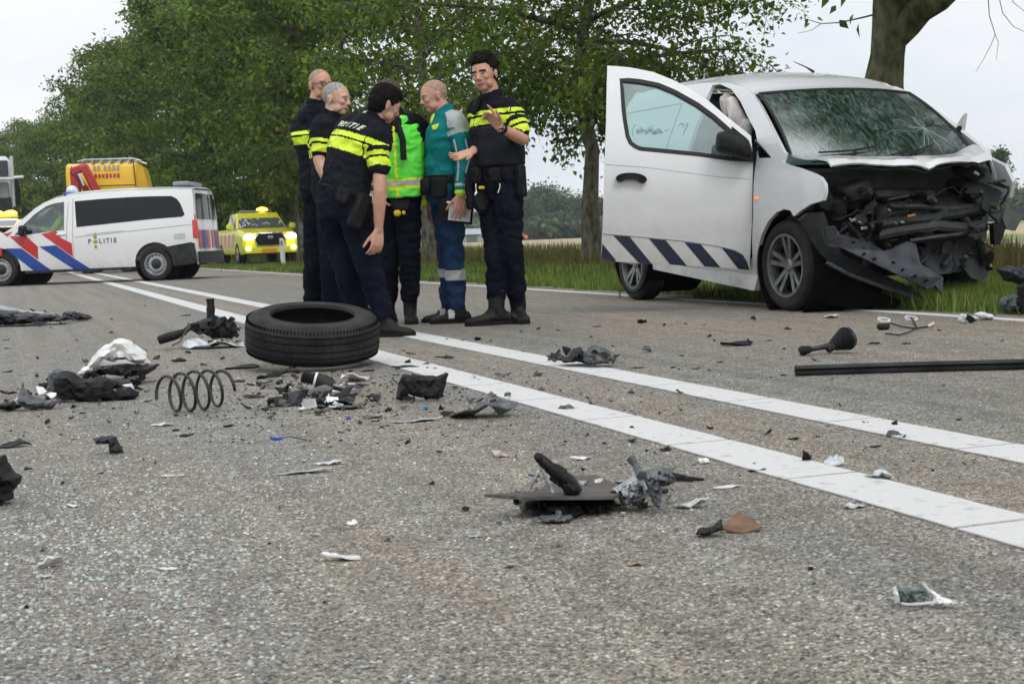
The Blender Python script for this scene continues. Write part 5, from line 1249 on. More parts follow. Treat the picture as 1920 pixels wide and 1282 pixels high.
for s in (1, -1): mb = MB(); mb.ell((1.98, s*.62, .66), .08, .16, .07); mb.build('headlight', M_CHROME, ac)
for x in (1.35, -1.3):
    for s in (1, -1): wheel(ac, (x, s*.78, .32), .32, .2, .2, s, 'alloy')
mb = MB(); mb.box((2.1, 0, .45), (.05, 1.2, .2), bev=.02); mb.build('front_bumper', M_DGREY, ac)
# ================================================================== people
def skin_mat(name, c1, c2): return mat(name, c1, .58, col2=c2, scale=26, lo=.3, hi=.7, bump=.35, bscale=90)
M_SK1 = skin_mat('skin_ruddy', (.50, .25, .18), (.60, .33, .25)); M_SK2 = skin_mat('skin_fair', (.54, .31, .22), (.64, .40, .30)); M_SK3 = skin_mat('skin_tan', (.48, .25, .17), (.58, .32, .23))
M_LIP = mat('lips', (.30, .10, .08), .5); M_EYEW = mat('eye_white', (.30, .27, .25), .3); M_IRIS = mat('iris', (.03, .025, .02), .1)
M_HGREY = mat('hair_grey', (.23, .215, .20), .8, col2=(.38, .36, .34), scale=60, bump=.5, bscale=200)
M_HCROP = mat('hair_cropped_fair', (.30, .19, .13), .8, col2=(.40, .27, .19), scale=60, bump=.4, bscale=200)
M_HDARK = mat('hair_dark', (.004, .0035, .0035), .7, spec=.12, col2=(.014, .011, .009), scale=40, bump=.8, bscale=120)
M_HBRN = mat('hair_brown', (.035, .024, .018), .6, col2=(.08, .06, .045), scale=40, bump=.8, bscale=120)
M_POLO = mat('police_polo_black', (.006, .007, .011), .9, spec=.12, col2=(.013, .015, .021), scale=5, bump=.5, bscale=14)
M_TROU = mat('uniform_trousers_navy', (.004, .005, .011), .95, spec=.1, col2=(.010, .012, .022), scale=4, bump=.6, bscale=10)
M_HIV = mat('hi_vis_yellow', (.62, .82, .02), .6, emit=0.0, col2=(.72, .90, .04), scale=9, bump=.3, bscale=18)
M_HIG = mat('hi_vis_green', (.10, .78, .05), .6, col2=(.16, .88, .08), scale=6, bump=.5, bscale=14)
M_REFL = mat('reflective_grey', (.36, .38, .38), .5, col2=(.46, .48, .48), scale=12)
M_TEAL = mat('paramedic_teal', (.0, .145, .155), .8, spec=.2, col2=(.004, .19, .20), scale=5, bump=.6, bscale=12)
M_PBLUE = mat('paramedic_blue', (.014, .034, .085), .9, spec=.15, col2=(.022, .05, .115), scale=5, bump=.5, bscale=12)
M_BOOT = mat('boot_leather', (.007, .007, .007), .6, spec=.25, col2=(.018, .016, .015), scale=14, bump=.4, bscale=40)
M_SOLE = mat('boot_sole', (.010, .010, .010), .85, spec=.2)
M_GEAR = mat('webbing_black', (.006, .006, .007), .75, spec=.2, col2=(.014, .014, .016), scale=20, bump=.5, bscale=60)
M_YGEAR = mat('yellow_plastic', (.72, .55, .02), .4)
M_VESTB = mat('ballistic_vest', (.008, .009, .014), .85, spec=.12, col2=(.02, .022, .03), scale=8, bump=.6, bscale=20)

def remesh(mb, vox, smooth_it=3, dec=None, fold=0.0, fseed=0, fscale=9, zmin=None):
    me = bpy.data.meshes.new('tmp'); me.from_pydata([tuple(v) for v in mb.v], [], mb.f)
    bm = bmesh.new(); bm.from_mesh(me); bmesh.ops.recalc_face_normals(bm, faces=bm.faces); bm.to_mesh(me); bm.free()
    o = bpy.data.objects.new('tmp', me); COL.objects.link(o)
    md = o.modifiers.new('r', 'REMESH'); md.mode = 'VOXEL'; md.voxel_size = vox; md.adaptivity = 0
    if smooth_it: ms = o.modifiers.new('s', 'SMOOTH'); ms.iterations = smooth_it; ms.factor = .5
    if dec: d = o.modifiers.new('d', 'DECIMATE'); d.ratio = dec
    bpy.context.view_layer.update()
    r = bpy.data.meshes.new_from_object(o.evaluated_get(bpy.context.evaluated_depsgraph_get()))
    bpy.data.objects.remove(o); bpy.data.meshes.remove(me)
    if fold:
        n = len(r.vertices); co = np.empty(n*3, np.float32); r.vertices.foreach_get('co', co); co = co.reshape(-1, 3)
        no = np.empty(n*3, np.float32); r.vertices.foreach_get('normal', no); no = no.reshape(-1, 3); s = Vector((fseed*5.3, fseed*2.1, 0))
        for i in range(n):
            p = Vector(co[i]) + s
            w = noise.noise(Vector((p.x*fscale, p.y*fscale, p.z*fscale*1.6))) + .5*noise.noise(p*fscale*2.3)
            w = (1 - abs(w)*2.2)  # ridged
            co[i] += no[i]*fold*w
        r.vertices.foreach_set('co', co.ravel())
    if zmin is not None:
        n = len(r.vertices); co = np.empty(n*3, np.float32); r.vertices.foreach_get('co', co); co = co.reshape(-1, 3)
        co[:, 2] = np.maximum(co[:, 2], zmin); r.vertices.foreach_set('co', co.ravel())
    r.update(); return r
def link_mesh(me, name, mats, parent, loc, matfn=None, label=None):
    me.name = name
    me.materials.clear()
    for m_ in (mats if isinstance(mats, (list, tuple)) else [mats]): me.materials.append(m_)
    if matfn:
        n = len(me.polygons); c = np.empty(n*3, np.float32); me.polygons.foreach_get('center', c); c = c.reshape(-1, 3)
        me.polygons.foreach_set('material_index', np.array([matfn(Vector(q)) for q in c], np.int32))
    n = len(me.vertices); co = np.empty(n*3, np.float32); me.vertices.foreach_get('co', co); co = co.reshape(-1, 3) - np.array(loc, np.float32)
    me.vertices.foreach_set('co', co.ravel()); me.shade_smooth(); me.update()
    o = bpy.data.objects.new(name, me); COL.objects.link(o); o.parent = parent
    if label: o['label'] = label
    return o
def chain(mb, pts, rad, n=14, flat=1.0): mb.tube(pts, rad, n, round_ends=True, flat=flat)
def basis(f, up=Vector((0, 0, 1))):
    f = f.normalized(); r = f.cross(up).normalized(); u = r.cross(f).normalized()
    return f, r, u          # forward, right, up
def sub(pts, k=3):
    out_ = []
    for i in range(len(pts)-1):
        for j in range(k): out_.append(pts[i].lerp(pts[i+1], j/k))
    return out_+[pts[-1]]
def bez(a, b, c, n=6):
    return [a*(1-t)**2 + b*2*t*(1-t) + c*t*t for t in [i/n for i in range(n+1)]]

def add_hand(mb, wrist, d, palmn, side, sc=1.0, curl=.4, spread=.12, thumb_out=.7, curls=None):
    """d finger direction, palmn palm normal, side +1: thumb lies on +cross(d,palmn)"""
    d = d.normalized(); palmn = (palmn - d*palmn.dot(d)).normalized(); s = d.cross(palmn)*side
    L = .095*sc
    for k in (-1, 0, 1):
        mb.loft([(wrist - d*.02 + s*.012*k*sc, s*.015*sc, palmn*.015*sc), (wrist + d*L*.35 + s*.020*k*sc, s*.018*sc, palmn*.014*sc), (wrist + d*L*.7 + s*.026*k*sc, s*.017*sc, palmn*.013*sc), (wrist + d*L + s*.027*k*sc, s*.013*sc, palmn*.010*sc)], n=10)
    lens = [.072, .080, .075, .058]
    for i in range(4):
        off = (1.5-i)*.0215*sc; c = curls[i] if curls else curl*(1+.12*i)
        p = wrist + d*L*.93 + s*off; dd = (d + s*spread*(1.5-i)*.6).normalized(); P = [p - dd*.02, p]; ln = lens[i]*sc
        for seg, fr in enumerate((.45, .32, .23)):
            a = c*(.8 if seg == 0 else 1.0); dd = (dd*math.cos(a) + palmn*math.sin(a)).normalized(); pn = palmn
            P.append(P[-1] + dd*ln*fr)
            palmn2 = (palmn - dd*palmn.dot(dd)); 
        chain(mb, P, [.0092*sc, .0092*sc, .0086*sc, .0078*sc, .0066*sc], 8)
    t0 = wrist + d*L*.25 + s*.03*sc; td = (d*.65 + s*thumb_out + palmn*.25).normalized(); t1 = t0 + td*.042*sc; td2 = (td + d*.5 + palmn*curl*.5).normalized()
    chain(mb, [t0 - td*.015, t0, t1, t1 + td2*.032*sc, t1 + td2*.055*sc], [.013*sc, .0125*sc, .0105*sc, .0095*sc, .007*sc], 8)

def add_head(mb, c, f, up, sc=1.0, jaw=1.0):
    """c: centre of the skull between the ears, f: facing"""
    f, r, u = basis(f, up); M = Matrix((f, -r, u)).transposed()
    def E(x, y, z, a, b, cc, n=18): mb.ell(c + M @ Vector((x, y, z))*sc, a*sc, b*sc, cc*sc, M, n, rows=12)
    E(-.012, 0, .028, .098, .076, .088); E(.018, 0, .010, .075, .068, .085)
    E(.030, 0, -.038, .058, .056*jaw, .062); E(.048, 0, -.082, .034, .032*jaw, .026)   # face, chin
    E(-.005, 0, -.045, .055, .058, .045)
    for s in (-1, 1):
        E(.058, s*.034, -.018, .026, .024, .022); E(.030, s*.045, -.062, .036, .016, .028)  # cheek, jaw side
        E(-.012, s*.078, -.012, .017, .007, .030, 10); E(-.016, s*.082, .004, .014, .006, .016, 10)   # ear
        E(.076, s*.030, .022, .016, .026, .008, 10)     # brow
        E(.090, s*.011, -.030, .010, .009, .008, 10)     # nostril
    mb.loft([(c + M @ Vector((.082, 0, .016))*sc, M @ Vector((.006, 0, 0))*sc, M @ Vector((0, .008, 0))*sc), (c + M @ Vector((.094, 0, -.008))*sc, M @ Vector((.012, 0, 0))*sc, M @ Vector((0, .010, 0))*sc), (c + M @ Vector((.104, 0, -.026))*sc, M @ Vector((.013, 0, 0))*sc, M @ Vector((0, .013, 0))*sc), (c + M @ Vector((.092, 0, -.036))*sc, M @ Vector((.010, 0, 0))*sc, M @ Vector((0, .010, 0))*sc)], n=10)
    E(.084, 0, -.055, .009, .022, .006, 10); E(.082, 0, -.066, .009, .019, .006, 10)
    return M
def head_region(c, M, sc):
    Mi = M.inverted()
    def f(p):
        q = Mi @ (p - c) / sc; return q
    return f

def person(key, label, P, skin, hair, hairstyle, top, trousers, cfg):
    """P: joints in world space"""
    base = P['base']; root = thing('person', label, 'person', base)
    f = P['f'].normalized(); sc = cfg.get('sc', 1.0)
    pel, che, nek, hd = P['pelvis'], P['chest'], P['neck'], P['head']
    hf = P['hf']; hu = P.get('hu', Vector((0, 0, 1)))
    # torso sections ------------------------------------------------
    def torso(mb, inf=0.0, top_=True, lo=0.0):
        sp = bez(pel, pel.lerp(nek, .5) + (che - pel.lerp(nek, .5))*2*.5, nek, 8)
        W = [.165, .160, .152, .158, .175, .190, .196, .165, .075]; D = [.120, .118, .112, .115, .122, .124, .112, .085, .062]
        W = [w*cfg.get('w', 1) for w in W]; D = [d_*cfg.get('d', 1) for d_ in D]
        secs = []
        for i, p in enumerate(sp):
            if i/8 < lo: continue
            dz = (sp[min(i+1, 8)] - sp[max(i-1, 0)]).normalized(); fr = (f - dz*f.dot(dz)).normalized(); rt = fr.cross(dz).normalized()
            if i >= 6:
                sh = (P['shR']-P['shL']); sh = (sh - dz*sh.dot(dz)).normalized(); rt = sh; fr = dz.cross(rt).normalized()*1
            secs.append((p, rt*(W[i]*sc+inf), fr*(D[i]*sc+inf)))
        if lo == 0: secs.insert(0, (pel - (sp[1]-sp[0]).normalized()*.09*sc, secs[0][1]*.80, secs[0][2]*.85))
        # superellipse-ish: add twice with slight offset
        mb.loft(secs, n=22)
        for s in ('shL', 'shR'):
            chain(mb, [nek.lerp(che, .28), P[s].lerp(nek, .25) + Vector((0, 0, .0)), P[s]], [.085*sc+inf*.6, .072*sc+inf*.6, .062*sc+inf*.6])
            if cfg.get('blade', True): chain(mb, [che.lerp(P[s], .35), che.lerp(P[s], .8)], [.10*sc+inf*.5, .085*sc+inf*.5])
    # body ------------------------------------------------
    mb = MB(); torso(mb, -.012)
    M = add_head(mb, hd, hf, hu, sc*cfg.get('hs', 1.0), cfg.get('jaw', 1.0))
    hfw = M @ Vector((1, 0, 0)); hup = M @ Vector((0, 0, 1))
    chain(mb, [nek - Vector((0, 0, .03)), nek.lerp(hd, .45), hd - hfw*.02 - hup*.03], [.062*sc, .058*sc, .056*sc])
    for s in ('L', 'R'):
        sh, el, wr = P['sh'+s], P['el'+s], P['wr'+s]
        chain(mb, sub([sh, el], 3), [.050*sc, .050*sc, .044*sc, .040*sc]); chain(mb, [el, el.lerp(wr, .3), el.lerp(wr, .7), wr], [.041*sc, .043*sc, .033*sc, .026*sc])
        if P.get('hand'+s): hd_, pn, si, kw = P['hand'+s]; add_hand(mb, wr, hd_, pn, si, sc*cfg.get('handsc', 1.08), **kw)
        hp, kn, an = P['hip'+s], P['kn'+s], P['an'+s]
        chain(mb, sub([hp, kn], 2), [.07*sc, .06*sc, .048*sc]); chain(mb, [kn, kn.lerp(an, .35), an], [.046*sc, .046*sc, .034*sc])
        fd = P['ft'+s].normalized(); chain(mb, [an, Vector((an.x, an.y, .06)) , Vector((an.x, an.y, .040)) + fd*.08], [.030*sc, .026*sc, .016*sc])
    me = remesh(mb, .0052, 2, .32)
    reg = head_region(hd, M, sc*cfg.get('hs', 1.0))
    crop = cfg.get('crop')
    def bm_(p):
        q = reg(p)
        if (p - hd).length > .17*sc or (p-hd).dot(hup) < -.12: return 0
        if abs(q.z+.0605) < .0065 and abs(q.y) < .021 and q.x > .07: return 1
        if q.z > .016 and q.z < .029 and .010 < abs(q.y) < .052 and q.x > .072: return 2
        if crop:
            if (q.z > .012 + max(0, (q.x+.02))*1.0 and q.x < .072 and not (abs(q.y) > .07 and q.z < .02)) or (q.x < -.045 and q.z > -.055): return 2
            if crop == 'beard' and q.z < -.05 and q.x > .02: return 2
        return 0
    body = link_mesh(me, 'body', [skin, M_LIP, hair], root, base, bm_)
    for s in (-1, 1):
        c_ = hd + M @ Vector((.079, s*.031, .003))*sc
        q = MB(); q.ell(c_, .009*sc, .0115*sc, .0062*sc, M, 12, rows=8); ey = q.build('eye', M_EYEW, root, loc=base)
        q = MB(); q.ell(c_ + M @ Vector((.0065, 0, 0))*sc, .0055*sc, .0062*sc, .0062*sc, M, 10, rows=6); q.build('iris', M_IRIS, ey, loc=base)
    # hair ------------------------------------------------
    if hairstyle:
        q = MB(); hs = sc*cfg.get('hs', 1.0)
        def E(x, y, z, a, b, cc): q.ell(hd + M @ Vector((x, y, z))*hs, a*hs, b*hs, cc*hs, M, 18, rows=12)
        if hairstyle == 'short':
            E(-.022, 0, .040, .097, .083, .090); E(-.045, 0, .0, .070, .078, .075); E(.02, 0, .075, .065, .066, .050)
            if cfg.get('nape'): E(-.05, 0, -.035, .055, .062, .06)
        if hairstyle == 'curly':
            E(-.030, 0, .045, .094, .086, .090); E(-.052, 0, .0, .066, .078, .070); E(.012, 0, .092, .068, .070, .040)
            rr = random.Random(3)
            for k in range(40):
                a = rr.uniform(0, 6.28); e = rr.uniform(.1, 1.3); d_ = Vector((math.cos(a)*math.cos(e), math.sin(a)*math.cos(e)*.9, math.sin(e)))
                if d_.x > .55 and d_.z < .62: continue
                rb = rr.uniform(.012, .024); E(-.020+d_.x*.094, d_.y*.088, .050+d_.z*.092, rb, rb, rb)
        hm = remesh(q, .005, 1, .6, fold=.006, fscale=75)
        link_mesh(hm, 'hair', hair, root, base)
    # top (polo / jacket) ------------------------------------------------
    sl = cfg.get('sleeve', .62); q = MB(); torso(q, .012)
    for s in ('L', 'R'):
        sh, el, wr = P['sh'+s], P['el'+s], P['wr'+s]
        if sl <= 1: e = sh.lerp(el, sl); chain(q, sub([sh, e], 3), [.070*sc, .069*sc, .066*sc, .064*sc])
        else:
            chain(q, sub([sh, el], 3), [.074*sc, .070*sc, .064*sc, .060*sc]); e = el.lerp(wr, .93); chain(q, sub([el, e], 3), [.060*sc, .056*sc, .050*sc, .042*sc])
    # collar
    q.lathe([(.062*sc, -.02), (.070*sc, .0), (.066*sc, .040), (.056*sc, .042), (.050*sc, -.02)], nek + (hd-nek)*.05, Matrix((P['shR']-P['shL'], f, Vector((0, 0, 1)))).transposed().normalized() if False else (hd-nek).normalized().to_track_quat('Z', 'Y').to_matrix(), 20, closed=True)
    if cfg.get('belly'): q.ell(pel.lerp(che, .5) + f*.025, .13*sc, .14*sc, .19*sc)
    me = remesh(q, .0075, 3, None, fold=cfg.get('fold', .010), fseed=int(key[1]) + 1, fscale=8)
    ax = (nek - pel); axl = ax.length; ax.normalize(); fr = (f - ax*f.dot(ax)).normalized(); rt = fr.cross(ax)
    arms = {s: (P['sh'+s], P['el'+s], P['wr'+s]) for s in ('L', 'R')}
    def coords(p):
        best = None
        for s in ('L', 'R'):
            a, b, c2 = arms[s]
            for seg, (u0, u1) in enumerate(((a, b), (b, c2))):
                d_ = u1-u0; t = max(0, min(1, (p-u0).dot(d_)/d_.length_squared)); ds = (p-(u0+d_*t)).length
                if best is None or ds < best[0]: best = (ds, s, seg, t*d_.length, d_.length)
        v = p - nek
        tor = (v.dot(rt), v.dot(fr), v.dot(ax))
        inarm = best[0] < .085*sc and (best[3] > .05 or best[2] == 1) and not (abs(tor[0]) < .165*sc and best[2] == 0 and best[3] < .16)
        return inarm, best, tor
    link_mesh(me, top['name'], top['mats'], root, base, lambda p: top['fn'](*coords(p)))
    # trousers ------------------------------------------------
    q = MB()
    dz = (che-pel).normalized(); fr2 = (f - dz*f.dot(dz)).normalized(); rt2 = fr2.cross(dz)
    ww = cfg.get('w', 1)*sc; dd = cfg.get('d', 1)*sc
    q.loft([(pel + dz*.10, rt2*.158*ww, fr2*.116*dd), (pel + dz*.03, rt2*.170*ww, fr2*.126*dd), (pel - dz*.07, rt2*.165*ww, fr2*.125*dd), (pel - dz*.13, rt2*.11*ww, fr2*.10*dd)], n=20)
    for s in ('L', 'R'):
        hp, kn, an = P['hip'+s], P['kn'+s], P['an'+s]; lo = an + (kn-an).normalized()*cfg.get('cuff', .10)
        lw = cfg.get('leg', 1)*sc
        chain(q, sub([hp, kn], 3), [.098*lw, .092*lw, .084*lw, .074*lw]); chain(q, [kn, kn.lerp(lo, .35), kn.lerp(lo, .75), lo], [.073*lw, .072*lw, .066*lw, .062*lw])
    me = remesh(q, .009, 3, None, fold=cfg.get('tfold', .012), fseed=2, fscale=8)
    legs = {s: (P['hip'+s], P['kn'+s], P['an'+s]) for s in ('L', 'R')}
    link_mesh(me, 'trousers', trousers['mats'], root, base, lambda p: trousers['fn'](p, legs))
    # footwear ------------------------------------------------
    for s in ('L', 'R'):
        an, kn = P['an'+s], P['kn'+s]; fd = P['ft'+s].normalized(); sd = Vector((-fd.y, fd.x, 0)); g_ = Vector((an.x, an.y, 0)) - fd*.02; bs = cfg.get('bs', 1.0)*sc
        q = MB(); sh_ = cfg.get('shaft', .16); up_ = an + (kn-an).normalized()*sh_
        chain(q, [up_, an, g_ + Vector((0, 0, .07))], [.056*bs, .050*bs, .048*bs])
        secs = [(-.075, .028, .022, .035), (-.06, .038, .034, .045), (0, .042, .042, .055), (.07, .046, .036, .046), (.13, .050, .028, .036), (.18, .046, .024, .030), (.215, .030, .016, .024)]
        q.loft([(g_ + fd*x*bs + Vector((0, 0, z*bs)), sd*w*bs, Vector((0, 0, h*bs))) for x, w, h, z in secs], n=16)
        chain(q, [an + Vector((0, 0, .0)), g_ + fd*.08 + Vector((0, 0, .06))], [.044*bs, .034*bs])
        me = remesh(q, .006, 2, .6, fold=.0015, fscale=30, zmin=.012)
        bt = link_mesh(me, cfg.get('shoe', 'boot'), [M_BOOT, M_REFL], root, base, (lambda p, g_=g_, fd=fd, sd=sd: 1 if cfg.get('shoe') and abs((p-g_).dot(fd)-.07) < .022+.5*(p.z-.03)*0 and p.z > .035 and p.z < .10 else 0))
        q = MB(); ol = [(-.082, -.02), (-.075, -.036), (-.03, -.042), (.06, -.047), (.14, -.052), (.19, -.045), (.222, -.022), (.228, 0), (.222, .022), (.19, .045), (.14, .052), (.06, .047), (-.03, .042), (-.075, .036), (-.082, .02)]
        q.prism([(a*bs, b*bs) for a, b in ol], g_ + Vector((0, 0, .001)), fd, sd, Vector((0, 0, .026))); q.build('sole', M_SOLE, bt, loc=base)
    return root, dict(ax=ax, fr=fr, rt=rt, nek=nek, pel=pel, che=che, f=f, base=base, M=M, hd=hd)

# colour rules ------------------------------------------------
def polo_fn(inarm, b, t):
    """0 black, 1 hi-vis yellow"""
    if inarm:
        if b[2] == 1: return 0
        L_ = b[3]
        if .085 < L_ < .110: return 1
        if .125 < L_ < .178: return 1
        return 0
    z = t[2]; x = abs(t[0])
    if (x % .12) < .007 and x > .05: return 0
    if -.205 < z < -.178: return 1
    if -.275 < z < -.218: return 1
    return 0
def polo_fn_back(inarm, b, t):
    if inarm: return polo_fn(inarm, b, t)
    z = t[2]; x = abs(t[0])
    if x > .13 and (x % .15) < .008: return 0
    if -.165 < z < -.130: return 1
    if -.255 < z < -.178: return 1
    return 0
def polo_fn6(inarm, b, t):
    if inarm: return polo_fn(inarm, b, t)
    z = t[2]; x = abs(t[0])
    if (x % .10) < .007 and x > .04: return 0
    if -.115 < z < -.088: return 1
    if -.185 < z < -.132: return 1
    return 0
TOP_6 = dict(name='polo_shirt', mats=[M_POLO, M_HIV], fn=polo_fn6)
TOP_P = dict(name='polo_shirt', mats=[M_POLO, M_HIV], fn=polo_fn)
TOP_B = dict(name='polo_shirt', mats=[M_POLO, M_HIV], fn=polo_fn_back)
def jacket_fn(inarm, b, t):
    if inarm:
        if b[2] == 0:
            if b[3] < .085: return 1
            return 0
        if b[3] > b[4]*.72 and b[3] < b[4]*.80: return 1
        if b[3] > b[4]*.91: return 2
        return 0
    if -.12 < t[2] and abs(t[0]) > .13 and t[1] < .04: return 1
    return 0
TOP_J = dict(name='jacket', mats=[M_TEAL, M_REFL, M_HIV], fn=jacket_fn)
TR_P = dict(mats=[M_TROU], fn=lambda p, l: 0)
def tr_med(p, legs):
    for s in ('L', 'R'):
        h, k, a = legs[s]; d = a-k; t = (p-k).dot(d)/d.length_squared
        if .36 < t < .50: return 1
    return 0
TR_M = dict(mats=[M_PBLUE, M_REFL], fn=tr_med)

def gear(root, base, name, c, d, M, mm, bev=.01):
    q = MB(); q.box(c, d, M, bev=bev); return q.build(name, mm, root, loc=base)
def belt(root, I, z=.075, r=1.0, w=.165, d=.125):
    q = MB(); c = I['pel'] + I['ax']*z
    q.lathe([(1.0, -.024), (1.04, -.022), (1.04, .022), (1.0, .024)], c, Matrix((I['rt']*(w+.006)*r, I['fr']*(d+.006)*r, I['ax'])).transposed(), 28, closed=True)
    return q.build('belt', M_GEAR, root, loc=I['base'])
def on_belt(I, ang, out_=.0, z=.05, w=.18, d=.14):
    a = R(ang); o = I['rt']*math.sin(a)*(w+out_) + I['fr']*math.cos(a)*(d+out_); dirn = (I['rt']*math.sin(a)+I['fr']*math.cos(a)).normalized()
    Mx = Matrix((I['ax'].cross(dirn), dirn, I['ax'])).transposed()
    return I['pel'] + I['ax']*z + o, Mx
def J(Y):
    return lambda px, py, dy=0.0: at(px, py, Y+dy)
def foot(px, Y, dy=0.0, z=.10, py=580):
    p = at(px, py, Y+dy); return Vector((p.x, p.y, z))
V3 = Vector
PEOPLE = {}
# ---- P6 right officer
j = J(9.9)
P6 = dict(base=V3((foot(938, 9.9).x, 9.9, 0)), f=V3((-.62, -.78, 0)), pelvis=j(936, 338), chest=j(934, 255, .0), neck=j(926, 184, 0), head=j(908, 140, -.03), hf=V3((-.42, -.90, -.12)), hu=V3((-.10, .05, 1)),
          shR=j(897, 207, .13), shL=j(962, 212, -.12), elL=j(981, 262, -.20), wrL=j(938, 240, -.36), elR=j(900, 275, .16), wrR=j(886, 284, -.14),
          hipL=j(952, 362, -.06), hipR=j(922, 362, .06), knL=j(958, 468, -.06), knR=j(931, 470, .0), anL=foot(972, 9.9, .10, .11), anR=foot(931, 9.9, -.04, .11), ftL=V3((.15, -1, 0)), ftR=V3((-1, -.35, 0)))
P6['handL'] = (V3((-.55, -.1, .75)), V3((-.55, -.75, -.2)), 1, dict(curls=[.15, .75, 1.0, 1.1], thumb_out=.5))
P6['handR'] = (V3((-.85, -.35, -.30)), V3((.1, -.5, .85)), -1, dict(curl=.18, spread=.25, thumb_out=.9))
r6, I6 = person('p6', 'person in black police polo gesturing with both hands, dark curly hair, rightmost of the group', P6, M_SK3, M_HDARK, 'curly', TOP_6, TR_P, dict(sleeve=.66, cuff=.10, shaft=.13, leg=1.04, bs=1.12, w=1.06, jaw=1.0, hs=1.05))
b6 = I6['base']
q = MB()   # black armour vest under the bands
def vest(I, P, z0, z1, w, d, inf, name, mats, fn=None, root=None, fold=.003, base=None, shoulder=False):
    q = MB(); ax, fr, rt = I['ax'], I['fr'], I['rt']; n_ = 7; secs = []
    for k in range(n_+1):
        z = z0+(z1-z0)*k/n_; c = I['nek'] + ax*z; wid = w*(1 if z < -.16 else 1-.25*(z+.16)/.16); secs.append((c, rt*(wid+inf), fr*(d+inf)))
    q.loft(secs, n=26)
    if shoulder:
        for s in ('shL', 'shR'):
            m_ = I['nek'].lerp(P[s], .52); chain(q, [m_ + fr*.09 - ax*.12, m_ + fr*.055 + ax*.02, m_ - fr*.055 + ax*.02, m_ - fr*.09 - ax*.12], [.055, .042, .042, .055])
    me = remesh(q, .0075, 3, None, fold=fold, fscale=10)
    def c_(p): v = p - I['nek']; return fn((v.dot(rt), v.dot(fr), v.dot(ax))) if fn else 0
    return link_mesh(me, name, mats, root, I['base'], c_)
vest(I6, P6, -.47, -.205, .188, .158, .014, 'armour_vest', [M_VESTB], None, r6)
belt(r6, I6, .07, 1.05)
for ang, dz_, nm, dm, mm, ot in ((20, .04, 'pouch', (.09, .05, .11), M_GEAR, .03), (-25, .03, 'pouch', (.08, .05, .10), M_GEAR, .03), (75, .0, 'radio', (.05, .05, .16), M_GEAR, .04), (-80, -.02, 'holster', (.07, .06, .22), M_GEAR, .04), (48, -.06, 'holster', (.09, .06, .26), M_GEAR, .045)):
    c, Mx = on_belt(I6, ang, ot, dz_); gear(r6, b6, nm, c, dm, Mx, mm, .015)
q = MB(); q.box(j(903, 352, -.12), (.045, .03, .022), bev=.008); q.build('yellow_handle', M_YGEAR, r6, loc=b6)
q = MB(); q.tube([j(936, 338, -.16), j(938, 350, -.17), j(934, 362, -.17)], .006, 6); q.build('key_bunch', M_CHROME, r6, loc=b6)
q = MB(); q.box(j(903, 380, -.05), (.10, .10, .15), bev=.03); q.build('thigh_holster', M_GEAR, r6, loc=b6)
q = MB(); q.box(j(962, 395, -.12), (.10, .10, .16), bev=.03); q.build('cargo_pocket', M_TROU, r6, loc=b6)
wd = (P6['wrL']-P6['elL']).normalized(); q = MB(); wc = P6['wrL'] - wd*.025; q.lathe([(.032, -.012), (.036, 0), (.032, .012), (.026, .012), (.026, -.012)], wc, wd.to_track_quat('Z', 'Y').to_matrix(), 20, closed=True)
q.box(wc + V3((-.01, -.034, .01)), (.036, .014, .034), bev=.005); q.build('wristwatch', M_GEAR, r6, loc=b6)
# shoulder badge and chest radio
q = MB(); c = P6['shL'] + V3((.0, -.066, -.055)); q.ell(c, .035, .010, .042, n=14); q.build('shoulder_badge', M_NAVY, r6, loc=b6)
q = MB(); q.ell(c + V3((.008, -.008, 0)), .018, .006, .014, n=10); q.build('badge_emblem', mat('badge_orange', (.75, .30, .03), .5), r6, loc=b6)
q = MB(); q.box(j(893, 200, -.02), (.04, .04, .12), Matrix.Rotation(R(28), 3, 'Y'), bev=.01); q.tube([j(897, 190, -.02), j(905, 170, 0)], .006, 6); q.build('shoulder_radio', M_GEAR, r6, loc=b6)
# ---- P5 paramedic
j = J(10.3)
P5 = dict(base=V3((foot(838, 10.3).x, 10.3, 0)), f=V3((-.96, -.28, 0)), pelvis=j(836, 352), chest=j(838, 275), neck=j(836, 213, .0), head=j(813, 181, 0), hf=V3((-.92, -.30, -.26)), hu=V3((-.2, 0, 1)),
          shL=j(857, 232, -.17), shR=j(826, 226, .17), elL=j(872, 300, -.22), wrL=j(864, 366, -.30), elR=j(806, 305, .22), wrR=j(800, 380, .14),
          hipL=j(848, 375, -.09), hipR=j(832, 375, .09), knL=j(850, 462, -.08), knR=j(838, 460, .10), anL=foot(858, 10.3, -.05, .10), anR=foot(842, 10.3, .14, .10), ftL=V3((-1, -.18, 0)), ftR=V3((-1, -.12, 0)))
P5['handL'] = (V3((-.12, -.1, -1)), V3((-.2, .9, 0)), -1, dict(curl=.35, spread=.2, thumb_out=.6))
P5['handR'] = (V3((.05, -.05, -1)), V3((.9, -.3, 0)), 1, dict(curl=.3))
r5, I5 = person('p5', 'person in teal paramedic jacket and blue trousers holding a clipboard, shaved head', P5, M_SK1, M_HCROP, None, TOP_J, TR_M, dict(sleeve=2, crop='top', cuff=.04, shaft=.06, shoe='shoe', leg=.96, w=1.02, d=1.1, jaw=1.05, belly=True, fold=.006))
b5 = I5['base']
q = MB(); q.box(j(856, 396, -.24), (.235, .018, .165), Matrix.Rotation(R(8), 3, 'Y'), bev=.006); cb = q.build('clipboard', M_GEAR, None, loc=j(856, 396, -.24)); cb.location = j(856, 396, -.24)
tag(cb, 'black clipboard folder held low in the left hand of the paramedic', 'clipboard')
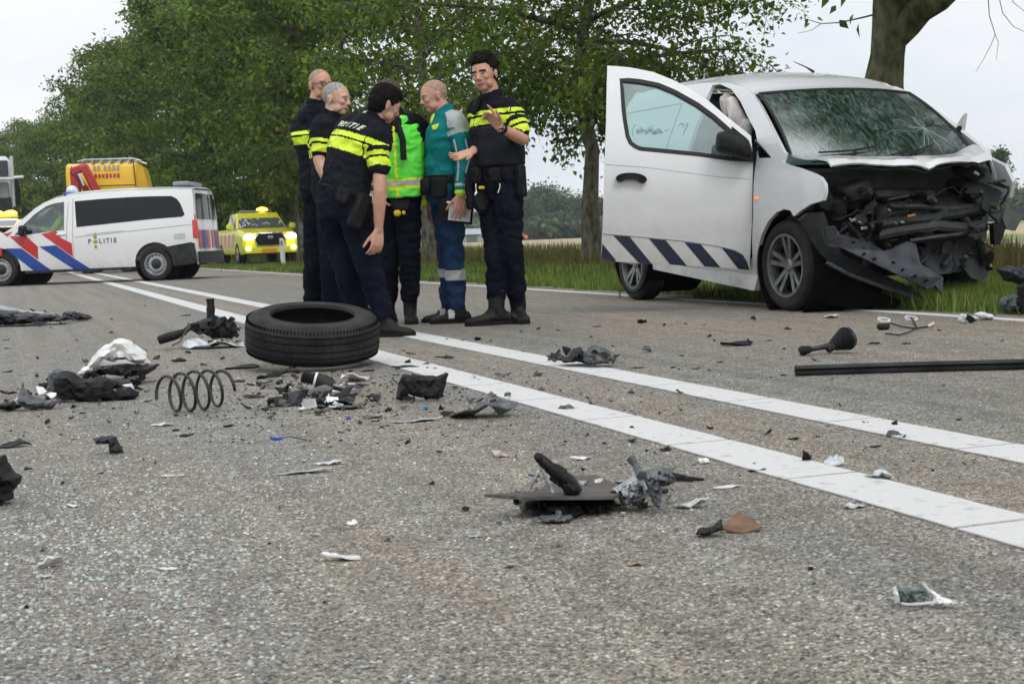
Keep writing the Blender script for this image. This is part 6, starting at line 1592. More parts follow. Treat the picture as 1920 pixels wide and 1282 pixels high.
q = MB(); q.box(j(862, 398, -.253), (.155, .004, .125), Matrix.Rotation(R(8), 3, 'Y')); pp_ = q.build('paper', mat('paper', (.70, .70, .72), .7), cb, loc=cb.location)
q = MB(); q.box(j(845, 380, -.257), (.06, .012, .018), Matrix.Rotation(R(8), 3, 'Y'), bev=.003); q.build('clip', M_CHROME, cb, loc=cb.location)
belt(r5, I5, .06, 1.16)
for ang, dz_, nm, dm, mm, ot in ((-100, -.02, 'holster', (.08, .05, .20), M_GEAR, .05), (-60, -.01, 'pouch', (.11, .05, .15), M_GEAR, .05), (-20, .0, 'pouch', (.09, .05, .12), M_GEAR, .04)):
    c, Mx = on_belt(I5, ang, ot, dz_); gear(r5, b5, nm, c, dm, Mx, mm, .015)
# reflective piping on the sleeve and torso
q = MB(); a, b2, c2 = P5['shL'], P5['elL'], P5['wrL']
q.tube([a.lerp(b2, t) + V3((.035, -.064+.01*t, 0)) for t in (.45, .7, 1.0)] + [b2.lerp(c2, t) + V3((.02, -.054, 0)) for t in (.3, .6)], .007, 6); q.build('reflective_piping', M_REFL, r5, loc=b5)
q = MB(); q.tube([a.lerp(b2, t) + V3((-.045, -.058, 0)) for t in (.45, .7, 1.0)] + [b2.lerp(c2, t) + V3((-.035, -.046, 0)) for t in (.3, .6)], .007, 6); q.build('reflective_piping', M_REFL, r5, loc=b5)
q = MB(); q.box(j(818, 238, -.145), (.06, .01, .035), Matrix.Rotation(R(-15), 3, 'Y'), bev=.004); q.build('name_badge', M_HIV, r5, loc=b5)
q = MB(); q.box(j(826, 262, -.16), (.05, .01, .045), bev=.004); q.build('chest_patch', M_REFL, r5, loc=b5)
q = MB(); q.ell(j(813, 224, -.03), .022, .02, .045, Matrix.Rotation(R(20), 3, 'Y')); q.build('collar_lining', M_HIV, r5, loc=b5)
q = MB(); q.box(j(796, 375, .12), (.07, .09, .10), Matrix.Rotation(R(15), 3, 'Y'), bev=.02); q.build('cuff', M_HIV, r5, loc=b5)
# ---- P4 officer in green vest
j = J(10.45)
P4 = dict(base=V3((foot(752, 10.45).x, 10.45, 0)), f=V3((-.45, -.89, 0)), pelvis=j(753, 362), chest=j(752, 285), neck=j(742, 222, -.06), head=j(727, 184, -.04), hf=V3((-.75, -.60, -.35)), hu=V3((-.3, -.1, 1)),
          shR=j(722, 238, .10), shL=j(784, 236, -.04), elL=j(803, 295, .05), wrL=j(780, 332, -.08), elR=j(712, 300, .05), wrR=j(718, 350, -.05),
          hipL=j(764, 382, -.03), hipR=j(738, 382, .05), knL=j(768, 468, -.05), knR=j(730, 468, .05), anL=foot(769, 10.45, 0, .11), anR=foot(728, 10.45, .12, .11), ftL=V3((.12, -1, 0)), ftR=V3((-.3, -1, 0)))
P4['handL'] = (V3((-.8, -.2, -.4)), V3((.1, .9, -.2)), -1, dict(curl=.7)); P4['handR'] = (V3((0, -.2, -1)), V3((.8, 0, 0)), 1, dict(curl=.6))
r4, I4 = person('p4', 'person wearing a bright green hi-vis vest over police uniform, head mostly hidden', P4, M_SK2, M_HBRN, 'short', TOP_P, TR_P, dict(sleeve=.85, cuff=.09, shaft=.14, w=.96))
b4 = I4['base']
def vfn(t):
    x, y, z = t
    if z > -.17 and x > -.06: return 3
    if -.50 < z < -.475 or -.44 < z < -.425: return 1
    if -.475 <= z <= -.44: return 2
    if y > 0 and .020 < x < .075: return 1 if (.036 < x < .058) else 2
    if y > 0 and -.075 < x < -.055: return 1
    return 0
q = vest(I4, P4, -.56, -.05, .19, .152, .014, 'hi_vis_vest', [M_HIG, mat('vest_yellow', (.75, .85, .03), .6), M_REFL, M_POLO], vfn, r4, .006, shoulder=True)
gear(r4, b4, 'shoulder_radio', j(745, 235, -.20), (.06, .05, .12), None, M_GEAR, .015)
q = MB(); q.tube([j(742, 222, -.20), j(755, 262, -.24), j(757, 300, -.24)], .022, 8); q.build('radio_cord', M_GEAR, r4, loc=b4)
gear(r4, b4, 'yellow_taser', j(745, 400, -.16), (.05, .05, .045), None, M_YGEAR, .012); gear(r4, b4, 'yellow_pouch', j(757, 399, -.16), (.025, .04, .03), None, M_YGEAR, .008)
gear(r4, b4, 'thigh_holster', j(752, 385, -.12), (.14, .08, .10), None, M_GEAR, .02); gear(r4, b4, 'cargo_pocket', j(776, 425, -.06), (.06, .1, .14), None, M_TROU, .02)
belt(r4, I4, .05, 1.06)
# ---- P1 tall older officer at the back left
j = J(10.45)
P1 = dict(base=V3((foot(600, 10.45).x, 10.45, 0)), f=V3((.55, -.83, 0)), pelvis=j(606, 352), chest=j(600, 270), neck=j(592, 200, .0), head=j(601, 160, -.01), hf=V3((.62, -.78, -.04)), hu=V3((0, 0, 1)),
          shR=j(576, 220, -.02), shL=j(632, 222, -.06), elR=j(575, 290, .0), wrR=j(592, 345, -.1), elL=j(640, 290, .05), wrL=j(640, 345, -.05),
          hipR=j(596, 372, 0), hipL=j(620, 372, 0), knR=j(590, 468, 0), knL=j(620, 468, .05), anR=foot(585, 10.45, 0, .10), anL=foot(615, 10.45, .1, .10), ftR=V3((.3, -1, 0)), ftL=V3((.5, -.8, 0)))
P1['handR'] = (V3((.1, -.2, -1)), V3((.9, 0, 0)), 1, dict(curl=.5)); P1['handL'] = (V3((0, -.2, -1)), V3((-.9, 0, 0)), 1, dict(curl=.5))
r1, I1 = person('p1', 'person in police polo with cropped hair and glasses at the back left of the group', P1, M_SK1, M_HCROP, None, TOP_P, TR_P, dict(sleeve=.66, crop='top', jaw=1.1, cuff=.08, shaft=.14))
b1_ = I1['base']; M = I1['M']; q = MB()
for s in (-1, 1):
    cc = I1['hd'] + M @ V3((.098, s*.032, .002)); q.tube([cc + M @ V3((0, math.cos(a)*.024, math.sin(a)*.017)) for a in [k*math.pi/8 for k in range(17)]], .0025, 5)
    q.tube([cc + M @ V3((0, s*.024, .004)), I1['hd'] + M @ V3((.0, s*.08, .01))], .0025, 5)
q.tube([I1['hd'] + M @ V3((.1, -.008, .006)), I1['hd'] + M @ V3((.1, .008, .006))], .0025, 5); q.build('glasses', M_IRIS, r1, loc=b1_)['kind'] = 'stuff'
# ---- P2 grey-haired officer in profile
j = J(9.95)
P2 = dict(base=V3((foot(628, 9.95).x, 9.95, 0)), f=V3((.90, -.42, 0)), pelvis=j(626, 356), chest=j(622, 285), neck=j(620, 222, .0), head=j(631, 186, 0), hf=V3((.93, -.34, -.14)), hu=V3((.05, 0, 1)),
          shR=j(602, 240, -.14), shL=j(640, 238, .15), elR=j(598, 300, -.18), wrR=j(618, 352, -.22), elL=j(650, 300, .2), wrL=j(668, 340, .1),
          hipR=j(620, 375, -.08), hipL=j(634, 375, .08), knR=j(620, 468, -.06), knL=j(640, 468, .08), anR=foot(622, 9.95, -.04, .10), anL=foot(650, 9.95, .12, .10), ftR=V3((.8, -.6, 0)), ftL=V3((1, -.2, 0)))
P2['handR'] = (V3((.4, -.2, -.9)), V3((.3, .8, 0)), 1, dict(curl=.5)); P2['handL'] = (V3((.5, 0, -.8)), V3((0, -.9, 0)), -1, dict(curl=.5))
r2, I2 = person('p2', 'person with short grey hair in police polo, seen in profile facing right', P2, M_SK2, M_HGREY, None, TOP_P, TR_P, dict(sleeve=.66, crop='top', cuff=.08, shaft=.14, w=1.0, d=1.05))
gear(r2, I2['base'], 'earpiece', I2['hd'] + I2['M'] @ V3((-.02, .085, -.02)), (.012, .012, .02), None, M_GEAR, .004)
# ---- P3 officer leaning forward, back towards us
j = J(9.1)
P3 = dict(base=V3((foot(690, 9.1).x, 9.1, 0)), f=V3((.66, .75, 0)), pelvis=j(642, 372, .0), chest=j(655, 288, .0), neck=j(698, 228, .05), head=j(723, 196, .06), hf=V3((.78, .45, -.42)), hu=V3((.45, .1, 1)),
          shR=j(712, 262, -.13), shL=j(655, 236, .17), elR=j(712, 358, -.20), wrR=j(710, 432, -.16), elL=j(655, 310, .33), wrL=j(662, 345, .42),
          hipR=j(664, 398, -.06), hipL=j(625, 398, .08), knR=j(692, 500, -.03), knL=j(648, 498, .12), anR=foot(719, 9.1, -.06, .10), anL=foot(677, 9.1, .22, .10), ftR=V3((1, -.22, 0)), ftL=V3((.9, .3, 0)))
P3['handR'] = (V3((-.15, -.1, -1)), V3((-.6, .8, 0)), -1, dict(curl=.55, thumb_out=.4)); P3['handL'] = (V3((.1, .2, -.9)), V3((0, 0, -1)), 1, dict(curl=.5))
r3, I3 = person('p3', 'person in police polo leaning forward with back to us, black hair, right arm hanging', P3, M_SK3, M_HDARK, 'short', TOP_B, TR_P, dict(sleeve=.55, cuff=.05, shaft=.10, nape=True, w=1.06, d=1.08, leg=1.08, shoe=None) | {'shoe': 'boot'})
for o in r3.children:
    if o.name.startswith('boot'): o.data.polygons.foreach_set('material_index', [0]*len(o.data.polygons))
b3 = I3['base']; belt(r3, I3, .05, 1.12)
for ang, dz_, nm, dm, mm, ot in ((100, -.05, 'holster', (.10, .06, .22), M_GEAR, .04), (140, .0, 'pouch', (.08, .05, .10), M_GEAR, .03), (60, -.02, 'pouch', (.07, .05, .11), M_GEAR, .04)):
    c, Mx = on_belt(I3, ang, ot, dz_); gear(r3, b3, nm, c, dm, Mx, mm, .015)
# lettering on the back, wrapped onto the polo
shirt = [o for o in r3.children if o.name.startswith('polo_shirt')][0]
bvh = BVHTree.FromObject(shirt, bpy.context.evaluated_depsgraph_get())
M_LET = mat('letter_reflective', (.55, .60, .42), .5)
back = -I3['fr']; lr = I3['rt']; ax = I3['ax']
word = 'POLITIE'
for k, ch in enumerate(word):
    v, fc = text_mesh(ch, .058, 0, .002); vs = []
    for qv in v:
        w_ = I3['nek'] + ax*(-.086 + qv[1]) + lr*(-.145 + k*.037 + qv[0]) + back*.5 - b3
        hit = bvh.ray_cast(w_, -back); vs.append((hit[0] + back*.009) if hit[0] is not None else (w_ - back*.4))
    mb = MB(); mb.add(vs, fc); mb.build('letter', M_LET, r3, smooth=None, fix=False)
# ---- driver of the police van
dx = c1[0]-1.15; dm_ = Matrix.Translation(PVO) @ Matrix.Rotation(PVA, 4, 'Z')
def dv(x, y, z): return dm_ @ V3((x, y, z))
fwd = (dm_.to_3x3() @ V3((1, 0, 0)))
dr = thing('person', 'person in yellow hi-vis jacket sitting at the wheel of the police van', 'person', dv(dx, .42, .75))
mb = MB(); hdd = dv(dx+.08, .42, 1.52); add_head(mb, hdd, fwd, V3((0, 0, 1)))
chain(mb, [dv(dx, .42, .85), dv(dx-.02, .42, 1.1), dv(dx, .42, 1.28)], [.15, .16, .12]); chain(mb, [dv(dx, .42, 1.3), dv(dx+.05, .42, 1.45)], [.06, .055])
for s in (-1, 1):
    chain(mb, [dv(dx, .42+s*.19, 1.28), dv(dx+.16, .42+s*.24, 1.06)], [.055, .045]); chain(mb, [dv(dx+.16, .42+s*.24, 1.06), dv(dx+.42, .42+s*.16, 1.16)], [.043, .03])
    add_hand(mb, dv(dx+.42, .42+s*.16, 1.16), fwd, V3((0, 0, -1)), s, 1.05, curl=.8)
    chain(mb, [dv(dx, .42+s*.1, .82), dv(dx+.42, .42+s*.14, .82), dv(dx+.5, .42+s*.14, .45)], [.08, .065, .05])
link_mesh(remesh(mb, .008, 2, .4), 'body', [M_SK2], dr, dv(dx, .42, .75))
mb = MB(); chain(mb, [dv(dx, .42, .85), dv(dx-.02, .42, 1.1), dv(dx, .42, 1.28)], [.17, .18, .14])
for s in (-1, 1): chain(mb, [dv(dx, .42+s*.19, 1.28), dv(dx+.16, .42+s*.24, 1.06)], [.075, .065]); chain(mb, [dv(dx+.16, .42+s*.24, 1.06), dv(dx+.38, .42+s*.17, 1.15)], [.063, .05])
link_mesh(remesh(mb, .012, 2), 'jacket', [M_HIV], dr, dv(dx, .42, .75))
mb = MB(); mb.ell(hdd + V3((0, 0, .04)) - fwd*.02, .095, .082, .09); link_mesh(remesh(mb, .01, 1), 'hair', [M_HBRN], dr, dv(dx, .42, .75))
# ================================================================== debris on the road
M_FRAG = mat('fragment_black', (.006, .0062, .0066), .5, spec=.25, col2=(.014, .0145, .016), scale=30, bump=.5, bscale=140)
M_FRAGG = mat('fragment_grey', (.045, .047, .05), .55, spec=.35, col2=(.12, .125, .13), scale=24, bump=.4, bscale=120)
M_FRAGW = mat('fragment_white', (.62, .62, .63), .45, col2=(.74, .74, .74), scale=20)
M_CLEAR = mat('clear_plastic', (.42, .45, .47), .15, col2=(.60, .63, .65), scale=18, bump=.5, bscale=60, coat=.6)
M_TEALG = mat('glass_crumb', (.36, .46, .44), .12, col2=(.60, .68, .66), scale=90, coat=.8, alpha=.85)
M_BROWN = mat('rusty_brown', (.10, .055, .03), .7, col2=(.20, .11, .06), scale=24, bump=.5, bscale=80)
M_FIBRE = mat('fibre_board', (.055, .045, .040), .8, col2=(.13, .115, .105), scale=16, stretch=(1, 9, 1), bump=.4, bscale=60)
M_SILV = mat('silver_foil', (.50, .51, .52), .25, metal=.7, col2=(.30, .31, .32), scale=25, bump=.8, bscale=50)

def kk(px, py): return (py - (445 - .0385*(px-960)))/CAM_H
def crumple_mb(w, d, h, seed, th=.004, n=9, spiky=.5, base=0.0):
    rr = random.Random(seed); pts = []
    for i in range(n):
        a = 2*math.pi*i/n + rr.uniform(-.25, .25); q = rr.uniform(1-spiky, 1); pts.append((math.cos(a)*w/2*q, math.sin(a)*d/2*q))
    tilt = Vector((rr.uniform(-1, 1), rr.uniform(-1, 1), 0)); sc_ = 1.6/max(w, d)
    def f(x, y):
        z = h*(.45 + .5*(tilt.x*x/w + tilt.y*y/d)*2 + 1.0*noise.noise(Vector((x*sc_*2.6+seed, y*sc_*2.6, seed*.7))) + .35*noise.noise(Vector((x*sc_*7+seed, y*sc_*7, seed))))
        return Vector((x, y, base + max(th*1.05, z)))
    return panel(pts, [], f, max(w, d)/(5 if w > .9 else 9), th, normal=Vector((0, 0, 1)))
def shard(name, label, cat, px, py, wpx, dpx, hpx, mm, seed, group=None, rot=None, spiky=.5, n=9, th=.004, smooth=30):
    k = kk(px, py); p = gp(px, py); hz = (py-(445-.0385*(px-960)))/F
    depth = max(wpx*.35, dpx/max(.09, hz))/k
    mb = crumple_mb(wpx/k, min(depth, wpx/k*1.2), hpx/k, seed, min(th, hpx/k*.3), n, spiky)
    o = mb.build(name, mm, None, smooth=smooth); o.location = (p.x, p.y, .0015); o.rotation_euler = (0, 0, rot or 0.0)
    return tag(o, label, cat, group)
def sil(name, poly, bpy_px, thick, mm, parent=None, label=None, cat=None, origin=None, bend=.0, seed=0, dy=0.0, smooth=24, solid=None):
    """silhouette traced at the depth of ground pixel bpy_px, given real thickness and uneven faces"""
    Y = gp(*bpy_px).y + dy; P = [at(x, y, Y) for x, y in poly]; zmin = min(p.z for p in P)
    if parent is None and zmin < .001: P = [p + Vector((0, 0, .001-zmin)) for p in P]
    xy = [(p.x, p.z) for p in P]; w = max(p[0] for p in xy)-min(p[0] for p in xy)
    cx = sum(p[0] for p in xy)/len(xy); hgt = max(p[1] for p in xy)-min(p[1] for p in xy)
    step = max(min(w, hgt*2)/14, .004); outl = dens([(x_+noise.noise(Vector((x_*60, z_*60, seed)))*step*.7, max(min(p[1] for p in xy), z_+noise.noise(Vector((x_*60, z_*60, seed+9)))*step*.7)) for x_, z_ in dens(xy, step)], step); A_ = np.array(outl); B_ = np.roll(A_, -1, 0); D_ = B_-A_; L2 = (D_**2).sum(1)+1e-12
    pts = list(outl); m_ = len(outl); x = min(p[0] for p in xy)+step/2
    def dist(x, z):
        q = np.array([x, z]); t_ = np.clip(((q-A_)*D_).sum(1)/L2, 0, 1); return float(np.sqrt((((A_+D_*t_[:, None])-q)**2).sum(1)).min())
    while x < max(p[0] for p in xy):
        z = min(p[1] for p in xy)+step/2
        while z < max(p[1] for p in xy):
            if pip(x, z, outl) and dist(x, z) > step*.45: pts.append((x+noise.noise(Vector((x*90, z*90, seed)))*step*.3, z))
            z += step
        x += step
    rs_ = geometry.delaunay_2d_cdt([Vector(p) for p in pts], [(i, (i+1) % m_) for i in range(m_)], [], 0, 1e-7)
    V2 = rs_[0]; F2 = [tuple(f) for f in rs_[2] if pip(sum(V2[i].x for i in f)/3, sum(V2[i].y for i in f)/3, outl)]
    rad = min(thick*.6, hgt*.35, w*.3); P_ = []; Q_ = []
    for v in V2:
        d = dist(v.x, v.y); e = math.sqrt(max(0, 1-(1-min(d/rad, 1))**2)); c_ = noise.noise(Vector((v.x*5/w+seed*3, v.y*5/w, seed)))
        ridge = (1-abs(noise.noise(Vector((v.x*11/w, v.y*11/w+seed, seed*1.7))))*2)*.40 + noise.noise(Vector((v.x*30/w, v.y*30/w, seed)))*.16
        P_.append(Vector((v.x, Y + bend*((v.x-cx)/w)**2 - thick*(.12+.42*e+(.45*c_+ridge)*e), v.y)))
        Q_.append(Vector((v.x, Y + bend*((v.x-cx)/w)**2 + thick*(.12+.42*e), v.y)))
    n_ = len(P_); cnt = {}
    for f in F2:
        for i in range(3):
            a, b = f[i], f[(i+1) % 3]
            if (b, a) in cnt: del cnt[(b, a)]
            else: cnt[(a, b)] = 1
    mb = MB(); mb.add(P_+Q_, list(F2)+[(f[2]+n_, f[1]+n_, f[0]+n_) for f in F2]+[(b, a, a+n_, b+n_) for a, b in cnt])
    if origin is None: g_ = gp(*bpy_px); origin = Vector((g_.x, g_.y, 0))
    o = mb.build(name, mm, parent, smooth=smooth, loc=origin)
    if parent is None: o.location = origin
    if label: tag(o, label, cat)
    return o
def dthing(name, label, cat, px, py): g_ = gp(px, py); return thing(name, label, cat, (g_.x, g_.y, 0)), Vector((g_.x, g_.y, 0))

# ---- loose tyre
Yt = 7.02; tc0 = at(585, 640, Yt); ty = thing('loose_tyre', 'loose black car tyre lying flat on the road in front of the officers', 'tyre', (tc0.x, Yt, 0))
M_TYL = mat('worn_tyre', (.012, .012, .0125), .7, col2=(.030, .029, .028), scale=9, bump=.5, bscale=120, spec=.22)
r_, h_ = .327, .105
mb = MB(); prof = [(.205, .012), (.212, .004), (.26, -.004+.006), (.298, .012), (.312, .024)]
tr_ = []
for gz in (.055, .086, .124, .155): tr_ += [(r_+.002-.0006*abs(gz-.105)*10, gz-.006), (r_-.007, gz-.004), (r_-.007, gz+.004), (r_+.002-.0006*abs(gz-.105)*10, gz+.006)]
prof += [(.322, .036)] + tr_ + [(.322, .174), (.312, .187), (.298, .198), (.285, .2035), (.262, .2075), (.258, .206), (.236, .205), (.222, .202), (.212, .206), (.205, .198), (.203, .19), (.222, .172), (.285, .15), (.30, .105), (.285, .06), (.222, .038), (.203, .02)]
mb.lathe(prof, n=96, closed=True); mb.build('carcass', M_TYL, ty, smooth=35)
mb = MB()
for k in range(110):      # shoulder sipes, both sides
    a = 2*math.pi*k/110
    for z, rr_ in ((.180, .3185), (.029, .3185)):
        Mx = Matrix.Rotation(a, 3, 'Z'); mb.box(Mx @ Vector((rr_, 0, z)), (.010, .0022, .016), Mx)
o = mb.build('sipe', M_VOID, ty, smooth=None); o['kind'] = 'stuff'
mb = MB()
for k in range(54):
    a = 2*math.pi*k/54 + .05; Mx = Matrix.Rotation(a, 3, 'Z')
    for z in (.070, .105, .140): mb.box(Mx @ Vector((r_+.0005, 0, z)), (.004, .0016, .018), Mx @ Matrix.Rotation(.5, 3, 'X'))
o = mb.build('tread_cut', M_VOID, ty, smooth=None); o['kind'] = 'stuff'
ty.rotation_euler = (R(10.5), R(1.2), .3); ty.rotation_mode = 'XYZ'; ty.location.z = .062
mb = MB(); mb.box((tc0.x+.02, Yt+.27, .045), (.34, .12, .085), Matrix.Rotation(.2, 3, 'Z'), bev=.02); o = mb.build('crushed_box', M_FRAG, None, loc=(tc0.x, Yt+.27, 0)); o.location = (tc0.x, Yt+.27, .0025); tag(o, 'crushed black part that props up the back of the loose tyre', 'car part')
# ---- coil spring
Ys = gp(360, 775).y; sp_o, so_ = dthing('coil_spring', 'black suspension coil spring lying on its side on the asphalt', 'spring', 360, 772)
k_ = F/Ys; pts = []; nT = 4.6; A0 = at(318, 746, Ys); A1 = at(408, 736, Ys+.10)
axd = (A1-A0); e1 = Vector((0, 0, 1)); dn = axd.normalized(); e1 = (e1 - dn*e1.dot(dn)).normalized(); e2 = dn.cross(e1)
# turn the axis so that the coils show as open loops
axd = Vector((.17, .15, 0)); dn = axd.normalized(); e2 = dn.cross(e1)
c_0 = Vector((A0.x-.012, Ys-.03, 0)); rr_ = lambda t: .072 - .010*(1-math.sin(t*math.pi))
for i in range(int(nT*28)+1):
    t = i/(nT*28); a = 2*math.pi*nT*t - 1.9; q = rr_(t); pts.append(c_0 + axd*t*1.15 + e1*(math.cos(a)*q + .079) + e2*math.sin(a)*q)
mb = MB(); mb.tube(pts, .0062, 8, round_ends=True); o = mb.build('coil', mat('spring_black', (.014, .014, .015), .4, col2=(.03, .028, .026), scale=40), sp_o, loc=so_, smooth=80)

# ---- heap of torn bumper and cloth at left
hp, ho = dthing('torn_bumper_heap', 'torn black bumper skin crumpled on the road left of the coil spring', 'bumper', 175, 748)
sil('bumper_skin', [(92, 742), (98, 705), (118, 694), (140, 700), (160, 712), (190, 704), (205, 712), (215, 735), (240, 722), (250, 732), (258, 742), (240, 752), (180, 756), (130, 750)], (175, 752), .05, M_FRAG, hp, origin=ho, bend=.1, seed=3)
sil('bumper_flap', [(85, 740), (92, 700), (110, 690), (128, 702), (150, 716), (130, 735), (110, 748)], (120, 748), .02, mat('scuffed_grey', (.04, .045, .05), .4, col2=(.16, .17, .18), scale=7), hp, origin=ho, seed=5, dy=-.05)
sil('bumper_strip', [(180, 700), (215, 714), (255, 724), (268, 728), (240, 733), (205, 720), (178, 708)], (200, 735), .03, M_FRAG, hp, origin=ho, seed=7)
sil('white_edge', [(228, 722), (246, 718), (253, 730), (250, 740), (240, 727)], (240, 742), .02, M_FRAGW, hp, origin=ho, seed=2, dy=-.06)
sil('trim_piece', [(35, 740), (38, 732), (55, 740), (80, 748), (110, 752), (100, 764), (60, 768), (30, 760)], (70, 768), .05, M_FRAGG, hp, origin=ho, seed=9)
sil('trim_piece', [(0, 756), (25, 752), (40, 764), (20, 770), (0, 768)], (15, 770), .04, M_FRAG, hp, origin=ho, seed=10)
sil('liner_piece', [(155, 706), (175, 688), (230, 682), (270, 684), (300, 683), (280, 700), (240, 706), (200, 700), (175, 712)], (220, 722), .10, M_FRAG, hp, origin=ho, seed=11, dy=.1)
ab, ao = dthing('airbag_cloth', 'white rumpled airbag cloth draped over the torn bumper heap', 'airbag', 215, 706)
M_WCL = mat('white_cloth', (.62, .62, .60), .85, col2=(.76, .76, .75), scale=7, bump=.9, bscale=18)
Yab = gp(215, 712).y; mb = MB(); c = at(225, 676, Yab); mb.ell(c, 50/(F/Yab), .07, 38/(F/Yab), n=40, rows=26)
P = [Vector(v) for v in mb.v]; out_v = []
for v in P:
    d_ = v-c; x = (d_.x/(50/(F/Yab))); top_ = (1-abs(x-.12)**1.4)*.10; z = c.z + d_.z*.8
    w_ = noise.noise(Vector((v.x*22, v.y*10, v.z*30)))*.012 + (1-abs(noise.noise(v*16)))*.010
    out_v.append((v.x - .10*max(0, -x)*max(0, c.z+.02-z)*8, v.y + w_, max(.012, z + w_)))
mb.v = out_v; mb.build('cloth', M_WCL, ab, loc=ao, smooth=50)
sil('cloth_tail', [(143, 702), (158, 688), (175, 676), (190, 660), (210, 655), (200, 672), (182, 684), (170, 697), (155, 706)], (180, 722), .04, M_WCL, ab, origin=ao, seed=4)
sil('cloth_peak', [(190, 668), (200, 650), (215, 638), (232, 634), (248, 640), (262, 655), (275, 672), (281, 680), (262, 683), (235, 674), (205, 678)], (225, 718), .05, M_WCL, ab, origin=ao, seed=14)

# ---- engine mount assembly behind the tyre, left
em, eo = dthing('engine_part', 'greasy black engine part with upright stub on the road left of the tyre', 'car part', 395, 645)
sil('casting', [(356, 618), (362, 606), (385, 598), (402, 590), (412, 596), (420, 592), (428, 600), (432, 594), (437, 604), (445, 615), (447, 630), (430, 634), (400, 636), (378, 624)], (400, 645), .12, M_FRAG, em, origin=eo, seed=3)
mb = MB(); Ye = gp(400, 645).y
for (x, y) in ((395, 600), (395, 585), (396, 572), (395, 562)): pass
mb.tube([at(396, 612, Ye), at(396, 598, Ye), at(395, 590, Ye), at(395, 580, Ye), at(395, 572, Ye), at(394, 560, Ye)], [.034, .03, .024, .028, .022, .026], 12); mb.build('upright_stub', M_FRAG, em, loc=eo)
mb = MB(); mb.tube([at(400, 604, Ye-.03), at(404, 594, Ye-.03), at(409, 606, Ye-.03), at(416, 596, Ye-.04), at(421, 608, Ye-.04), at(429, 599, Ye-.03), at(433, 612, Ye-.03)], .010, 7); mb.build('rib', M_FRAG, em, loc=eo)
Yc = gp(320, 655).y; mb = MB(); mb.tube([at(298, 638, Yc), at(312, 633, Yc), at(330, 628, Yc), at(345, 622, Yc+.05)], [.026, .030, .028, .020], 14); q = mb.build('rubber_boot', M_FRAG, em, loc=eo)
mb = MB(); mb.tube([at(345, 622, Yc+.05), at(358, 612, Yc+.1), at(372, 610, Ye), at(385, 614, Ye)], [.016, .02, .026, .03], 10); mb.build('arm', M_FRAG, em, loc=eo)
mb = MB(); mb.tube([at(322, 648, Yc-.02), at(338, 640, Yc-.02), at(347, 622, Yc), at(356, 612, Yc), at(352, 606, Yc+.03)], .005, 6); mb.build('cable', M_FRAGG, em, loc=eo)
shard('plastic_cover', 'pale grey translucent cover plate lying under the greasy engine part', 'car part', 400, 652, 125, 8, 16, M_CLEAR, 8, spiky=.25, n=10, rot=-.08)
# ---- strut with boot in front of tyre
st, s0 = dthing('shock_absorber', 'broken strut with ribbed rubber boot and white ring in front of the tyre', 'car part', 610, 740)
Yk = gp(610, 742).y
mb = MB(); P = []; q = []
for i in range(11): P.append(at(566+i*2.8, 706+i*.6, Yk)); q.append(.026 if i % 2 else .021)
mb.tube(P, q, 16); mb.build('rubber_boot', M_FRAG, st, loc=s0, smooth=20)
mb = MB(); mb.tube([at(590, 711, Yk), at(594, 712, Yk)], [.030, .030], 16); mb.build('white_ring', M_FRAGW, st, loc=s0)
mb = MB(); mb.tube([at(594, 712, Yk), at(608, 716, Yk), at(620, 721, Yk), at(626, 724, Yk)], [.028, .030, .026, .018], 16); mb.build('strut_tube', M_DGREY, st, loc=s0)
mb = MB(); mb.tube([at(626, 724, Yk), at(640, 728, Yk), at(656, 734, Yk)], [.014, .012, .012], 10); mb.build('rod', M_DMET, st, loc=s0)
mb = MB(); mb.box(at(636, 724, Yk-.03), (.05, .02, .012), Matrix.Rotation(R(15), 3, 'Y'), bev=.004); mb.build('bare_bracket', M_ALU, st, loc=s0)
sil('knuckle', [(592, 725), (612, 722), (624, 728), (620, 745), (640, 755), (655, 764), (630, 768), (605, 760), (582, 748), (570, 735)], (610, 756), .06, M_FRAGG, st, origin=s0, seed=8)
shard('plastic_plate', 'flat grey plastic panel piece lying just in front of the strut', 'car part', 655, 766, 95, 6, 10, M_FRAGG, 31, spiky=.35, rot=-.1)
shard('plastic_plate', 'curved black trim piece lying left of the strut', 'car part', 545, 760, 110, 9, 22, M_FRAG, 32, spiky=.55, rot=.15)
shard('paper_scrap', 'white crumpled scrap lying under the right side of the tyre', 'scrap', 668, 714, 60, 9, 14, M_FRAGW, 33, spiky=.4)
sil('liner_piece', [(740, 750), (746, 722), (750, 703), (775, 702), (800, 704), (826, 706), (834, 700), (840, 702), (829, 746), (800, 748), (778, 740), (766, 738), (752, 752)], (790, 752), .03, M_FRAG, None, 'black moulded wheel arch piece standing right of the tyre', 'car part', bend=.08, seed=6)
shard('plastic_plate', 'long flat dark grey plate beside the black arch piece, nearest the teal chip', 'car part', 900, 782, 150, 12, 26, M_FRAGG, 36, spiky=.6, rot=.12)
shard('plastic_plate', 'pale translucent strip left of the long dark grey plate', 'car part', 775, 790, 120, 6, 7, M_CLEAR, 37, spiky=.4, rot=.2)
sil('bracket', [(175, 822), (200, 817), (218, 818), (232, 848), (206, 850), (204, 832), (180, 832)], (215, 850), .03, M_DGREY, None, 'dark grey angled bracket standing alone left of the blue cable', 'car part', seed=2)
sil('bumper_corner', [(-40, 870), (0, 856), (8, 853), (14, 868), (22, 884), (40, 894), (36, 908), (22, 922), (26, 935), (0, 944), (-40, 940)], (0, 944), .08, M_FRAG, None, 'folded black bumper corner at the left picture edge', 'car part', seed=3)
shard('trim_piece', 'thin black curved strip at the left edge above the folded bumper corner', 'car part', 25, 838, 75, 7, 10, M_FRAG, 41, spiky=.6)
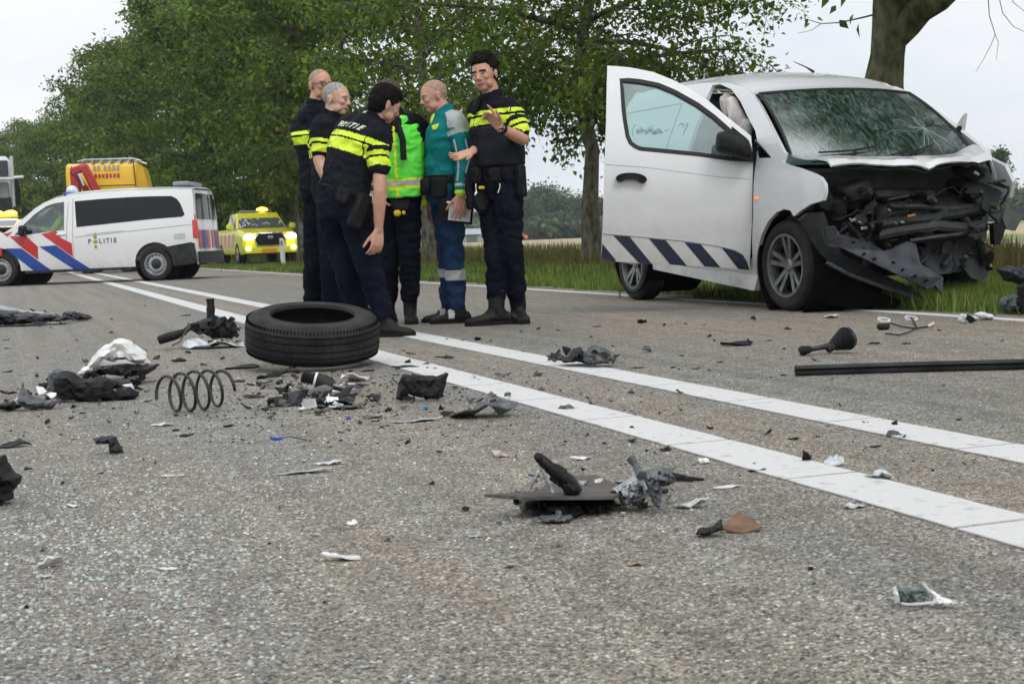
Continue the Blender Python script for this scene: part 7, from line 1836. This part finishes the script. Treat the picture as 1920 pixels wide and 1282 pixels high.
# ---- bumper lying at left, farther away
bl, bo = dthing('detached_bumper', 'detached dark bumper with grey upper edge lying at the left edge of the road', 'bumper', 60, 606)
sil('lower_grille', [(-60, 578), (0, 582), (30, 584), (70, 588), (120, 592), (140, 598), (90, 604), (40, 608), (-60, 612)], (40, 610), .25, M_FRAG, bl, origin=bo, seed=5)
sil('upper_edge', [(-60, 572), (0, 572), (25, 578), (60, 584), (110, 588), (80, 592), (0, 586), (-60, 584)], (40, 606), .12, mat('bumper_silver', (.25, .26, .28), .4, col2=(.34, .35, .37), scale=4), bl, origin=bo, seed=6, dy=.15)
sil('end_piece', [(122, 584), (140, 584), (165, 590), (174, 596), (165, 600), (130, 600), (118, 592)], (145, 602), .10, M_DGREY, bl, origin=bo, seed=7)
for k in range(5):
    sil('grille_slot', [(5+k*22, 590), (20+k*22, 591), (19+k*22, 595), (5+k*22, 594)], (40, 610), .02, M_FRAGG, bl, origin=bo, seed=20+k, dy=-.15)
# ---- half shaft
hs, h0 = dthing('drive_shaft', 'short drive shaft with ribbed conical rubber boot on the right of the road', 'car part', 1550, 662)
Yh = gp(1555, 664).y; mb = MB(); P = []; q = []
A, B = at(1562, 647, Yh), at(1588, 634, Yh+.03)
for i in range(11):
    t = i/10; P.append(A.lerp(B, t)); q.append(.024 + .032*t + (.004 if i % 2 else -.004))
mb.tube(P, q, 22); mb.build('rubber_boot', M_FRAG, hs, loc=h0, smooth=18)
mb = MB(); mb.tube([B, B.lerp(A, -.25)], [.056, .048], 22); mb.build('joint_housing', M_DMET, hs, loc=h0)
mb = MB(); mb.tube([at(1518, 655, Yh), at(1540, 651, Yh), at(1562, 647, Yh)], [.012, .012, .018], 12); mb.build('shaft', M_DMET, hs, loc=h0)
mb = MB(); mb.tube([at(1499, 660, Yh-.02), at(1505, 657, Yh-.02), at(1517, 655, Yh)], [.018, .024, .018], 12); mb.build('joint', M_FRAG, hs, loc=h0)
mb = MB(); mb.tube([at(1552, 656, Yh-.01), at(1562, 649, Yh), at(1558, 640, Yh)], [.018, .022, .014], 10); mb.build('clamp', M_FRAG, hs, loc=h0)
# ---- long strip right
p0, p1, p2 = gp(1491, 705), gp(1700, 697), gp(2060, 690)
ls = thing('trim_strip', 'long straight black trim strip lying across the right lane', 'car part', (p0.x, p0.y, 0)); mb = MB()
secs = []
for t in [i/14 for i in range(15)]:
    p = p0*(1-t)**2 + p1*2*t*(1-t) + p2*t*t; secs.append((p + Vector((0, 0, .022)), Vector((0, .018, 0)), Vector((0, 0, .021))))
mb.loft(secs, n=8); mb.build('strip', M_DGREY, ls, loc=ls.location, smooth=30)
mb = MB(); mb.loft([(c_ + Vector((0, -.014, .004)), u_*.4, v_*.25) for c_, u_, v_ in secs], n=6); mb.build('groove', M_VOID, ls, loc=ls.location)
# ---- dark heap on the right centre line
dh, d0 = dthing('foam_piece', 'torn dark sound insulation heap lying on the right hand centre line', 'car part', 1090, 684)
sil('insulation', [(1032, 668), (1034, 660), (1046, 672), (1064, 668), (1074, 655), (1088, 650), (1104, 668), (1110, 676), (1060, 680)], (1080, 686), .12, M_FRAG, dh, origin=d0, seed=3)
sil('insulation', [(1095, 660), (1110, 649), (1130, 650), (1143, 658), (1146, 668), (1157, 672), (1140, 680), (1110, 684), (1090, 676)], (1120, 688), .10, M_FRAGG, dh, origin=d0, seed=4)
# ---- centre assembly
ca, c0_ = dthing('broken_assembly', 'brown edged board with black hose stub and silver bracket, biggest wreck piece in front', 'car part', 1100, 950)
Ya = gp(1080, 968).y
pA, pB, pC, pD = gp(965, 955), gp(1160, 960), gp(1150, 905), gp(1040, 905)
b0 = [at(908, 926, Ya+.02), at(985, 931, Ya-.02), at(1150, 930, Ya-.02), at(1180, 920, Ya+.08), at(1120, 890, Ya+.30), at(1065, 892, Ya+.28), at(1000, 920, Ya+.08)]
mb = MB(); n_ = len(b0); top_ = [p for p in b0]; bot = [p - Vector((0, 0, .007)) for p in b0]
mb.add(top_+bot, [tuple(range(n_)), tuple(range(2*n_-1, n_-1, -1))] + [(i, (i+1) % n_, (i+1) % n_+n_, i+n_) for i in range(n_)]); mb.build('board', M_FIBRE, ca, loc=c0_)
sil('board_foot', [(962, 932), (975, 932), (973, 946), (963, 946)], (1080, 962), .03, M_FRAG, ca, origin=c0_, seed=1)
sil('under_shadow_piece', [(975, 952), (985, 938), (1010, 936), (1100, 934), (1150, 935), (1150, 950), (1110, 956), (1040, 958)], (1080, 966), .10, M_FRAG, ca, origin=c0_, seed=2, dy=.05)
Yq = Ya-.01
mb = MB(); mb.tube([at(1008, 855, Yq), at(1022, 868, Yq), at(1035, 880, Yq), at(1052, 892, Yq+.01), at(1066, 905, Yq+.02), at(1076, 922, Yq+.03)], [.010, .0125, .013, .016, .019, .020], 14); mb.build('hose_stub', mat('glossy_black', (.004, .004, .004), .35, spec=.35), ca, loc=c0_)
mb = MB(); mb.ell(at(1011, 858, Yq-.001), .013, .013, .010, Matrix.Rotation(R(40), 3, 'Y')); mb.build('hose_collar', M_FRAG, ca, loc=c0_)
for x_, y_, rr2 in ((1030, 873, .017), (1046, 884, .020), (1060, 899, .023), (1040, 898, .012), (1070, 912, .024)):
    mb = MB(); mb.ell(at(x_, y_, Yq+.01), rr2, rr2*.8, rr2*.7, Matrix.Rotation(R(45), 3, 'Y'), n=9, rows=6); mb.v = [tuple(v) for v in wrinkle(mb.v, .008, 60, x_)]; mb.build('torn_rubber', M_FRAG, ca, loc=c0_, smooth=20)
for a_, b_, r0_ in (((1013, 878), (992, 918), .0035), ((1016, 880), (1036, 924), .0045), ((1000, 895), (990, 920), .003)):
    mb = MB(); mb.tube([at(*a_, Yq-.02), at(*b_, Yq-.02)], r0_, 6); mb.build('metal_leg', M_SILV, ca, loc=c0_)
sil('silver_bracket', [(1150, 915), (1170, 902), (1186, 890), (1198, 884), (1204, 898), (1212, 925), (1190, 938), (1168, 948), (1160, 934)], (1180, 956), .05, M_SILV, ca, origin=c0_, seed=5)
sil('grey_casting', [(1206, 892), (1218, 882), (1240, 876), (1258, 880), (1268, 894), (1262, 906), (1240, 910), (1242, 940), (1235, 956), (1222, 940), (1214, 915)], (1235, 960), .05, mat('casting_grey', (.055, .06, .066), .5, col2=(.13, .14, .15), scale=12, bump=.7, bscale=50), ca, origin=c0_, seed=6)
mb = MB(); mb.tube([at(1256, 892, Ya), at(1285, 896, Ya), at(1320, 899, Ya)], [.010, .006, .003], 8); mb.build('rod', M_FRAG, ca, loc=c0_)
mb = MB(); mb.tube([at(1262, 898, Ya), at(1300, 902, Ya)], [.006, .003], 6); mb.build('rod', M_FRAGG, ca, loc=c0_)
mb = MB(); mb.tube([at(1182, 858, Ya+.05), at(1192, 872, Ya+.04), at(1203, 892, Ya)], [.010, .007, .012], 8); mb.build('bent_tab', M_FRAGG, ca, loc=c0_)
sil('foot_block', [(1010, 972), (1012, 966), (1040, 966), (1042, 958), (1052, 958), (1054, 966), (1072, 964), (1074, 972), (1060, 977), (1020, 978)], (1042, 979), .03, M_FRAGG, None, 'small grey plastic foot lying right in front of the brown edged board', 'car part', seed=3)
# ---- brown leaf-like piece
lf, l0 = dthing('rusty_plate', 'rusty brown pointed plate with black bracket lying right of the big wreck piece', 'car part', 1370, 998)
sil('black_bracket', [(1303, 1000), (1308, 992), (1335, 986), (1344, 976), (1352, 971), (1357, 990), (1345, 996), (1318, 1004)], (1335, 1004), .03, M_FRAG, lf, origin=l0, seed=3)
Yl = gp(1390, 998).y; b0 = [at(1355, 990, Yl), at(1395, 998, Yl-.01), at(1430, 986, Yl), at(1405, 970, Yl+.08), at(1385, 958, Yl+.14), at(1368, 972, Yl+.06)]
mb = MB(); n_ = len(b0); mb.add(b0+[p-Vector((0, 0, .004)) for p in b0], [tuple(range(n_)), tuple(range(2*n_-1, n_-1, -1))]+[(i, (i+1) % n_, (i+1) % n_+n_, i+n_) for i in range(n_)]); mb.build('plate', M_BROWN, lf, loc=l0)
# ---- reflective shard bottom right
rs, r0 = dthing('reflective_shard', 'torn mirror like shard with white edges at the bottom right of the road', 'shard', 1735, 1132)
Yr = gp(1735, 1135).y
M_MIRR = mat('mirror_dark', (.10, .13, .12), .12, metal=.6, col2=(.36, .40, .39), scale=22, stretch=(1, 1, 1), lo=.42, hi=.6)
sil('mirror_face', [(1678, 1102), (1730, 1100), (1742, 1112), (1752, 1122), (1735, 1131), (1690, 1130)], (1720, 1136), .008, M_MIRR, rs, origin=r0, seed=1, bend=.03)
sil('white_edge', [(1674, 1100), (1680, 1098), (1688, 1129), (1680, 1130)], (1720, 1136), .010, M_FRAGW, rs, origin=r0, seed=2, dy=-.01)
sil('white_edge', [(1728, 1090), (1736, 1096), (1756, 1114), (1780, 1122), (1796, 1131), (1770, 1134), (1745, 1133), (1750, 1122)], (1760, 1136), .012, M_FRAGW, rs, origin=r0, seed=3, dy=-.008)
sil('white_edge', [(1690, 1129), (1750, 1128), (1752, 1132), (1690, 1133)], (1720, 1137), .010, M_FRAGW, rs, origin=r0, seed=4, dy=-.012)
# ---- named lighter scraps
for (px, py, w, d, h, mm, lab, sd, rt_) in [
    (640, 1050, 88, 9, 17, M_FRAGW, 'wavy white paper scrap lying alone in the lower middle of the road', 51, .1),
    (100, 1062, 78, 9, 20, M_FRAGW, 'pointed white plastic scrap among glass crumbs at lower left', 52, .3),
    (84, 1083, 32, 4, 6, M_FRAGW, 'small white chip just below the pointed white scrap', 53, 0),
    (620, 870, 70, 5, 7, M_FRAGW, 'flat white strip, upper of the two white strips in the middle', 54, .2),
    (570, 887, 110, 5, 6, M_CLEAR, 'long pale strip, lower of the two white strips in the middle', 55, .25),
    (318, 1068, 42, 5, 5, M_FRAGW, 'narrow white chip right of the pointed white scrap', 56, .1),
    (320, 893, 70, 4, 4, M_CLEAR, 'faint pale strip left of the white strips', 57, 0),
    (1092, 862, 52, 4, 6, M_FRAGW, 'white sliver lying above the black hose stub piece', 58, -.1),
    (1292, 950, 78, 10, 14, M_CLEAR, 'white translucent scrap right of the silver bracket', 59, -.2),
    (1320, 868, 26, 5, 9, M_FRAGW, 'white rounded chip beside the left centre line', 60, 0),
    (1365, 914, 78, 5, 5, M_FRAGW, 'thin white rod like scrap below the left centre line', 61, .25),
    (1650, 898, 62, 10, 18, M_CLEAR, 'curved clear lens piece lying on the edge of the left centre line', 62, 0),
    (1565, 872, 52, 8, 14, M_CLEAR, 'crumpled clear foil left of the curved lens piece', 63, 0),
    (1600, 952, 60, 6, 8, M_CLEAR, 'thin clear curl just below the left centre line', 64, .2),
    (1675, 818, 48, 4, 7, M_FRAGG, 'grey flat disc edge on the right centre line', 65, 0),
    (1062, 768, 44, 5, 8, M_FRAGG, 'grey flat chip on the left centre line above the joint', 66, 0),
    (935, 856, 46, 6, 14, mat('pinkish_scrap', (.42, .34, .30), .7, col2=(.5, .45, .42), scale=20), 'pinkish scrap with red mark left of the black hose stub', 67, 0),
    (890, 1007, 36, 5, 3, M_CLEAR, 'pale oval glass piece in the middle of the lane', 68, 0),
    (1192, 1060, 44, 5, 6, mat('orange_brown', (.35, .19, .10), .7), 'orange brown chip in the lower middle of the road', 69, .1),
    (138, 950, 34, 5, 5, M_FRAGW, 'white sliver right of the folded bumper corner', 70, .2),
    (660, 984, 24, 5, 6, M_FRAGW, 'tiny white and black clip above the wavy paper scrap', 71, 0),
    (686, 1252, 34, 6, 3, M_TEALG, 'teal glass piece at the bottom edge of the picture', 72, 0),
    (797, 768, 16, 4, 8, mat('cyan_chip', (.0, .30, .50), .4), 'bright cyan chip between the arch piece and the grey plate', 73, 0),
    (653, 786, 14, 4, 6, mat('blue_chip', (.02, .06, .40), .4), 'tiny deep blue chip below the grey panel piece', 74, 0),
    (1560, 596, 36, 5, 6, M_FRAGW, 'white chip near the shadow of the van', 75, 0),
    (300, 798, 60, 5, 5, M_CLEAR, 'pale curved shred below the coil spring', 76, 0),
    (1690, 1290, 30, 5, 6, M_FRAG, 'black chip at the bottom edge', 77, 0)]:
    shard('scrap', lab, 'scrap', px, py, w, d, h, mm, sd, rot=rt_)
mb = MB(); P = [gp(x, y, .006) for x, y in ((508, 820), (520, 822), (530, 821))]; mb.tube(P, .005, 6); bc = thing('cable_end', 'blue plug with thin curled dark wire on the asphalt', 'cable', P[0]); mb.build('plug', MATS['blue_chip'], bc, loc=P[0])
mb = MB(); mb.tube([gp(x, y, z) for x, y, z in ((530, 821, .005), (540, 818, .01), (552, 820, .012), (565, 823, .008), (575, 826, .004))], .0016, 5); mb.build('wire', M_FRAG, bc, loc=P[0])
wr = thing('wire_loom', 'tangle of thin wires with white plugs lying near the right road edge line', 'cable', gp(1690, 618)); wo = wr.location.copy()
for pts, rad_, mm in ((((1655, 613), (1670, 606), (1690, 612), (1715, 616), (1740, 612)), .005, M_FRAG), (((1660, 625), (1685, 628), (1705, 622), (1718, 614), (1712, 600), (1706, 592)), .0045, M_FRAG), (((1740, 612), (1750, 606)), .009, M_FRAGW)):
    mb = MB(); mb.tube([gp(x, y, .012) for x, y in pts], rad_, 6); mb.build('wire', mm, wr, loc=wo)
mb = MB(); c = gp(1656, 612, .02); mb.box(c, (.07, .04, .035), bev=.01); mb.build('plug', M_FRAG, wr, loc=wo)
for (px, py, lab) in ((1657, 603, 'white plastic ring lying near the right edge line above the wire tangle'), (1708, 600, 'white bent clip lying near the right edge line')):
    p = gp(px, py); mb = MB(); mb.lathe([(.030, .0), (.040, .0), (.040, .014), (.030, .014)], n=14, closed=True); o = mb.build('ring', M_FRAGW, None); o.location = (p.x, p.y, .002); o.rotation_euler = (.3, .1, 0); tag(o, lab, 'ring')
# pieces on the grass at the right edge
sil('car_part', [(1870, 505), (1890, 498), (1930, 504), (1960, 520), (1960, 560), (1925, 540), (1905, 530), (1885, 528)], (1915, 575), .15, M_SLATE, None, 'dark slate plastic bumper piece standing in the grass at the right edge', 'car part', seed=3)
sil('car_part', [(1872, 570), (1880, 558), (1900, 552), (1915, 560), (1918, 582), (1890, 586)], (1895, 588), .12, mat('blue_grey_plastic', (.06, .075, .085), .5, col2=(.13, .15, .16), scale=8), None, 'small blue grey plastic piece on the grass edge at right', 'car part', seed=4)
sil('car_part', [(1908, 540), (1925, 530), (1960, 535), (1960, 590), (1915, 584)], (1930, 590), .15, M_FRAG, None, 'black plastic lump cut by the right picture edge', 'car part', seed=5)
sil('scrap', [(1796, 600), (1800, 588), (1812, 590), (1812, 604), (1802, 606)], (1805, 606), .03, M_FRAGW, None, 'white torn scrap on the right edge line beside a black lump', 'scrap', seed=6)
sil('scrap', [(1826, 588), (1840, 584), (1860, 590), (1862, 598), (1838, 598)], (1845, 600), .06, M_FRAGW, None, 'white crumpled scrap where the edge line meets the grass', 'scrap', seed=7)
sil('scrap', [(1810, 598), (1814, 590), (1824, 594), (1832, 602), (1820, 606)], (1820, 606), .03, M_FRAG, None, 'black lump between two white scraps on the right edge line', 'scrap', seed=8)
# ---- jagged torn bits belonging to the heaps
def torn(parent, org, px0, px1, py0, py1, n, w0, w1, seed, mats_=None, hmax=.05):
    rr = random.Random(seed); mats_ = mats_ or [M_FRAG, M_FRAG, M_FRAG, M_FRAGG]
    for _ in range(n):
        px, py = rr.uniform(px0, px1), rr.uniform(py0, py1); k = kk(px, py); p = gp(px, py); w = rr.uniform(w0, w1)/k
        m_ = rr.randint(5, 8); pts = []
        for i in range(m_):
            a = 2*math.pi*i/m_+rr.uniform(-.35, .35); q = rr.uniform(.35, 1); pts.append((math.cos(a)*w/2*q, math.sin(a)*w/2*q*rr.uniform(.3, .7)))
        Mx = Matrix.Rotation(rr.uniform(0, 6.28), 3, 'Z') @ Matrix.Rotation(rr.uniform(-1.1, 1.1), 3, 'X') @ Matrix.Rotation(rr.uniform(-.4, .4), 3, 'Y'); th = rr.uniform(.002, .006)
        V = [Mx @ Vector((x, y, .25*w*noise.noise(Vector((x*20, y*20, seed+_)))+(abs(x)*.3))) for x, y in pts]; zb = min(v.z for v in V)
        off = Vector((p.x, p.y, rr.uniform(.0, hmax)*rr.random() - zb + .001)); V = [v+off for v in V]; n2 = len(V); dn_ = Mx @ Vector((0, 0, -th)); dn_.z = abs(dn_.z)
        mb = MB(); c = sum(V, Vector())/n2 + dn_*1.5; vs = V + [v+dn_ for v in V] + [c]
        mb.add(vs, [tuple(range(n2))] + [(i, (i+1) % n2, (i+1) % n2+n2, i+n2) for i in range(n2)] + [(i+n2, (i+1) % n2+n2, 2*n2) for i in range(n2)])
        mb.build('torn_piece', rr.choice(mats_), parent, loc=org, smooth=15)
MW_ = [M_FRAG, M_FRAG, M_FRAGG, M_FRAGG, M_FRAGW]
torn(hp, ho, 85, 270, 716, 756, 50, 14, 56, 1, hmax=.10); torn(hp, ho, 0, 110, 742, 770, 14, 16, 44, 2, MW_); torn(ab, ao, 190, 300, 690, 712, 14, 16, 50, 3, [M_FRAG], .06)
torn(em, eo, 345, 450, 625, 652, 36, 10, 36, 4, [M_FRAG], .12); torn(st, s0, 500, 710, 728, 772, 64, 12, 56, 5, MW_, .03); torn(st, s0, 455, 960, 690, 795, 46, 8, 34, 21, MW_, .01); torn(dh, d0, 1032, 1155, 672, 690, 22, 14, 48, 6, [M_FRAG, M_FRAGG], .03)
torn(ca, c0_, 985, 1150, 915, 945, 28, 10, 44, 17, [M_FRAG, M_FRAG, M_FRAGG, M_SILV], .06); torn(ca, c0_, 1130, 1215, 930, 962, 30, 12, 48, 18, [M_FRAG, M_FRAG, M_FRAGG], .05); torn(ca, c0_, 965, 1140, 938, 962, 26, 16, 56, 7, [M_FRAG, M_FRAG, M_FRAGG], .03); torn(ca, c0_, 1190, 1265, 925, 960, 14, 18, 50, 8, [M_FRAG, M_FRAGG, M_SILV], .05); torn(bl, bo, 0, 130, 596, 612, 14, 18, 60, 9, [M_FRAG], .08)
# ---- individual small fragments
explicit = [(1205, 606, 26, 12), (1412, 600, 22, 12), (1285, 608, 10, 4), (1245, 612, 10, 4), (1118, 613, 34, 3), (1008, 618, 14, 5), (1108, 632, 16, 3), (1213, 660, 24, 18), (1340, 640, 8, 6), (1385, 648, 70, 12), (1405, 645, 24, 16), (1478, 618, 22, 8),
 (1008, 704, 32, 14), (1015, 732, 26, 9), (1185, 738, 20, 13), (1278, 738, 28, 9), (1222, 738, 8, 6), (1110, 760, 14, 10), (1276, 770, 9, 9), (1236, 776, 10, 8), (1185, 804, 20, 9), (1186, 828, 36, 12), (1248, 845, 32, 12), (1440, 815, 18, 16), (1212, 846, 14, 5), (1100, 818, 12, 10), (1135, 832, 16, 6),
 (1510, 866, 38, 30), (1622, 794, 18, 9), (1642, 838, 30, 4), (1560, 712, 8, 5), (1768, 724, 10, 6), (1798, 788, 16, 4), (1878, 803, 12, 5), (1830, 862, 10, 5), (1750, 883, 12, 5), (1490, 824, 24, 6), (1532, 820, 12, 4), (1420, 884, 40, 8), (1380, 852, 32, 3),
 (764, 832, 20, 18), (824, 848, 18, 5), (810, 908, 20, 9), (524, 954, 14, 8), (505, 1020, 12, 6), (872, 957, 20, 12), (936, 982, 14, 6), (610, 1130, 16, 10), (954, 1064, 28, 3), (1520, 1068, 16, 8), (1048, 1025, 16, 4), (198, 992, 8, 5), (118, 908, 18, 9), (98, 902, 6, 5), (52, 880, 30, 6), (190, 888, 18, 5), (292, 870, 6, 10), (50, 1140, 20, 8), (476, 1008, 10, 5), (440, 1050, 8, 4), (350, 818, 34, 8), (205, 790, 14, 5), (72, 782, 8, 6),
 (730, 772, 26, 16), (880, 756, 22, 14), (828, 768, 20, 14), (705, 784, 34, 6), (600, 778, 34, 12), (585, 768, 16, 14), (700, 742, 24, 8), (772, 664, 24, 3), (756, 658, 10, 5), (842, 672, 26, 6), (838, 638, 10, 5), (868, 640, 10, 8), (895, 638, 22, 8), (690, 662, 10, 6), (760, 690, 60, 7), (800, 684, 30, 6), (830, 670, 34, 5), (690, 696, 40, 6), (640, 812, 16, 5), (650, 806, 8, 5),
 (335, 678, 56, 12), (460, 690, 80, 8), (520, 706, 60, 14), (555, 700, 20, 10), (494, 710, 34, 10), (450, 716, 34, 8), (480, 745, 60, 7), (500, 720, 24, 10), (275, 735, 14, 6), (70, 673, 10, 8), (95, 615, 12, 4), (210, 600, 10, 5), (208, 624, 16, 5), (272, 574, 6, 4), (12, 638, 18, 3), (15, 698, 24, 4), (350, 592, 30, 4), (14, 654, 12, 3), (126, 660, 8, 4), (275, 658, 8, 4), (330, 808, 20, 5), (160, 680, 18, 12), (70, 706, 16, 12), (330, 780, 16, 5), (430, 800, 24, 6), (540, 735, 20, 6),
 (920, 640, 12, 4), (980, 660, 12, 5), (1048, 620, 10, 4), (1150, 650, 10, 5), (1320, 610, 10, 4), (1440, 640, 14, 5), (1600, 640, 10, 4), (1700, 645, 24, 5), (1640, 645, 30, 6), (1880, 640, 12, 5), (1760, 620, 10, 4), (1470, 655, 10, 4), (1350, 680, 16, 4), (1305, 692, 18, 4), (1262, 690, 14, 4), (1195, 690, 34, 3), (1150, 682, 10, 8), (1080, 716, 8, 4), (1140, 732, 10, 5), (1025, 720, 8, 4)]
protos = {}
def proto(kind, i):
    key = (kind, i)
    if key not in protos:
        mb = crumple_mb(1.0, .8 if kind != 'flat' else .6, {'dark': .5, 'grey': .4, 'flat': .16, 'glass': .5}[kind], 100+i*7+len(kind), .07, 7 if kind != 'glass' else 6, .55)
        o = mb.build('plastic_fragment', {'dark': M_FRAG, 'grey': M_FRAGG, 'flat': M_FRAG, 'glass': M_TEALG}[kind], None, smooth=25); protos[key] = o.data; bpy.data.objects.remove(o)
    return protos[key]
rr = random.Random(77)
def frag(px, py, w, h, kind=None):
    k = kk(px, py); p = gp(px, py); r = h/max(w, 1)
    kind = kind or ('flat' if r < .3 else ('grey' if rr.random() < .18 else 'dark'))
    o = bpy.data.objects.new('plastic_fragment', proto(kind, rr.randrange(6))); COL.objects.link(o)
    s = w/k; o.location = (p.x, p.y, .0008); o.rotation_euler = (rr.uniform(-.15, .15), rr.uniform(-.15, .15), rr.uniform(0, 6.28) if r > .3 else rr.uniform(-.4, .4))
    hz = {'dark': .75, 'grey': .55, 'flat': .22, 'glass': .5}[kind]
    o.scale = (s, s*rr.uniform(.7, 1.1), max(.003, h/k)/hz*.9)
    lab = {'dark': 'small black plastic fragment lying scattered on the asphalt', 'flat': 'small thin black splinter lying scattered on the asphalt', 'grey': 'small grey plastic fragment lying scattered on the asphalt', 'glass': 'small teal glass crumb cluster on the asphalt'}[kind]
    tag(o, lab, 'fragment', {'dark': 'black plastic fragments strewn over the road', 'flat': 'thin black splinters strewn over the road', 'grey': 'grey plastic fragments strewn over the road', 'glass': 'glass crumbs'}[kind])
for e in explicit: frag(*e)
for _ in range(165):
    a = rr.random()
    if a < .58: px, py = rr.gauss(630, 150), rr.gauss(738, 34)
    elif a < .72: px, py = rr.gauss(170, 110), rr.gauss(730, 45)
    elif a < .9: px, py = rr.uniform(950, 1700), rr.uniform(600, 860)
    else: px, py = rr.uniform(0, 1900), rr.uniform(860, 1200)
    if py < 585 + max(0, (px-900))*.02 or 455 < px < 712 and py < 712: continue
    w = rr.choice([6, 8, 10, 14, 20]) * (1 if py < 860 else .8); frag(px, py, w, w*rr.choice([.25, .4, .6]))
# ---- glass crumbs and grit: too many to count
def crumbs(name, label, n, sampler, smin, smax, mm, seed, hfac=.5):
    rg = random.Random(seed); V = []; Fc = []
    for _ in range(n):
        px, py = sampler(rg)
        if py > 1400 or py < 575: continue
        p = gp(px, py); s = rg.uniform(smin, smax); a = rg.uniform(0, 6.28); b = len(V); hh = s*hfac*rg.uniform(.5, 1.2)
        for i in range(5):
            q = a + i*1.257 + rg.uniform(-.3, .3); r = s*rg.uniform(.5, 1); V.append((p.x+math.cos(q)*r, p.y+math.sin(q)*r, 0.0)); 
        for i in range(5):
            v = V[b+i]; V.append((p.x+(v[0]-p.x)*.7, p.y+(v[1]-p.y)*.7, hh*rg.uniform(.7, 1.1)))
        Fc.append((b+5, b+6, b+7, b+8, b+9))
        for i in range(5): Fc.append((b+i, b+(i+1) % 5, b+5+(i+1) % 5, b+5+i))
    me = bpy.data.meshes.new(name); me.from_pydata(V, [], Fc); me.materials.append(mm); o = bpy.data.objects.new(name, me); COL.objects.link(o)
    o['kind'] = 'stuff'; tag(o, label, 'debris'); return o
crumbs('glass_crumbs', 'greenish safety glass crumbs strewn over the lower left road', 1500, lambda r: (r.gauss(170, 200), r.gauss(1010, 110)), .0025, .0068, M_TEALG, 1)
crumbs('glass_crumbs', 'sparse greenish glass crumbs over the middle of the lane', 600, lambda r: (r.gauss(600, 420), r.gauss(900, 150)), .002, .005, M_TEALG, 2)
crumbs('white_crumbs', 'tiny white plastic crumbs strewn around the wreck pieces', 600, lambda r: (r.gauss(520, 420), r.gauss(780, 130)), .002, .006, M_FRAGW, 3)
crumbs('black_crumbs', 'tiny black crumbs strewn around the wreck pieces', 1100, lambda r: (r.gauss(620, 300), r.gauss(740, 45)), .002, .009, M_FRAG, 4)
crumbs('black_crumbs', 'tiny black crumbs strewn over the right lane', 260, lambda r: (r.uniform(900, 1850), r.uniform(600, 880)), .002, .006, M_FRAG, 5)
crumbs('grit', 'loose light grit lying on the worn asphalt', 3600, lambda r: (r.uniform(-50, 1970), r.uniform(700, 1290)), .0012, .0028, mat('grit_stone', (.30, .27, .23), .8, col2=(.50, .47, .42), scale=60), 6, .6)
# ================================================================== hazy air
hz = MB(); hz.box((0, 150, 30), (1200, 700, 62.4)); 
M_HAZE = bpy.data.materials.new('haze_air'); M_HAZE.use_nodes = True; t = M_HAZE.node_tree; t.nodes.clear()
o_ = t.nodes.new('ShaderNodeOutputMaterial'); v_ = t.nodes.new('ShaderNodeVolumePrincipled'); v_.inputs['Color'].default_value = (.80, .86, .92, 1); v_.inputs['Density'].default_value = .0004
v_.inputs['Anisotropy'].default_value = .2
t.links.new(v_.outputs[0], o_.inputs['Volume'])
ho_ = hz.build('haze', M_HAZE, None, smooth=None); ho_['kind'] = 'stuff'; ho_['label'] = 'thin pale haze in the air over the fields'; ho_['category'] = 'haze'
